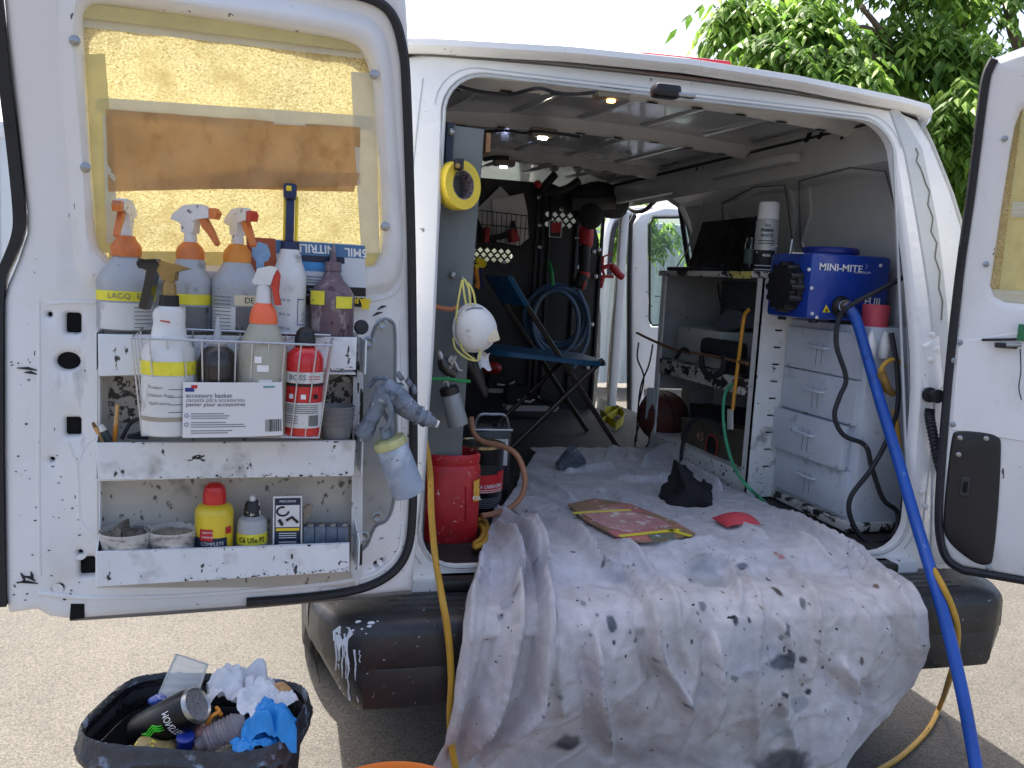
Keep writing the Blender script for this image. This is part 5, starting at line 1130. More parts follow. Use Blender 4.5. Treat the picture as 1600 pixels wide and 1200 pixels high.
MB().lathe([(14.5*kk, .017), (15*kk, .02), (16.5*kk, (B-A).length-.008), (16*kk, (B-A).length), (.001, (B-A).length)], A, 24, ax).build('pot', mat('pot_grey', (140, 146, 148), .45, .2, var=.12, vs=20), SG2)
cord('air_line', 'bright green air line crossing the grey board behind the hanging gun', 'hose', [Y(*q, W0-.01) for q in ((663, 593), (680, 592), (700, 592), (720, 595), (735, 596))], .0045, mat('green_hose', (30, 140, 70), .4))
cord('air_line', 'orange rubber line poking out beside the dust mask', 'hose', [Y(*q, W0) for q in ((667, 473), (685, 480), (705, 483), (718, 478))], .006, mat('orange_hose', (178, 112, 76), .5))
# drill in wire basket on the partition
By = BY-.03
PB = thing('wall_basket', 'black wire basket of papers on the partition', 'basket', Y(790, 385, By-.05))
for i in range(12):
    u = i/11; MB().tube([Y(746+84*u, 328+10*u, By-.12), Y(746+80*u, 380+8*u, By-.10), Y(746+80*u, 380+8*u, By)], .0022, 5).build('wire', rubber, PB)
for r0 in ((328, 338), (350, 358), (380, 388)): MB().tube([Y(746, r0[0], By-.12), Y(830, r0[1], By-.12)], .003, 5).build('wire', rubber, PB)
pap = mat('paper_white', (206, 204, 200), .7, var=.05)
for q, lab in ((((768, 312), (818, 302), (824, 330), (826, 372), (812, 384), (776, 378)), 'front white sheet of paper standing in the partition basket'), (((742, 330), (782, 291), (796, 306), (798, 360), (760, 370)), 'tilted sheet of paper behind the white one in the partition basket')):
    mb = MB().prism([Y(*p, By-(.06 if 'front' in lab else .03)) for p in q], Vector((0, .006, 0))); tag(mb.build('paper_sheet', pap, smooth=0), lab, 'paper')
redt = mat('red_tool_plastic', (168, 30, 36), .4, var=.12); blkt = mat('tool_black', (24, 24, 26), .5, var=.2)
DRL = thing('cordless_drill', 'small red cordless drill lying in the partition basket', 'drill', Y(795, 378, By-.08))
MB().tube([Y(800, 358, By-.08), Y(803, 378, By-.08)], [.03, .035], 12).build('body', redt, DRL); MB().tube([Y(798, 364, By-.08), Y(782, 370, By-.08), Y(764, 372, By-.08)], [.02, .016, .016], 10).build('grip', blkt, DRL)
MB().box(Y(760, 367, By-.08), (.03, .05, .085), b=.008).build('battery', redt, DRL); MB().tube([Y(801, 355, By-.08), Y(802, 345, By-.08)], [.016, .01], 10).build('chuck', blkt, DRL)
# polisher / grinder hanging on the partition
PL_ = thing('polisher', 'red and black polisher with round black pad hanging on the partition', 'polisher', Y(912, 452, By-.08))
PP = lambda px, py, d=.08: Y(px, py, By-d-.10)
MB().lathe([(.001, 0), (.066, .004), (.07, .012), (.06, .022), (.03, .03), (.001, .03)], PP(922, 338, .16), 32, Vector((0, -1, 0))).build('pad', mat('pad_black', (18, 18, 20), .8, bump=.1), PL_)
MB().tube([PP(919, 350), PP(916, 358), PP(915, 382), PP(914, 384)], [.03, .042, .040, .034], 16).build('gear_case', redt, PL_)
MB().tube([PP(914, 384), PP(913, 426)], [.034, .03], 16).build('motor_body', blkt, PL_); MB().tube([PP(913, 425), PP(912, 432)], [.033, .035], 16).build('red_band', redt, PL_)
MB().tube(smoothpath([PP(912, 430), PP(908, 440), PP(905, 450)], 4), [.036]*4+[.038]*4+[.03], 14).build('handle', blkt, PL_); MB().box(PP(912, 446, .12), (.015, .02, .05), Matrix.Rotation(.25, 3, 'Y'), b=.005).build('switch', redt, PL_)
MB().tube([PP(898, 372), PP(920, 372)], .005, 6).build('white_tie', pap, PL_)
cl = thing('bar_clamp', 'red clamp hanging at the right edge of the partition', 'clamp', Y(945, 450, By-.06))
MB().tube([PP(942, 400), PP(941, 420), PP(944, 430), PP(939, 450)], .009, 8).build('bar', redt, cl); MB().tube(smoothpath([PP(943, 418), PP(955, 416), PP(966, 428), PP(974, 434)]), [.012]*6+[.022]*6+[.02]*6+[.012], 10).build('jaw', redt, cl)
MB().tube([PP(939, 445), PP(941, 432), PP(958, 432)], .010, 8).build('jaw', redt, cl); MB().tube([PP(940, 402), PP(956, 396)], .005, 6).build('trigger', redt, cl)
tg = thing('price_tag', 'white framed card with red print clipped to the partition mesh', 'tag', Y(868, 370, By))
MB().tube([PP(859, 344, .02), PP(878, 346, .02), PP(876, 371, .02), PP(858, 370, .02)], .004, 6, closed=True).build('frame', whiteb, tg); MB().box(PP(869, 356, .02), (.055, .004, .055)).build('card', mat('red_card', (176, 40, 52), .5, var=.3, vs=150), tg)
# black bag under the roof, red knob
BG = thing('black_bag', 'black bag bulging under the roof above the polisher', 'bag', Y(930, 330, 2.5))
bagm = mat('bag_fabric', (24, 25, 27), .7, var=.3, vs=12, bump=.3, bs=90)
c = Y(932, 312, 2.60); kk = mpp(c)
mb = MB().ball(c, 1, (50*kk, .07, 27*kk), 32)
for i, v in enumerate(mb.v): mb.v[i] = v+Vector((0, 0, .05*noise.noise(v*7)))+Vector((.03, 0, 0))*noise.noise(v*5+Vector((3, 1, 2)))
mb.build('body', bagm, BG); MB().box(Y(928, 318, 2.53), (.26, .02, .07), Matrix.Rotation(-.12, 3, 'Y'), b=.01).build('buckle_panel', mat('bag_panel', (46, 48, 50), .5), BG)
MB().tube(smoothpath([Y(*q, 2.55) for q in ((905, 282), (885, 295), (862, 300), (846, 298), (868, 272))]), .022, 8).build('strap', bagm, BG)
MB().ball(Y(840, 288, 2.5), .022, (1, 1, 1), 14).build('red_toggle', redt, BG)
# hose coil with green tie
HC = thing('hose_coil', 'coil of blue air hose tied with a green strap on the partition', 'hose', Y(870, 560, By-.06))
hosem = mat('blue_grey_hose', (58, 84, 110), .4, var=.15)
for i, (cx, cy, rx, ry) in enumerate(((868, 492, 45, 48), (872, 494, 40, 42), (866, 496, 47, 46), (876, 500, 42, 50), (868, 504, 36, 50))):
    MB().tube([PP(cx+rx*math.cos(t*math.pi/16), cy+ry*math.sin(t*math.pi/16), .04+.018*i) for t in range(32)], .013, 8, closed=True).build('loop', hosem, HC)
MB().tube(smoothpath([PP(903, 452, .1), PP(918, 490, .1), PP(918, 530, .1), PP(905, 560, .1), PP(895, 575, .1)]), .013, 8).build('loose_end', hosem, HC)
MB().tube(smoothpath([PP(858, 410, .06), PP(862, 425, .12), PP(864, 446, .14)]), .010, 8).build('green_tie', mat('green_strap', (30, 150, 70), .5), HC)
# yellow wrench thing at the left of the partition
yt = thing('spring_clamp', 'yellow and orange spring clamp beside the board near the partition', 'clamp', Y(746, 450, 1.6))
for pts, mm in ((((744, 405), (756, 412), (742, 418)), yelp), (((744, 420), (748, 440), (745, 450)), amber), (((750, 418), (748, 436), (753, 450)), navy)): MB().tube(smoothpath([Y(*q, 1.6) for q in pts]), .014, 8).build('arm', mm, yt)
# folding chair
chm = mat('blue_chair_plastic', (24, 88, 128), .45, var=.12, vs=20, bump=.05); leg = mat('brown_steel_tube', (74, 66, 58), .4, .5, var=.2)
CHR = thing('folding_chair', 'blue folding chair with brown steel legs standing on the cargo floor', 'chair', Vector((.17, 1.7, .72)))
ya, yc = 1.52, 1.93
def sidep(px, py, y): return Y(px, py, ya)+Vector((0, y-ya, 0))
for y in (ya, yc):
    MB().tube([sidep(818, 470, y), sidep(965, 699, y)], .012, 8).build('back_leg', leg, CHR); MB().tube([sidep(942, 562, y), sidep(800, 699, y)], .012, 8).build('front_leg', leg, CHR)
zs_ = sidep(860, 560, ya).z; xl_, xr_ = sidep(772, 550, ya).x, sidep(952, 550, ya).x
MB().plate(rloop([(xl_+.04, ya), (xl_-.01, ya+.2), (xl_+.05, yc), ((xl_+xr_)/2, yc+.02), (xr_-.02, yc), (xr_, (ya+yc)/2), (xr_-.02, ya), ((xl_+xr_)/2, ya-.02)], 5), [], lambda x, y, n=0: Vector((x, y, zs_+n+.015*math.cos((x-xl_)*6))), rows=((0, 0), (.006, .010), (.02, .013)), back=-.012).build('seat', chm, CHR)
bt = [sidep(795, 432, ya), sidep(822, 478, ya)]
MB().grid(lambda u, v: (bt[0].lerp(bt[1], v))+Vector((-.05*math.sin(math.pi*u), (yc-ya)*u, 0)), 12, 6).build('backrest', chm, CHR)
MB().tube([sidep(795, 432, ya), sidep(823, 478, ya)], .014, 8).build('backrest_edge', chm, CHR)
MB().tube([sidep(863, 635, ya), sidep(863, 635, yc)], .009, 8).build('crossbar', leg, CHR)
# shoes, yellow bits near the partition
def shoe(px, py, y, sc, lab, top, flipx=1):
    P = Y(px, py, y); t = thing('shoe', lab, 'shoe', P, 'shoes by the partition'); k = sc
    so2 = [(0, 0), (.27, 0), (.285, .02), (.28, .03), (0, .03), (-.01, .015)]
    MB().prism([P+Vector((u*k*flipx, -.045, v*k)) for u, v in so2], Vector((0, .09, 0))).build('sole', mat('shoe_sole', (196, 190, 186), .6), t, smooth=0)
    up = [(0, .03), (.28, .03), (.275, .05), (.2, .075), (.13, .10), (.10, .14), (0, .13), (-.01, .08)]
    MB().prism([P+Vector((u*k*flipx, -.04, v*k)) for u, v in up], Vector((0, .08, 0))).build('upper', top, t, smooth=0)
    MB().tube([P+Vector((.05*k*flipx, -.046, .06*k)), P+Vector((.12*k*flipx, -.046, .05*k)), P+Vector((.17*k*flipx, -.046, .08*k))], .006, 6).build('stripe', whiteb, t)
shoe(790, 640, 2.35, 1.0, 'black sneaker with pale sole under the folding chair', blkt); shoe(762, 612, 2.45, .8, 'black sneaker standing behind the paint cans by the board', blkt)
tag(MB().ball(Y(769, 575, 2.4), .05, (1.1, .8, .7), 16).build('cap_hat', redt), 'small red lump of cloth on top of the shoe by the board', 'cloth')
cord('ratchet_strap', 'orange yellow strap lying flat under the chair near the partition', 'strap', [Z(*q, .735) for q in ((870, 612), (878, 628), (895, 626), (912, 630), (900, 622), (882, 622))], .014, mat('strap_orange', (226, 160, 40), .6))
ys = thing('webbing_strap', 'crumpled yellow webbing strap on the floor beside the shelf leg', 'strap', Z(955, 672, .725))
wb = mat('webbing_yellow', (196, 180, 50), .7, var=.2, vs=40)
for pts in (((938, 645), (946, 652), (958, 662), (972, 660), (975, 644)), ((940, 660), (955, 650), (970, 640)), ((962, 668), (975, 650), (960, 640), (945, 642))):
    P = smoothpath([Z(*q, .745) for q in pts]); mb = MB(); mb.add([v for p in P for v in (p-Zv*.02, p+Zv*.022)], [(2*i, 2*i+1, 2*i+3, 2*i+2) for i in range(len(P)-1)]); mb.build('loop', wb, ys)
# cans and jug at the left of the opening
JG = thing('plastic_jug', 'tall red plastic canister standing at the left edge of the opening', 'canister', Z(706, 850, .72))
c = Z(706, 852, .715)+Vector((0, .085, 0)); k = mpp(c)*.985
def sq(r, z, e=.30): return [c+Vector((math.copysign(abs(math.cos(t))**e, math.cos(t))*r*k, math.copysign(abs(math.sin(t))**e, math.sin(t))*r*k*.85, z*k)) for t in [2*math.pi*i/40 for i in range(40)]]
rows = [(46, 0, .75), (48, 4, .75), (48.5, 60, .75), (48.5, 112, .75), (47, 118, .8), (45, 121, .8), (46.5, 124, .8), (47, 134, .8), (44, 138, .85), (42, 137, .85), (40, 110, .85)]
vs = []
for r, z, e in rows: vs += sq(r, z, e)
MB().add(vs, [(a*40+j, a*40+(j+1) % 40, (a+1)*40+(j+1) % 40, (a+1)*40+j) for a in range(len(rows)-1) for j in range(40)]+[tuple(range(39, -1, -1))]).build('body', redp, JG)
fy = c.y-48.5*k*.85+.004
fl = lambda px, py: Y(px, py, fy)
MB().plate([(p.x, p.z) for p in (fl(706, 760), fl(728, 760), fl(728, 815), fl(706, 815))], [], lambda x, z, n=0: Vector((x, fy-n, z)), rows=((0, .001), (.002, .003), (.004, .001)), back=.004).build('moulded_panel', redp, JG)
MB().plate([(p.x, p.z) for p in (fl(740, 752), fl(749, 748), fl(749, 782), fl(740, 784))], [], lambda x, z, n=0: Vector((x, fy-n, z)), rows=((0, .001),)).build('sticker', mat('sticker_orange', (226, 168, 60), .5, var=.3, vs=120), JG)
text('FOL', .014, flatmap(Vector((fl(745, 778).x, fy-.003, fl(745, 778).z)), Vector((1, 0, 0)), Zv), inkw, JG, bold=.02)
L = LP('paint_can', 'one gallon black and red paint tin with glossy lid beside the red canister', 'paint tin', Z(751, 806, .72)+Vector((0, .07, 0)), 806)
L.m = mpp(L.P)
L.part('tin', [(806, 38), (804, 39), (706, 39), (704, 40), (700, 40)], mat('tin_black', (22, 22, 24), .3, .2, var=.1, clear=.3), 36)
L.part('lid', [(703, 40.5), (699, 40.5), (698, 37), (702, 35), (702, 1)], mat('tin_lid', (150, 140, 110), .22, .85, var=.1), 36)
L.patch('red_label', 770, 738, 39.4, -90, 90, mat('label_red', (206, 34, 36), .4, var=.04), nz=3); L.patch('black_wave', 742, 726, 39.6, -10, 50, ink)
L.text('NER', 752, 7, 39.8, inkw, turn=-.12, bold=.02); L.text('ADOR PARA CARROCERIA', 760, 7.5, 39.8, inkw, turn=.28, bold=.02, squash=.8)
for y in (765, 768): L.patch('white_rule', y+1, y, 39.8, -60, 70, inkw)
lines(L, 778, 792, 6, 39.6, 5, 60, inkg)
# rectangular solvent tin
c = Z(765, 800, .72)+Vector((.0, .22, 0)); c.z = .72
SOL = thing('solvent_tin', 'rectangular grey metal solvent tin with wire handle behind the paint tin', 'tin', c)
wx_, hz = .135, .27; cx = Y(763, 700, c.y).x; ztop = Y(763, 672, c.y-.05).z
MB().box((cx, c.y, (.72+ztop)/2), (wx_, .10, ztop-.72), b=.012).build('body', mat('solvent_black', (52, 54, 56), .3, .5, var=.15, vs=20), SOL)
MB().box((cx, c.y, ztop), (wx_+.006, .106, .010), b=.004).build('top_rim', steel, SOL); MB().lathe([(.018, 0), (.018, .014), (.001, .015)], (cx+.03, c.y, ztop+.004), 14).build('cap', blackplas, SOL)
MB().tube(smoothpath([(cx-.06, c.y-.03, ztop), (cx-.045, c.y-.03, ztop+.045), (cx, c.y-.03, ztop+.05), (cx+.045, c.y-.03, ztop+.045), (cx+.06, c.y-.03, ztop)]), .005, 6).build('handle', steel, SOL)
MB().add([Vector((cx-.03, c.y-.0515, ztop-.03)), Vector((cx+.055, c.y-.0515, ztop-.03)), Vector((cx+.055, c.y-.0515, ztop-.12)), Vector((cx-.03, c.y-.0515, ztop-.12))], [(0, 1, 2, 3)]).build('paper_label', pap, SOL, smooth=0)
for z in (.04, .05, .06): MB().box((cx+.025, c.y-.0525, ztop-z), (.04, .001, .003)).build('print_line', inkg, SOL)
MB().box((cx-.015, c.y-.0525, ztop-.048), (.02, .001, .02)).build('print_icon', inkb, SOL)
# hoses around the cans
yho = mat('yellow_hose', (188, 144, 48), .45, var=.12, vs=20, spots=[((70, 60, 40), 40, .66, .72)])
cord('air_hose', 'copper brown rubber hose looping around the paint tin', 'hose', [Y(736, 652, .40), Y(740, 676, .38), Y(755, 690, .36), Y(785, 697, .33), Y(808, 712, .30), Y(820, 745, .28), Y(815, 775, .27), Y(795, 795, .27), Y(770, 803, .28), Y(752, 806, .27)], .0085, mat('copper_hose', (158, 112, 84), .5, var=.12, vs=30))
cord('extension_cord', 'yellow hose running down the left of the bumper from the cargo opening', 'hose', [Y(655, 660, .10), Y(664, 690, .05), Y(672, 740, .02), Y(674, 800, -.02), Y(680, 870, -.08), Y(690, 930, -.22), Y(700, 990, -.245), Y(705, 1060, -.25), Y(703, 1120, -.25), Y(708, 1180, -.26), Y(722, 1240, -.28)], .0085, yho)
cord('air_hose', 'yellow hose coil between the red canister and the paint tin', 'hose', [Z(*q, .74) for q in ((748, 812), (758, 815), (762, 832), (756, 848), (745, 855), (742, 850), (752, 842), (756, 830), (750, 820))], .008, yho)
# ================================================================== on the drop cloth
cz = lambda px, py, z0=.735: Z(px, py, z0)
L = LP('plastic_cup', 'grey paint smeared measuring cup lying on the drop cloth', 'cup', cz(890, 740), 740)
ax = Vector((.45, -.25, .55)).normalized()
MB().lathe([(.001, 0), (.030, 0), (.032, .004), (.046, .085), (.049, .087), (.046, .09), (.043, .084), (.030, .008), (.001, .006)], L.P+Vector((-.03, .02, .012)), 24, ax).build('cup', mat('dirty_cup', (96, 104, 114), .5, var=.25, vs=30, trans=.1, spots=[((160, 170, 178), 40, .6, .68)]), L.t)
cbm = mat('paint_cardboard', (150, 122, 92), .7, var=.12, vs=20, spots=[((196, 120, 120), 9, .50, .60, (1, 1, 1), 6), ((222, 200, 196), 30, .62, .68, (1, 1, 1), 6)])
CB = thing('cardboard_palette', 'folded cardboard mixing palette smeared pink on the drop cloth', 'cardboard', cz(985, 815))
pz = .757
pp_ = [Z(*q, pz) for q in ((888, 790), (930, 781), (985, 790), (1055, 818), (1086, 836), (1050, 845), (1000, 848), (960, 838), (915, 815))]
MB().prism(pp_, Vector((0, 0, .006))).build('sheet', cbm, CB, smooth=0)
MB().prism([p+Vector((0, 0, .0065)) for p in [Z(*q, pz) for q in ((905, 803), (960, 796), (1030, 815), (1050, 826), (975, 836), (940, 825))]], Vector((0, 0, .002))).build('pink_smear', mat('pink_paint', (190, 128, 130), .35, var=.2, vs=25, spots=[((226, 214, 210), 22, .56, .64, (1, 1, 1), 6), ((130, 96, 70), 16, .62, .7)], bump=.3), CB, smooth=0)
for a, b in (((895, 802), (985, 797)), ((968, 838), (1062, 828)), ((1045, 828), (1080, 838))):
    A, B = Z(*a, pz+.0075), Z(*b, pz+.0075); d = (B-A).normalized(); sd_ = Zv.cross(d)*.008
    MB().prism([A-sd_, B-sd_, B+sd_, A+sd_], Vector((0, 0, .0015))).build('tape_strip', yel, CB, smooth=0)
MB().prism([Z(*q, pz+.0075) for q in ((1012, 836), (1052, 833), (1056, 842), (1020, 845))], Vector((0, 0, .0012))).build('printed_patch', mat('patch_print', (110, 116, 100), .5, var=.5, vs=90), CB, smooth=0)
MB().prism([Z(*q, .744) for q in ((882, 806), (892, 802), (920, 820), (935, 832), (918, 833), (898, 820))], Vector((0, 0, .002))).build('paper_slip', pap, CB, smooth=0)
tag(MB().prism([cz(*q, .745) for q in ((849, 826), (858, 826), (868, 832), (862, 834))], Vector((0, 0, .003))).build('tape_scrap', yel, smooth=0), 'tiny yellow tape scrap lying on the drop cloth', 'scrap')
P = cz(1152, 817, .757); k = mpp(P)
mb = MB().grid(lambda u, v: P+Vector(((u-.5)*62*k, (v-.5)*.10, math.sqrt(max(0, 1-(2*u-1)**2))*math.cos((v-.5)*2.6)*16*k+.002)), 16, 8)
tag(mb.build('red_scoop', mat('red_plastic_scoop', (206, 74, 82), .4, var=.06)), 'thin red plastic scoop lying near the cloth edge', 'scoop')
P = cz(1083, 792, .735); k = mpp(P)
mb = MB().ball(P+Vector((0, .04, .03)), 1, (36*k, .10, 27*k), 84)
for i, v in enumerate(mb.v):
    q = v-P; mb.v[i] = v+Vector((noise.noise(v*22)*.045, noise.noise(v*22+Vector((5, 0, 0)))*.045, noise.noise(v*16+Vector((0, 7, 0)))*.05+.012*abs(noise.noise(v*45))))+Vector((0, 0, .05))*math.exp(-((q.x+.03)/.03)**2)*(q.z > .03)
    mb.v[i].z = max(mb.v[i].z, .738)
tag(mb.build('black_glove', mat('black_cloth', (26, 26, 29), .85, var=.3, vs=20, bump=.5, bs=160), smooth=180), 'crumpled black glove heaped on the drop cloth below the shelf', 'glove')
# ================================================================== shelving unit on the right
shm = mat('shelf_paint', (220, 221, 219), .45, var=.08, vs=9, spots=[((120, 116, 110), 12, .60, .78), ((30, 29, 28), 34, .68, .70, (1, 1, .5), 6)], bump=.04)
shg = mat('shelf_grey_paint', (150, 155, 158), .45, var=.1, vs=9, spots=[((190, 192, 192), 40, .72, .76)])
shd = mat('shelf_chipped', (196, 194, 188), .5, var=.15, vs=12, spots=[((36, 34, 32), 26, .50, .54, (1, .6, 1), 6)])
x0, x1, y0, y1 = .556, .85, .63, 1.47; zt = X(1195, 433, x0).z
SH = thing('shelving_unit', 'white steel shelving unit along the right wall of the cargo area', 'shelving', Vector(((x0+x1)/2, 1.05, .72)))
sl = []
for i in range(11):
    q = Y(1222-2.4*i*1.05, 463+26.5*i, y0); sl.append((q.x, q.z))
def slot(x, z): return rect(x-.014, z-.004, x+.014, z+.004)
MB().plate([(x0, .722), (x1, .722), (x1, zt), (x0, zt)], [slot(*q) for q in sl if q[1] > .75], lambda x, z, n=0: Vector((x, y0-n, z)), rows=((0, 0),), back=-.003).build('end_panel', shm, SH, smooth=0)
for q in sl:
    if q[1] > .75: MB().box((q[0], y0-.003, q[1]+.004), (.03, .004, .003)).build('slot_tab', shm, SH)
h1, h2 = Y(1012, 606, y1), Y(1076, 655, y1)
MB().plate([(x0, .722), (x1, .722), (x1, zt), (x0, zt)], [rect(h1.x, h2.z, h2.x, h1.z)], lambda x, z, n=0: Vector((x, y1-n, z)), rows=((0, 0),), back=-.003).build('end_panel', shg, SH, smooth=0)
for q in ((1013, 456), (1073, 460), (1072, 467), (1077, 478), (1076, 496), (1013, 494), (1016, 478), (1027, 463)):
    MB().box(Y(*q, y1-.002), (.022, .003, .004)).build('slot_tab', steel, SH)
MB().box((x0+.004, y0+.018, (.722+zt)/2), (.008, .036, zt-.722)).build('post', shm, SH); MB().box((x0+.004, y1-.018, (.722+zt)/2), (.008, .036, zt-.722)).build('post', shm, SH)
def shelf(z, lipdown, lm, name='shelf'):
    MB().box(((x0+x1)/2, (y0+y1)/2, z-.006), (x1-x0-.01, y1-y0-.012, .012)).build(name, lm, SH); MB().box((x0+.002, (y0+y1)/2, z-lipdown/2), (.006, y1-y0-.08, lipdown), b=.001).build('shelf_lip', lm, SH)
MB().box(((x0+x1)/2-.006, (y0+y1)/2, zt+.008), (x1-x0+.02, y1-y0+.02, .022), b=.003).build('top_shelf', shd, SH)
tA = X(1155, 436, x0-.012); MB().box((x0-.0175, .76, zt+.006), (.003, .16, .026)).build('tape_strip', mat('old_tape', (206, 192, 110), .6, var=.2, vs=30, spots=[(DK, 40, .6, .64)]), SH)
z2 = X(1163, 592, x0).z; z3 = X(1161, 738, x0).z
shelf(z2, .06, shd); shelf(z3, z3-.722, shm)
MB().box((x1-.004, (y0+y1)/2, (z2+zt)/2), (.006, y1-y0-.02, zt-z2-.02)).build('back_panel', mat('shelf_back_dark', (84, 88, 92), .5, var=.15, vs=8), SH)
# grey bin, belts and clutter on the middle shelf
BN = thing('storage_bin', 'pale grey open metal bin on the middle shelf', 'bin', Vector((.68, 1.1, z2)))
bz0 = z2+.005; bz1 = X(1100, 515, .60).z
for (c, d) in (((.70, .98, (bz0+bz1)/2), (.20, .006, bz1-bz0)), ((.70, 1.36, (bz0+bz1)/2), (.20, .006, bz1-bz0)), ((.60, 1.17, (bz0+bz1)/2), (.006, .38, bz1-bz0)), ((.80, 1.17, (bz0+bz1)/2), (.006, .38, bz1-bz0)), ((.70, 1.17, bz0+.004), (.2, .38, .006))):
    MB().box(c, d, b=.001).build('side' if d[2] > .02 else 'base', mat('bin_grey', (176, 180, 178), .45, .1, var=.12, spots=[((80, 78, 74), 16, .62, .72)]), BN)
bx = mat('dark_fabric', (30, 30, 33), .8, var=.2, bump=.2)
MB().grid(lambda u, v: Vector((.62+.2*u, .68+.28*v, z2+.02+.05*math.sin(math.pi*u)*(.6+.4*math.sin(v*5)))), 10, 10)
tb = thing('tool_belt', 'black tool belt with leather strap draped over the middle shelf', 'belt', X(1110, 570, .55))
MB().tube(smoothpath([X(*q, .545) for q in ((995, 520), (1020, 532), (1060, 548), (1090, 552), (1130, 560), (1168, 568))]), .006, 6).build('leather_strap', mat('leather', (120, 86, 60), .6, var=.2), tb)
MB().tube(smoothpath([X(*q, .545) for q in ((1096, 556), (1098, 575), (1110, 588), (1126, 582), (1132, 566), (1130, 556))]), .012, 8).build('loop', bx, tb); MB().box(X(1130, 545, .60), (.08, .26, .07), b=.02).build('pouch', bx, tb)
MB().tube(smoothpath([X(*q, .545) for q in ((1056, 560), (1068, 545), (1078, 552))]), .008, 6).build('buckle', bx, tb)
tag(MB().prism([X(*q, .72) for q in ((1108, 506), (1140, 482), (1160, 488), (1160, 512), (1140, 516))], Vector((.06, 0, 0))).build('grey_case', mat('case_grey', (92, 98, 108), .5, var=.15), smooth=0), 'dark grey slanted case on the shelf under the spray can', 'case')
for i, pts in enumerate((((998, 535), (996, 560), (1006, 590), (998, 630)), ((1020, 538), (1014, 570), (1000, 610), (994, 690)), ((1000, 660), (992, 690), (1000, 705), (1014, 690), (1008, 665)))):
    cord('black_cable', ['thin black cable hanging at the far left post of the shelf', 'black cable hanging in a loose curve before the ball', 'black cable end coiled on the floor by the shelf'][i], 'cable', [X(*q, .54) for q in pts], .004, rubber)
P = X(1036, 650, .635); 
BL = thing('basket_ball', 'worn brown basketball wedged on the bottom shelf', 'ball', P-Zv*.11)
Rb = 40*mpp(P); MB().ball(P, Rb, n=32).build('ball', mat('ball_brown', (84, 40, 32), .6, var=.15, bump=.3, bs=260), BL)
for ax in (Vector((1, 0, .2)), Vector((.2, .3, 1)), Vector((.7, .8, .1))):
    a, b, _d = frame(ax); MB().tube([P+(a*math.cos(t*math.pi/20)+b*math.sin(t*math.pi/20))*Rb for t in range(40)], .003, 5, closed=True).build('seam', rubber, BL)
SP_ = thing('parts_box', 'dark box with a round red ringed speaker print on the bottom shelf', 'box', X(1110, 715, .60))
MB().prism([X(*q, .60) for q in ((1064, 652), (1162, 672), (1162, 738), (1064, 706))], Vector((.18, 0, 0))).build('carton', mat('box_olive', (86, 80, 66), .6, var=.2, vs=14), SP_, smooth=0)
c = X(1113, 698, .598); MB().lathe([(.001, .001), (.028, .002), (.044, .003), (.046, 0)], c, 28, Vector((-1, 0, 0))).build('speaker_print', ink, SP_); MB().tube([c+Vector((-.004, math.cos(t*.25)*.047, math.sin(t*.25)*.047)) for t in range(25)], .003, 5, closed=True).build('red_ring', mat('ring_red', (186, 70, 56), .5), SP_)
text('4.5', .05, flatmap(X(1094, 682, .597), Vector((0, -1, 0)), Zv), mat('print_peach', (206, 150, 130), .6), SP_, bold=.01)
tag(MB().prism([X(*q, .70) for q in ((1078, 630), (1160, 640), (1160, 672), (1078, 655))], Vector((.1, 0, 0))).build('dark_cloth', bx, smooth=0), 'dark folded cloth behind the box on the bottom shelf', 'cloth')
cord('black_cable', 'thick black cable arching from the box down to the glove heap', 'cable', [X(1128, 678, .545), X(1112, 658, .53), X(1090, 655, .52), X(1074, 670, .51), X(1066, 700, .50), X(1064, 735, .48), Z(1066, 752, .78)], .008, rubber)
# orange handled puller with tag, green cord
cord('orange_lead', 'orange lead hanging from the shelf post with a white tag', 'lead', [X(*q, .545) for q in ((1170, 484), (1163, 495), (1158, 530), (1153, 570), (1148, 610), (1145, 640))], .007, mat('orange_lead', (206, 146, 50), .5, var=.1))
tag(MB().box(X(1141, 655, .543), (.004, .04, .075), Matrix.Rotation(-.15, 3, 'X'), b=.001).build('white_tag', pap), 'white card tag at the end of the orange lead', 'tag')
cord('green_cord', 'pale green cord hanging from the shelf to the floor', 'cord', [X(1145, 600, .545), X(1134, 612, .54), X(1130, 640, .535), X(1133, 680, .53), X(1145, 725, .52), X(1165, 757, .50), Z(1190, 780, .735), Z(1212, 806, .745)], .006, mat('pale_green_cord', (76, 170, 124), .45, var=.15))
# on top of the shelves
LPn = thing('laptop_panel', 'black flat screen leaning at the back of the top shelf', 'screen', X(1115, 425, .70))
MB().prism([X(*q, .70) for q in ((1072, 426), (1098, 347), (1182, 338), (1176, 426))], Vector((.02, 0, 0))).build('screen', mat('screen_black', (18, 18, 20), .25, var=.1), LPn, smooth=0)
MB().box(X(1128, 414, .696), (.004, .012, .006)).build('logo', gblue, LPn); MB().box((.66, 1.25, zt+.028), (.22, .34, .016), b=.004).build('base', blackplas, LPn)
L = LP('spray_can', 'tall primer spray can with white cap on the top shelf', 'spray can', X(1193, 426, .62), 426)
L.part('can', [(426, 17), (424, 18), (348, 17.5), (343, 16)], mat('can_grey', (182, 186, 184), .35, .2, var=.05), 28); L.part('cap', [(344, 16.5), (320, 15.5), (318, 14), (317.5, 1)], mat('cap_white', (228, 228, 228), .4, var=.03), 28)
L.patch('black_print', 424, 392, 18.1, -75, 50, ink); L.text('2x1', 354, 6, 18.2, ink, bold=.02); L.text('PRIMER', 362, 7, 18.2, ink, bold=.02, squash=.9); L.text('WHITE', 370, 7, 18.2, ink, bold=.02, squash=.9)
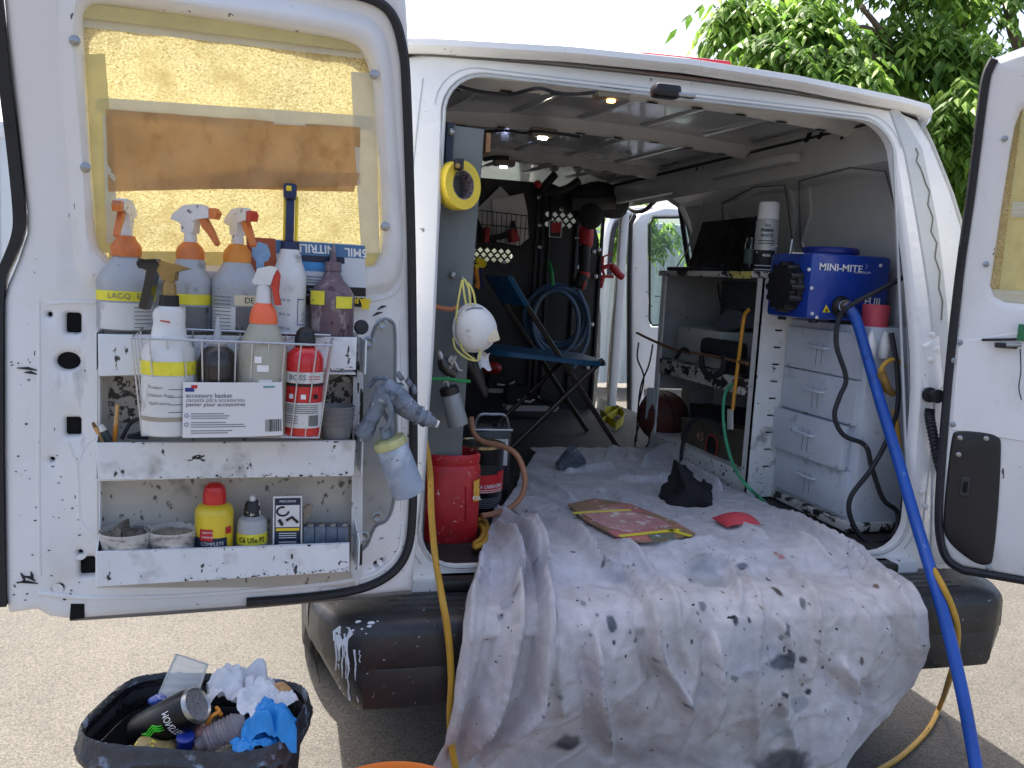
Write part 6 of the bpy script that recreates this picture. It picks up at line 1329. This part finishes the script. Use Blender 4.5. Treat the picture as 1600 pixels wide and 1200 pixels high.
L.text('4000', 400, 6, 18.3, inkw, turn=.1, bold=.02); lines(L, 377, 381, 2, 18.2, -40, 40, ink); lines(L, 415, 421, 2, 18.3, -50, 40, inkw)
MB().tube([L.pt(-16, 396, -9), L.pt(0, 390, -18.5), L.pt(14, 384, -12)], .003, 6).build('swoosh', inkw, L.t)
L = LP('dark_bottle', 'small dark bottle half hidden by the spray can on the top shelf', 'bottle', X(1171, 427, .61), 427)
L.part('bottle', [(427, 9), (425, 10), (382, 10), (376, 8), (372, 8)], mat('dark_glass', (20, 26, 26), .15, clear=.5), 18); L.part('label', [(412, 10.3), (390, 10.3)], mat('label_teal', (70, 92, 84), .5), 18, cap=False)
# ================================================================== drawer cabinet, turbine
cx0, cx1, cy0, cy1, czt = .672, .86, .195, .645, X(1330, 507, .672).z-.002
cabm = mat('cabinet_paint', (198, 206, 216), .5, var=.06, vs=9, spots=[((120, 124, 130), 10, .62, .8), ((28, 28, 30), 26, .72, .735, (1, 1, .4), 5)], bump=.03)
CA = thing('drawer_cabinet', 'pale blue grey four drawer cabinet standing by the right of the opening', 'cabinet', Vector(((cx0+cx1)/2, (cy0+cy1)/2, .72)))
MB().box(((cx0+cx1)/2+.006, (cy0+cy1)/2, (.722+czt)/2), (cx1-cx0-.012, cy1-cy0, czt-.722), b=.004).build('carcass', cabm, CA)
MB().box(((cx0+cx1)/2-.004, (cy0+cy1)/2, .735), (cx1-cx0+.012, cy1-cy0+.014, .03), b=.004).build('plinth', shd, CA)
zA, zB = .762, czt-.022; dh = (zB-zA)/4
for i in range(4):
    z = zA+dh*i; pull = .022 if i == 1 else 0
    o = MB().box((cx0+.005-pull, (cy0+cy1)/2+(.012 if i == 1 else 0), z+dh/2), (.022, cy1-cy0-.04, dh-.005), b=.002).build('drawer', cabm, CA)
    if pull: MB().box((cx0, (cy0+cy1)/2+.012, z+dh/2), (.03, cy1-cy0-.07, dh-.02)).build('drawer_side', cabm, o)
    hx = cx0-.006-pull; yc2 = (cy0+cy1)/2+.01
    MB().tube(smoothpath([(hx, yc2+.055, z+dh*.62), (hx-.014, yc2+.045, z+dh*.60), (hx-.016, yc2, z+dh*.585), (hx-.014, yc2-.045, z+dh*.58), (hx, yc2-.055, z+dh*.58)]), .005, 8).build('handle', cabm, o)
    for j in range(2): MB().box((hx+.0005, yc2-.02+.03*j, z+dh*.42), (.001, .003, dh*.5)).build('paint_run', ink, o)
tA = Y(1340, 503, cy0-.02)
tx0, tx1 = Y(1262, 470, .30).x, Y(1388, 470, .30).x; tz0, tz1 = czt+.012, Y(1320, 397, .30).z
TU = thing('spray_turbine', 'blue spray turbine box with black knobs on top of the drawer cabinet', 'turbine', Vector(((tx0+tx1)/2, .42, czt)))
tub = mat('turbine_blue', (22, 58, 148), .35, var=.05, vs=12, clear=.2)
MB().box(((tx0+tx1)/2, .42, (tz0+tz1)/2), (tx1-tx0, .24, tz1-tz0), b=.014).build('case', tub, TU)
MB().lathe([(.001, .0), (.085, 0), (.09, .006), (.09, .018), (.085, .024), (.001, .024)], (Y(1309, 395, .38).x, .42, tz1-.001), 32).build('filter_cap', mat('cap_blue', (24, 40, 120), .45), TU)
c = Y(1258, 450, .40); c.x = tx0
MB().lathe([(.075, 0), (.075, .02), (.066, .022), (.066, .045), (.04, .048), (.001, .048)], c, 24, Vector((-1, 0, 0))).build('side_knob', blackplas, TU)
for i in range(12): a = 2*math.pi*i/12; MB().tube([c+Vector((-.002, .072*math.cos(a), .072*math.sin(a))), c+Vector((-.044, .068*math.cos(a), .068*math.sin(a)))], .011, 8).build('knob_ridge', blackplas, TU)
c2 = Y(1388, 440, .42); c2.x = tx1; MB().lathe([(.065, 0), (.065, .02), (.001, .022)], c2, 24, Vector((1, 0, 0))).build('side_knob', blackplas, TU)
MB().tube([Y(1262, 404, .36), Y(1252, 395, .36), Y(1234, 396, .36), Y(1238, 374, .36)], .004, 6).build('hook_bracket', steel, TU); MB().box(Y(1250, 396, .36), (.07, .02, .004)).build('hook_plate', steel, TU)
fy = .42-.12-.0012; F = lambda px, py: Y(px, py, fy)
tmap = lambda px, py: flatmap(F(px, py), Vector((1, 0, 0)), Zv)
text('MINI-MITE', .031, tmap(1314, 419), inkw, TU, bold=.015, squash=1.12); text('3', .02, tmap(1354, 417), mat('ink_pale', (150, 160, 200), .6), TU); text('PLATINUM', .011, tmap(1347, 426), inkw, TU, squash=1.2); text('FUJI', .034, tmap(1363, 472), inkw, TU, bold=.02, squash=1.05)
for q in ((1264, 421), (1268, 450), (1269, 490), (1276, 496), (1376, 415)): MB().lathe([(.006, 0), (.005, .003), (.001, .004)], F(*q), 10, Vector((0, -1, 0))).build('screw', whiteb, TU)
MB().prism([F(*q) for q in ((1291, 476), (1285, 488), (1297, 488))], Vector((0, -.001, 0))).build('warning_sticker', yelp, TU, smooth=0); MB().box(F(1291, 485)+Vector((0, -.0016, 0)), (.006, .001, .008)).build('warning_mark', ink, TU)
c = F(1312, 479); MB().lathe([(.034, 0), (.034, .01), (.028, .02), (.018, .022), (.018, .03)], c, 20, Vector((.2, -1, 0))).build('hose_port', blackplas, TU)
for sx in (-1, 1):
    for sy in (.33, .51): MB().lathe([(.014, 0), (.014, .014)], ((tx0+tx1)/2+sx*.10, sy, czt), 12).build('foot', rubber, TU)
bh = mat('blue_hose', (30, 82, 172), .42, var=.12, vs=9, spots=[((110, 140, 190), 30, .66, .72), ((24, 50, 100), 14, .62, .75)])
hpts = [F(1312, 479)+Vector((0, -.03, 0)), Y(1322, 478, .24), Y(1332, 488, .22), Y(1342, 512, .20), Y(1360, 575, .15), Y(1382, 650, .08), Y(1405, 725, .0), Y(1428, 805, -.08), Y(1446, 865, -.16), Y(1466, 930, -.24), Y(1486, 1005, -.30), Y(1505, 1090, -.36), Y(1520, 1170, -.40), Y(1530, 1230, -.44)]
HS = thing('turbine_hose', 'thick bright blue hose trailing from the turbine down over the bumper', 'hose', hpts[-1])
hp = smoothpath(hpts, 8); MB().tube(hp[10:], .0165, 12).build('hose', bh, HS)
MB().tube(hp[:18], [.017 if i % 2 else .0145 for i in range(18)], 12).build('spring_guard', mat('spring_brown', (120, 104, 84), .35, .5, var=.2), HS)
MB().tube(hp[:4], .02, 12).build('fitting', steel, HS)
cord('power_cord', 'black power cord looping down the front of the drawer cabinet', 'cord', [Y(1425, 425, .15), Y(1400, 440, .17), Y(1360, 460, .19), Y(1325, 480, .22), Y(1310, 500, .24), Y(1307, 540, .22), Y(1322, 590, .2), Y(1312, 620, .2), Y(1304, 650, .2), Y(1318, 680, .19), Y(1352, 696, .17), Y(1362, 730, .15), Y(1380, 780, .13), Y(1402, 800, .12), Y(1398, 832, .11), Y(1372, 848, .10), Y(1345, 838, .12), Y(1328, 805, .13), Y(1330, 775, .13), Y(1360, 735, .12), Y(1385, 690, .11), Y(1402, 640, .11), Y(1402, 580, .12), Y(1393, 520, .14)], .0075, rubber, k=5)
RC = thing('red_cup', 'red plastic cup standing on a white bottle beside the turbine', 'cup', Y(1366, 512, .22)); c = Y(1366, 513, .24); k = mpp(c)
MB().lathe([(.001, 0), (20*k, 0), (21*k, 37*k), (20*k, 37*k), (19*k, 2*k)], c, 24).build('cup', mat('pink_red_plastic', (196, 76, 92), .5, var=.06), RC)
cord('yellow_cord', 'yellow lead with brass plug hanging on the white post by the cabinet', 'cord', [Y(1412, 572, .14), Y(1400, 562, .13), Y(1385, 566, .13), Y(1376, 580, .13), Y(1380, 600, .13), Y(1388, 614, .13)], .007, yho)
MB_plug = MB().tube([Y(1376, 582, .12), Y(1386, 608, .12), Y(1396, 616, .12)], [.016, .014, .010], 10).build('plug', goldm); tag(MB_plug, 'brass coloured plug at the end of the short yellow lead', 'plug')
cord('yellow_cord', 'yellow extension lead dropping behind the blue hose onto the asphalt', 'cord', [Y(1398, 640, .12), Y(1405, 700, .08), Y(1412, 760, .02), Y(1438, 850, -.12), Y(1470, 910, -.24), Y(1488, 950, -.27), Y(1496, 985, -.28), Y(1492, 1030, -.27), Y(1484, 1060, -.22), Z(1470, 1100, .05), Z(1450, 1140, .012), Z(1410, 1180, .012), Z(1370, 1205, .012)], .0085, yho)
# pale liner bag of the cabinet end: two moulded bottles
for i, px in enumerate((1358, 1380)):
    L = LP('white_bottle', ['white bottle beside the cabinet under the red cup', 'white bottle nearest the post beside the cabinet'][i], 'bottle', Y(px, 560, .18), 560)
    L.part('bottle', [(560, 8), (558, 9), (540, 9.5), (530, 7), (522, 4), (518, 4)], whiteb, 16)

CP_ = []
for i in range(160):
    z = rc.choice((z2-.03, z2-.05, z3-.02, .75, .735)); y = rc.uniform(y0+.05, y1-.05); CP_.append((Vector((x0-.0035, y, z+rc.gauss(0, .012))), rc.uniform(.001, .006), Vector((0, 1, 0)), Zv))
chips('flaked_paint', CP_, chipm, SH, Vector((-1, 0, 0)))
CP_ = [(Vector((rc.uniform(x0, .67), y0-.001, rc.choice((rc.uniform(.73, 1.5), rc.uniform(.73, .85))))), rc.uniform(.0008, .0035), Vector((1, 0, 0)), Zv) for i in range(70)]
chips('paint_nicks', CP_, chipm, SH, Vector((0, -1, 0)))
CP_ = [(Vector((cx0-.0065, rc.uniform(cy0+.03, cy1-.03), zA+dh*rc.choice((0, 2, 3, 4))+rc.gauss(0, .006))), rc.uniform(.0008, .003), Vector((0, 1, 0)), Zv) for i in range(60)]
chips('paint_nicks', CP_, chipm, CA, Vector((-1, 0, 0)))

# clutter on the middle and upper bays of the shelving
TC = thing('cable_coil', 'black cable coil lying on the middle shelf in front of the grey bin', 'cable', Vector((.60, .86, z2)))
for i in range(4): MB().tube([Vector((.60+.030*math.cos(t*math.pi/10)*(1-.1*i), .86+(.07-.006*i)*math.sin(t*math.pi/10), z2+.012+.012*i+.004*math.sin(t))) for t in range(20)], .006, 6, closed=True).build('loop', rubber, TC)
PG = thing('pliers', 'steel pliers with dark handles on the middle shelf beside the coil', 'pliers', Vector((.58, .72, z2)))
for sg in (-1, 1): MB().tube([(.585, .69, z2+.012), (.58+.012*sg, .73, z2+.012), (.585+.02*sg, .80, z2+.012)], .006, 6).build('handle', blkt, PG)
MB().tube([(.585, .69, z2+.012), (.585, .655, z2+.012)], [.009, .004], 8).build('jaws', steel, PG)
cord('grey_wire', 'thin dark wire drooping down the back of the upper shelf bay', 'wire', [X(*q, .83) for q in ((1122, 440), (1124, 465), (1130, 482), (1122, 500), (1108, 512))], .003, rubber)
tag(MB().box((.70, .80, z2+.035), (.16, .12, .06), Matrix.Rotation(.3, 3, 'Z'), b=.008).build('sanding_block', mat('block_dark', (58, 54, 52), .7, var=.3, vs=30), smooth=30), 'dark worn block on the middle shelf near the front post', 'block')
# ================================================================== waste bin and bucket on the asphalt
r_, u_, f_ = _r, _u, _f
def DP(px, py, d): v = ray(px, py); return CAM+v*(d/v.dot(_f))
TB = DP(312, 1122, 1.74); TB.z = TB.z
binm = mat('bin_black', (46, 48, 52), .42, var=.2, vs=10, spots=[((150, 164, 184), 16, .62, .8), ((176, 142, 130), 26, .70, .74)], bump=.05)
WB = thing('waste_bin', 'black waste bin full of rubbish standing on the asphalt below the left door', 'waste bin', Vector((TB.x, TB.y, 0)))
yawc = math.radians(-17)
def BQ2(t, a, b, z, e=.5):
    x = math.copysign(abs(math.cos(t))**e, math.cos(t))*a; y = math.copysign(abs(math.sin(t))**e, math.sin(t))*b
    return Vector((TB.x+x*math.cos(yawc)-y*math.sin(yawc), TB.y+x*math.sin(yawc)+y*math.cos(yawc), z))
kb = mpp(TB); a_, b_ = 162*kb, .155; zr = TB.z
rings = [(.74, 0), (.755, .01), (.90, zr-.06), (.905, zr-.05), (.97, zr-.045), (1.0, zr-.035), (1.0, zr-.012), (.985, zr), (.955, zr+.002), (.93, zr-.01), (.915, zr-.06), (.84, .22), (.80, .2)]
vs = []; n = 56
for f, z in rings: vs += [BQ2(2*math.pi*i/n, a_*f, b_*f, z, .5) for i in range(n)]
MB().add(vs, [(q*n+j, q*n+(j+1) % n, (q+1)*n+(j+1) % n, (q+1)*n+j) for q in range(len(rings)-1) for j in range(n)]+[tuple(range(n-1, -1, -1)), tuple(range((len(rings)-1)*n, len(rings)*n))]).build('tub', binm, WB, smooth=50)
bagl = mat('bin_liner', (26, 27, 30), .3, var=.3, vs=30, bump=.5, bs=60)
MB().grid(lambda u, v: BQ2(2*math.pi*u, a_*(.94-.05*v), b_*(.94-.05*v), zr+.004-.10*v+.006*noise.noise(Vector((u*40, v*3, 1))), .5), 80, 6).build('liner', bagl, WB)
MB().grid(lambda u, v: BQ2(2*math.pi*u, a_*(.93+.085*v+.012*noise.noise(Vector((u*50, v*4, 3)))*v), b_*(.93+.10*v+.02*noise.noise(Vector((u*50, v*4, 5)))*v), zr+.008+.012*math.sin(math.pi*min(1, v*1.3))-.05*max(0, v-.45)*(1+.9*noise.noise(Vector((u*26, 0, 8))))+.003*noise.noise(Vector((u*120, v*9, 2))), .5), 160, 10).build('liner_overhang', mat('liner_smeared', (52, 56, 64), .3, var=.3, vs=20, spots=[((150, 166, 190), 22, .58, .7, (1, 1, 1), 5), ((190, 150, 140), 14, .68, .72)], bump=.4, bs=70), WB)
def crumple(name, label, cat, c, sc, mm, amp=.03, fr=14, seed=0, n=30):
    mb = MB().ball(c, 1, sc, n)
    for i, v in enumerate(mb.v):
        q = v*fr+Vector((seed*3.1, seed, 0)); mb.v[i] = v+Vector((noise.noise(q), noise.noise(q+Vector((9, 0, 0))), noise.noise(q+Vector((0, 9, 0)))))*amp+(v-c).normalized()*amp*.6*abs(noise.noise(q*2.3))
    return tag(mb.build(name, mm, smooth=60), label, cat)
W = lambda px, py, d=1.76: DP(px, py, d-.05)
def crumpsheet(name, label, cat, c, w_, h_, mm, seed=0, amp=.03, fr=12, dome=.03, n=44, rot=0):
    cr, sr = math.cos(rot), math.sin(rot)
    def fn(u, v):
        x, y = (u-.5)*w_, (v-.5)*h_; edge_ = 1+.18*noise.noise(Vector((math.atan2(y, x)*2, seed, 0)))
        x *= edge_; y *= edge_; q = Vector((x*fr+seed*7, y*fr, seed))
        z = amp*(1.4*abs(noise.noise(q))+.8*abs(noise.noise(q*2.1+Vector((4, 2, 1))))+.35*abs(noise.noise(q*4.7)))+dome*(1-((2*u-1)**2+(2*v-1)**2)*.8)
        x += .4*amp*noise.noise(q*1.7); y += .4*amp*noise.noise(q*1.7+Vector((3, 3, 0)))
        return c+Vector((x*cr-y*sr, x*sr+y*cr, z))
    return tag(MB().grid(fn, n, n).build(name, mm, smooth=50), label, cat)
# can
A, B = W(215, 1150, 1.74), W(310, 1100, 1.70); ax = (B-A).normalized(); Ln = (B-A).length
CN = thing('drink_can', 'tall black drink can with green claw mark lying in the waste bin', 'can', A-Zv*.03)
MB().lathe([(.025, 0), (.034, .006), (.038, .016), (.038, Ln-.020), (.033, Ln-.006)], A, 28, ax).build('body', mat('can_black', (22, 22, 25), .3, .4, var=.1), CN)
MB().lathe([(.0345, Ln-.012), (.0335, Ln-.002), (.032, Ln), (.029, Ln-.004), (.001, Ln-.004)], A, 28, ax).build('lid', steel, CN)
tw = (CAM-(A+B)/2); tw = (tw-ax*tw.dot(ax)).normalized(); sd_ = ax.cross(tw).normalized()
def canp(l, a): return A+ax*l+(tw*math.cos(a)+sd_*math.sin(a))*.0388
grn = mat('can_green', (70, 200, 50), .4, var=.05)
for q in range(3): MB().tube([canp(Ln*.30+.010*j, .25-.12*q+.1*math.sin(j*1.7)) for j in range(6)], [.0006, .002, .0016, .0022, .0014, .0005], 5).build('claw_mark', grn, CN)
text('MONSTER', .024, lambda x, y: canp(Ln*.72-y, x/.0388+.35), inkw, CN, squash=.55)
napm = mat('napkin_white', (226, 228, 232), .8, var=.03, trans=.15); nit = mat('nitrile_blue', (40, 140, 214), .45, var=.06, trans=.1)
crumpsheet('napkin', 'white crumpled napkin on top of the waste bin', 'napkin', W(378, 1096, 1.82), .13, .12, napm, 1, .05, 14, .03)
crumpsheet('paper_towel', 'second white paper towel spread over the right of the waste bin', 'paper towel', W(412, 1106, 1.77), .11, .09, napm, 2, .03, 16, .02, rot=.5)
crumpsheet('nitrile_glove', 'bright blue crumpled nitrile glove in the waste bin', 'glove', W(422, 1146, 1.72), .095, .085, nit, 3, .022, 20, .05)
crumpsheet('nitrile_glove', 'second blue glove flat at the front of the waste bin', 'glove', W(400, 1164, 1.69), .085, .05, nit, 4, .014, 26, .012, rot=.2)
# clear clamshell leaning at the back
q = [W(236, 1112, 1.84), W(304, 1100, 1.84), W(324, 1038, 1.88), W(276, 1022, 1.88)]
CS = thing('plastic_clamshell', 'clear plastic food tray leaning at the back of the waste bin', 'tray', q[0]); cl_m = clearmat('frosted_plastic', (236, 236, 230), .62, .15)
MB().grid(lambda u, v: q[0].lerp(q[1], u).lerp(q[3].lerp(q[2], u), v)+_f*(-.012*math.sin(math.pi*u)*math.sin(math.pi*v))+Vector((0, 0, .002*math.sin(v*40))), 14, 24).build('tray', cl_m, CS, smooth=60)
MB().tube([q[0], q[1], q[2], q[3]], .003, 6, closed=True).build('rim', cl_m, CS)
A, B = W(318, 1160, 1.70), W(385, 1125, 1.72); ax = (B-A).normalized(); Ln = (B-A).length
WBt = thing('water_bottle', 'crushed clear plastic water bottle in the waste bin', 'bottle', A); cbt = clearmat('clear_bottle', (214, 208, 212), .30, .12)
MB().lathe([(.015, 0)]+[(.024+.0018*math.cos(i*1.9), .01+i*(Ln-.03)/24) for i in range(25)]+[(.012, Ln)], A, 24, ax).build('bottle', cbt, WBt)
MB().lathe([(.014, -.012), (.015, 0), (.001, 0)], A, 16, ax).build('neck', cbt, WBt)
c = W(290, 1152, 1.69); tag(MB().lathe([(.015, -.02), (.0165, -.018), (.0165, .004), (.012, .006), (.001, .006)], c, 20, Vector((0, -.4, 1))).build('bottle_cap', mat('cap_royal', (36, 58, 150), .35)), 'dark blue bottle cap showing in the waste bin', 'cap')
crumple('wrapper', 'pink wrapper scrap in the middle of the waste bin', 'wrapper', W(318, 1146, 1.72), (.022, .02, .014), mat('pink_scrap', (214, 150, 140), .6), .012, 30, 5, 16)
crumple('food_box', 'torn tan card box at the right back of the waste bin', 'box', W(432, 1085, 1.80), (.03, .03, .02), mat('tan_card', (196, 150, 100), .7), .02, 22, 6, 16)
crumple('wrapper', 'blue and white foil wrapper at the left back of the waste bin', 'wrapper', W(248, 1096, 1.84), (.02, .02, .014), mat('foil_blue', (60, 90, 170), .3, var=.4, vs=80), .012, 30, 7, 16)
crumple('wrapper', 'yellow and brown food wrapper at the front of the waste bin', 'wrapper', W(245, 1168, 1.68), (.035, .02, .012), mat('wrap_tan', (150, 130, 84), .6, var=.3, vs=60, spots=[((230, 214, 60), 40, .6, .64)]), .014, 30, 8, 16)
cord('orange_ribbon', 'curled orange peel ribbon in the middle of the waste bin', 'ribbon', [W(324, 1132, 1.72), W(330, 1120, 1.72), W(342, 1112, 1.73), W(338, 1106, 1.74), (W(346, 1118, 1.73))], .004, amber)
crumple('rubbish_heap', 'dark crumpled waste filling the bin beneath the visible rubbish', 'waste', Vector((TB.x, TB.y, zr-.09)), (a_*.78, b_*.76, .05), bagl, .03, 12, 9, 36)
# orange bucket cut by the lower edge
c = DP(625, 1187, 1.78); Rb = .15; c = c+Vector((-.03, -Rb, 0)); hb = c.z
OB = thing('bucket', 'orange plastic bucket standing on the asphalt before the bumper', 'bucket', Vector((c.x, c.y, 0))); obm = mat('bucket_orange', (242, 132, 22), .4, var=.05, vs=8, clear=.2)
MB().lathe([(.001, 0), (Rb*.86, 0), (Rb*.88, .01), (Rb*.97, hb-.06), (Rb*1.03, hb-.055), (Rb*1.03, hb-.045), (Rb*.98, hb-.04), (Rb*1.0, hb-.006), (Rb*.985, hb), (Rb*.96, hb-.006), (Rb*.86, .02), (.001, .02)], (c.x, c.y, 0), 48).build('pail', obm, OB)
MB().tube([(c.x+Rb*1.05*math.cos(t), c.y+Rb*1.05*math.sin(t)*.55-.06, hb-.05-.06*math.sin(-t+.0)) for t in [math.pi+math.pi*i/16 for i in range(17)]], .003, 6).build('wire_handle', steel, OB)
# ================================================================== trees
def leafmat(name, c, c2):
    m = mat(name, c, .45, var=.35, vs=1.6, spots=[(c2, 3.5, .46, .62)], trans=.5, spec=.2); return m
leafm = leafmat('leaf_green', (104, 140, 60), (74, 106, 44)); leafd = leafmat('leaf_light', (148, 182, 80), (112, 150, 58))
bark = mat('bark', (104, 90, 76), .85, var=.25, vs=9, bump=.6, bs=30)
def tree(name, label, base, limbs, clusters, seed, leafsize, mm, mm2, nleaf):
    t = thing(name, label, 'tree', base); r = random.Random(seed)
    for i, (pts, r0, r1) in enumerate(limbs):
        P = smoothpath(pts, 5); k = len(P); MB().tube(P, [r0+(r1-r0)*j/(k-1) for j in range(k)], 9).build('trunk' if i == 0 else 'limb', bark, t)
    for part, (m_, frac) in enumerate(((mm, .7), (mm2, .3))):
        vs = []; fs = []; tw = MB()
        for (c, rad, wgt) in clusters:
            for q in range(int(nleaf*wgt*frac)):
                while True:
                    d = Vector((r.uniform(-1, 1), r.uniform(-1, 1), r.uniform(-1, 1)))
                    if d.length <= 1: break
                p = Vector(c)+Vector((d.x*rad[0], d.y*rad[1], d.z*rad[2]))
                if noise.noise(p*1.1+Vector((seed, 0, 0))) < -.06: continue
                # a drooping compound leaf: stalk with paired leaflets
                az = r.uniform(0, 6.283); dr = r.uniform(-1.1, -.1); D = Vector((math.cos(az)*math.cos(dr), math.sin(az)*math.cos(dr), math.sin(dr)))
                S = Zv.cross(D).normalized(); ln = leafsize*r.uniform(2.2, 3.6); nl = r.choice((3, 4, 5)); kk = r.uniform(.8, 1.2)
                for j in range(nl):
                    f = (j+1)/nl; a = p+D*ln*f*.8-Zv*(ln*.35*f*f)
                    for sg in ((-1, 1) if j < nl-1 else (0,)):
                        dirv = (D*.55+S*sg*1.0-Zv*r.uniform(.25, .9)).normalized(); L0 = leafsize*kk*r.uniform(.8, 1.25); wv = dirv.cross(Vector((r.uniform(-.4, .4), r.uniform(-.4, .4), 1))).normalized()*L0*.23
                        b = len(vs); nb = dirv.cross(wv).normalized()*L0*.06
                        vs += [a, a+dirv*L0*.4+wv+nb, a+dirv*L0*.42-nb*.5, a+dirv*L0*.4-wv+nb, a+dirv*L0-Zv*L0*.18]
                        fs += [(b, b+1, b+2), (b, b+2, b+3), (b+1, b+4, b+2), (b+2, b+4, b+3)]
        mb = MB(); mb.v = vs; mb.f = fs
        me = bpy.data.meshes.new('crown'); me.from_pydata([v-Vector(base) for v in vs], [], fs); me.materials.append(m_); o = bpy.data.objects.new('crown', me); COL.objects.link(o); o.parent = t
    return t
def TP(px, py, d): return DP(px, py, d)
b0 = Vector((3.9, 7.4, 0))
limbs = [([b0, b0+Vector((.1, 0, 1.6)), TP(1500, 190, 8.6), TP(1497, 60, 8.8), TP(1490, -120, 9)], .16, .05),
         ([TP(1499, 100, 8.7), TP(1470, 50, 8.6), TP(1462, 0, 8.5), TP(1440, -80, 8.4)], .06, .03), ([TP(1500, 150, 8.7), TP(1440, 130, 8.3), TP(1405, 90, 8.0), TP(1370, 40, 7.8), TP(1345, 10, 7.6)], .05, .02),
         ([TP(1420, 105, 8.1), TP(1360, 45, 7.8), TP(1310, 50, 7.6)], .03, .012), ([TP(1600, 90, 8.3), TP(1580, 40, 8.2), TP(1570, -40, 8.2)], .06, .04), ([TP(1498, 60, 8.8), TP(1540, 10, 8.6), TP(1580, -60, 8.4)], .05, .02), ([TP(1405, 95, 8.0), TP(1300, 80, 7.4), TP(1200, 70, 7.2)], .025, .01)]
cl = []
rt_ = random.Random(4)
def clus(px, py, d, rp, w): c = TP(px, py, d); k = mpp(c); cl.append((c, (rp*k, rp*k*.9, rp*k*.8), w))
for px, py, d, rp, w_ in ((1110, 60, 7.6, 45, .6), (1135, 110, 7.4, 45, .6), (1090, 85, 7.5, 30, .3), (1150, 10, 7.7, 40, .4), (1220, 90, 7.3, 60, 1.2), (1240, 30, 7.6, 60, .9), (1300, 120, 7.2, 70, 1.4), (1330, 40, 7.8, 70, 1.0), (1380, 130, 7.4, 70, 1.4), (1420, 60, 7.9, 70, 1.0), (1450, 160, 7.5, 70, 1.4), (1520, 80, 8, 70, 1.0), (1560, 20, 8.2, 70, .8), (1590, 120, 8.2, 60, .9), (1500, 220, 7.6, 60, 1.3), (1530, 280, 7.8, 60, 1.1), (1500, 330, 8, 60, 1.0), (1470, 10, 8.3, 70, .8), (1400, -40, 8.3, 80, .9), (1280, -40, 8, 70, .7), (1550, -50, 8.5, 90, .9), (1660, 60, 8.5, 110, 1.2), (1680, 220, 8.5, 100, 1.2), (1760, 120, 9, 130, 1.2), (1600, 250, 9.2, 90, 1.2), (1440, 240, 8.6, 80, 1.2), (1580, 400, 9, 80, 1), (1350, -140, 8.5, 120, .8), (1550, -180, 9, 140, .8)): clus(px, py, d, rp, w_)
tree('shade_tree', 'large leafy green tree rising behind the roof at the right', b0, limbs, cl, 3, .125, leafm, leafd, 220)
cl = []; b1 = Vector((3.2, 8.7, 0))
for px, py, d, rp, w_ in ((955, 335, 10.6, 26, .5), (975, 350, 10.2, 28, .6), (968, 372, 10.2, 22, .4), (990, 325, 10.6, 28, .5), (1020, 360, 10.6, 36, .5)): clus(px, py, d, rp, w_)
tree('young_tree', 'small light green tree before the fence, seen through the side doorway', b1, [([b1, b1+Vector((0, 0, 1.2)), TP(985, 345, 10.6)], .06, .02)], cl, 8, .09, leafd, leafm, 160)
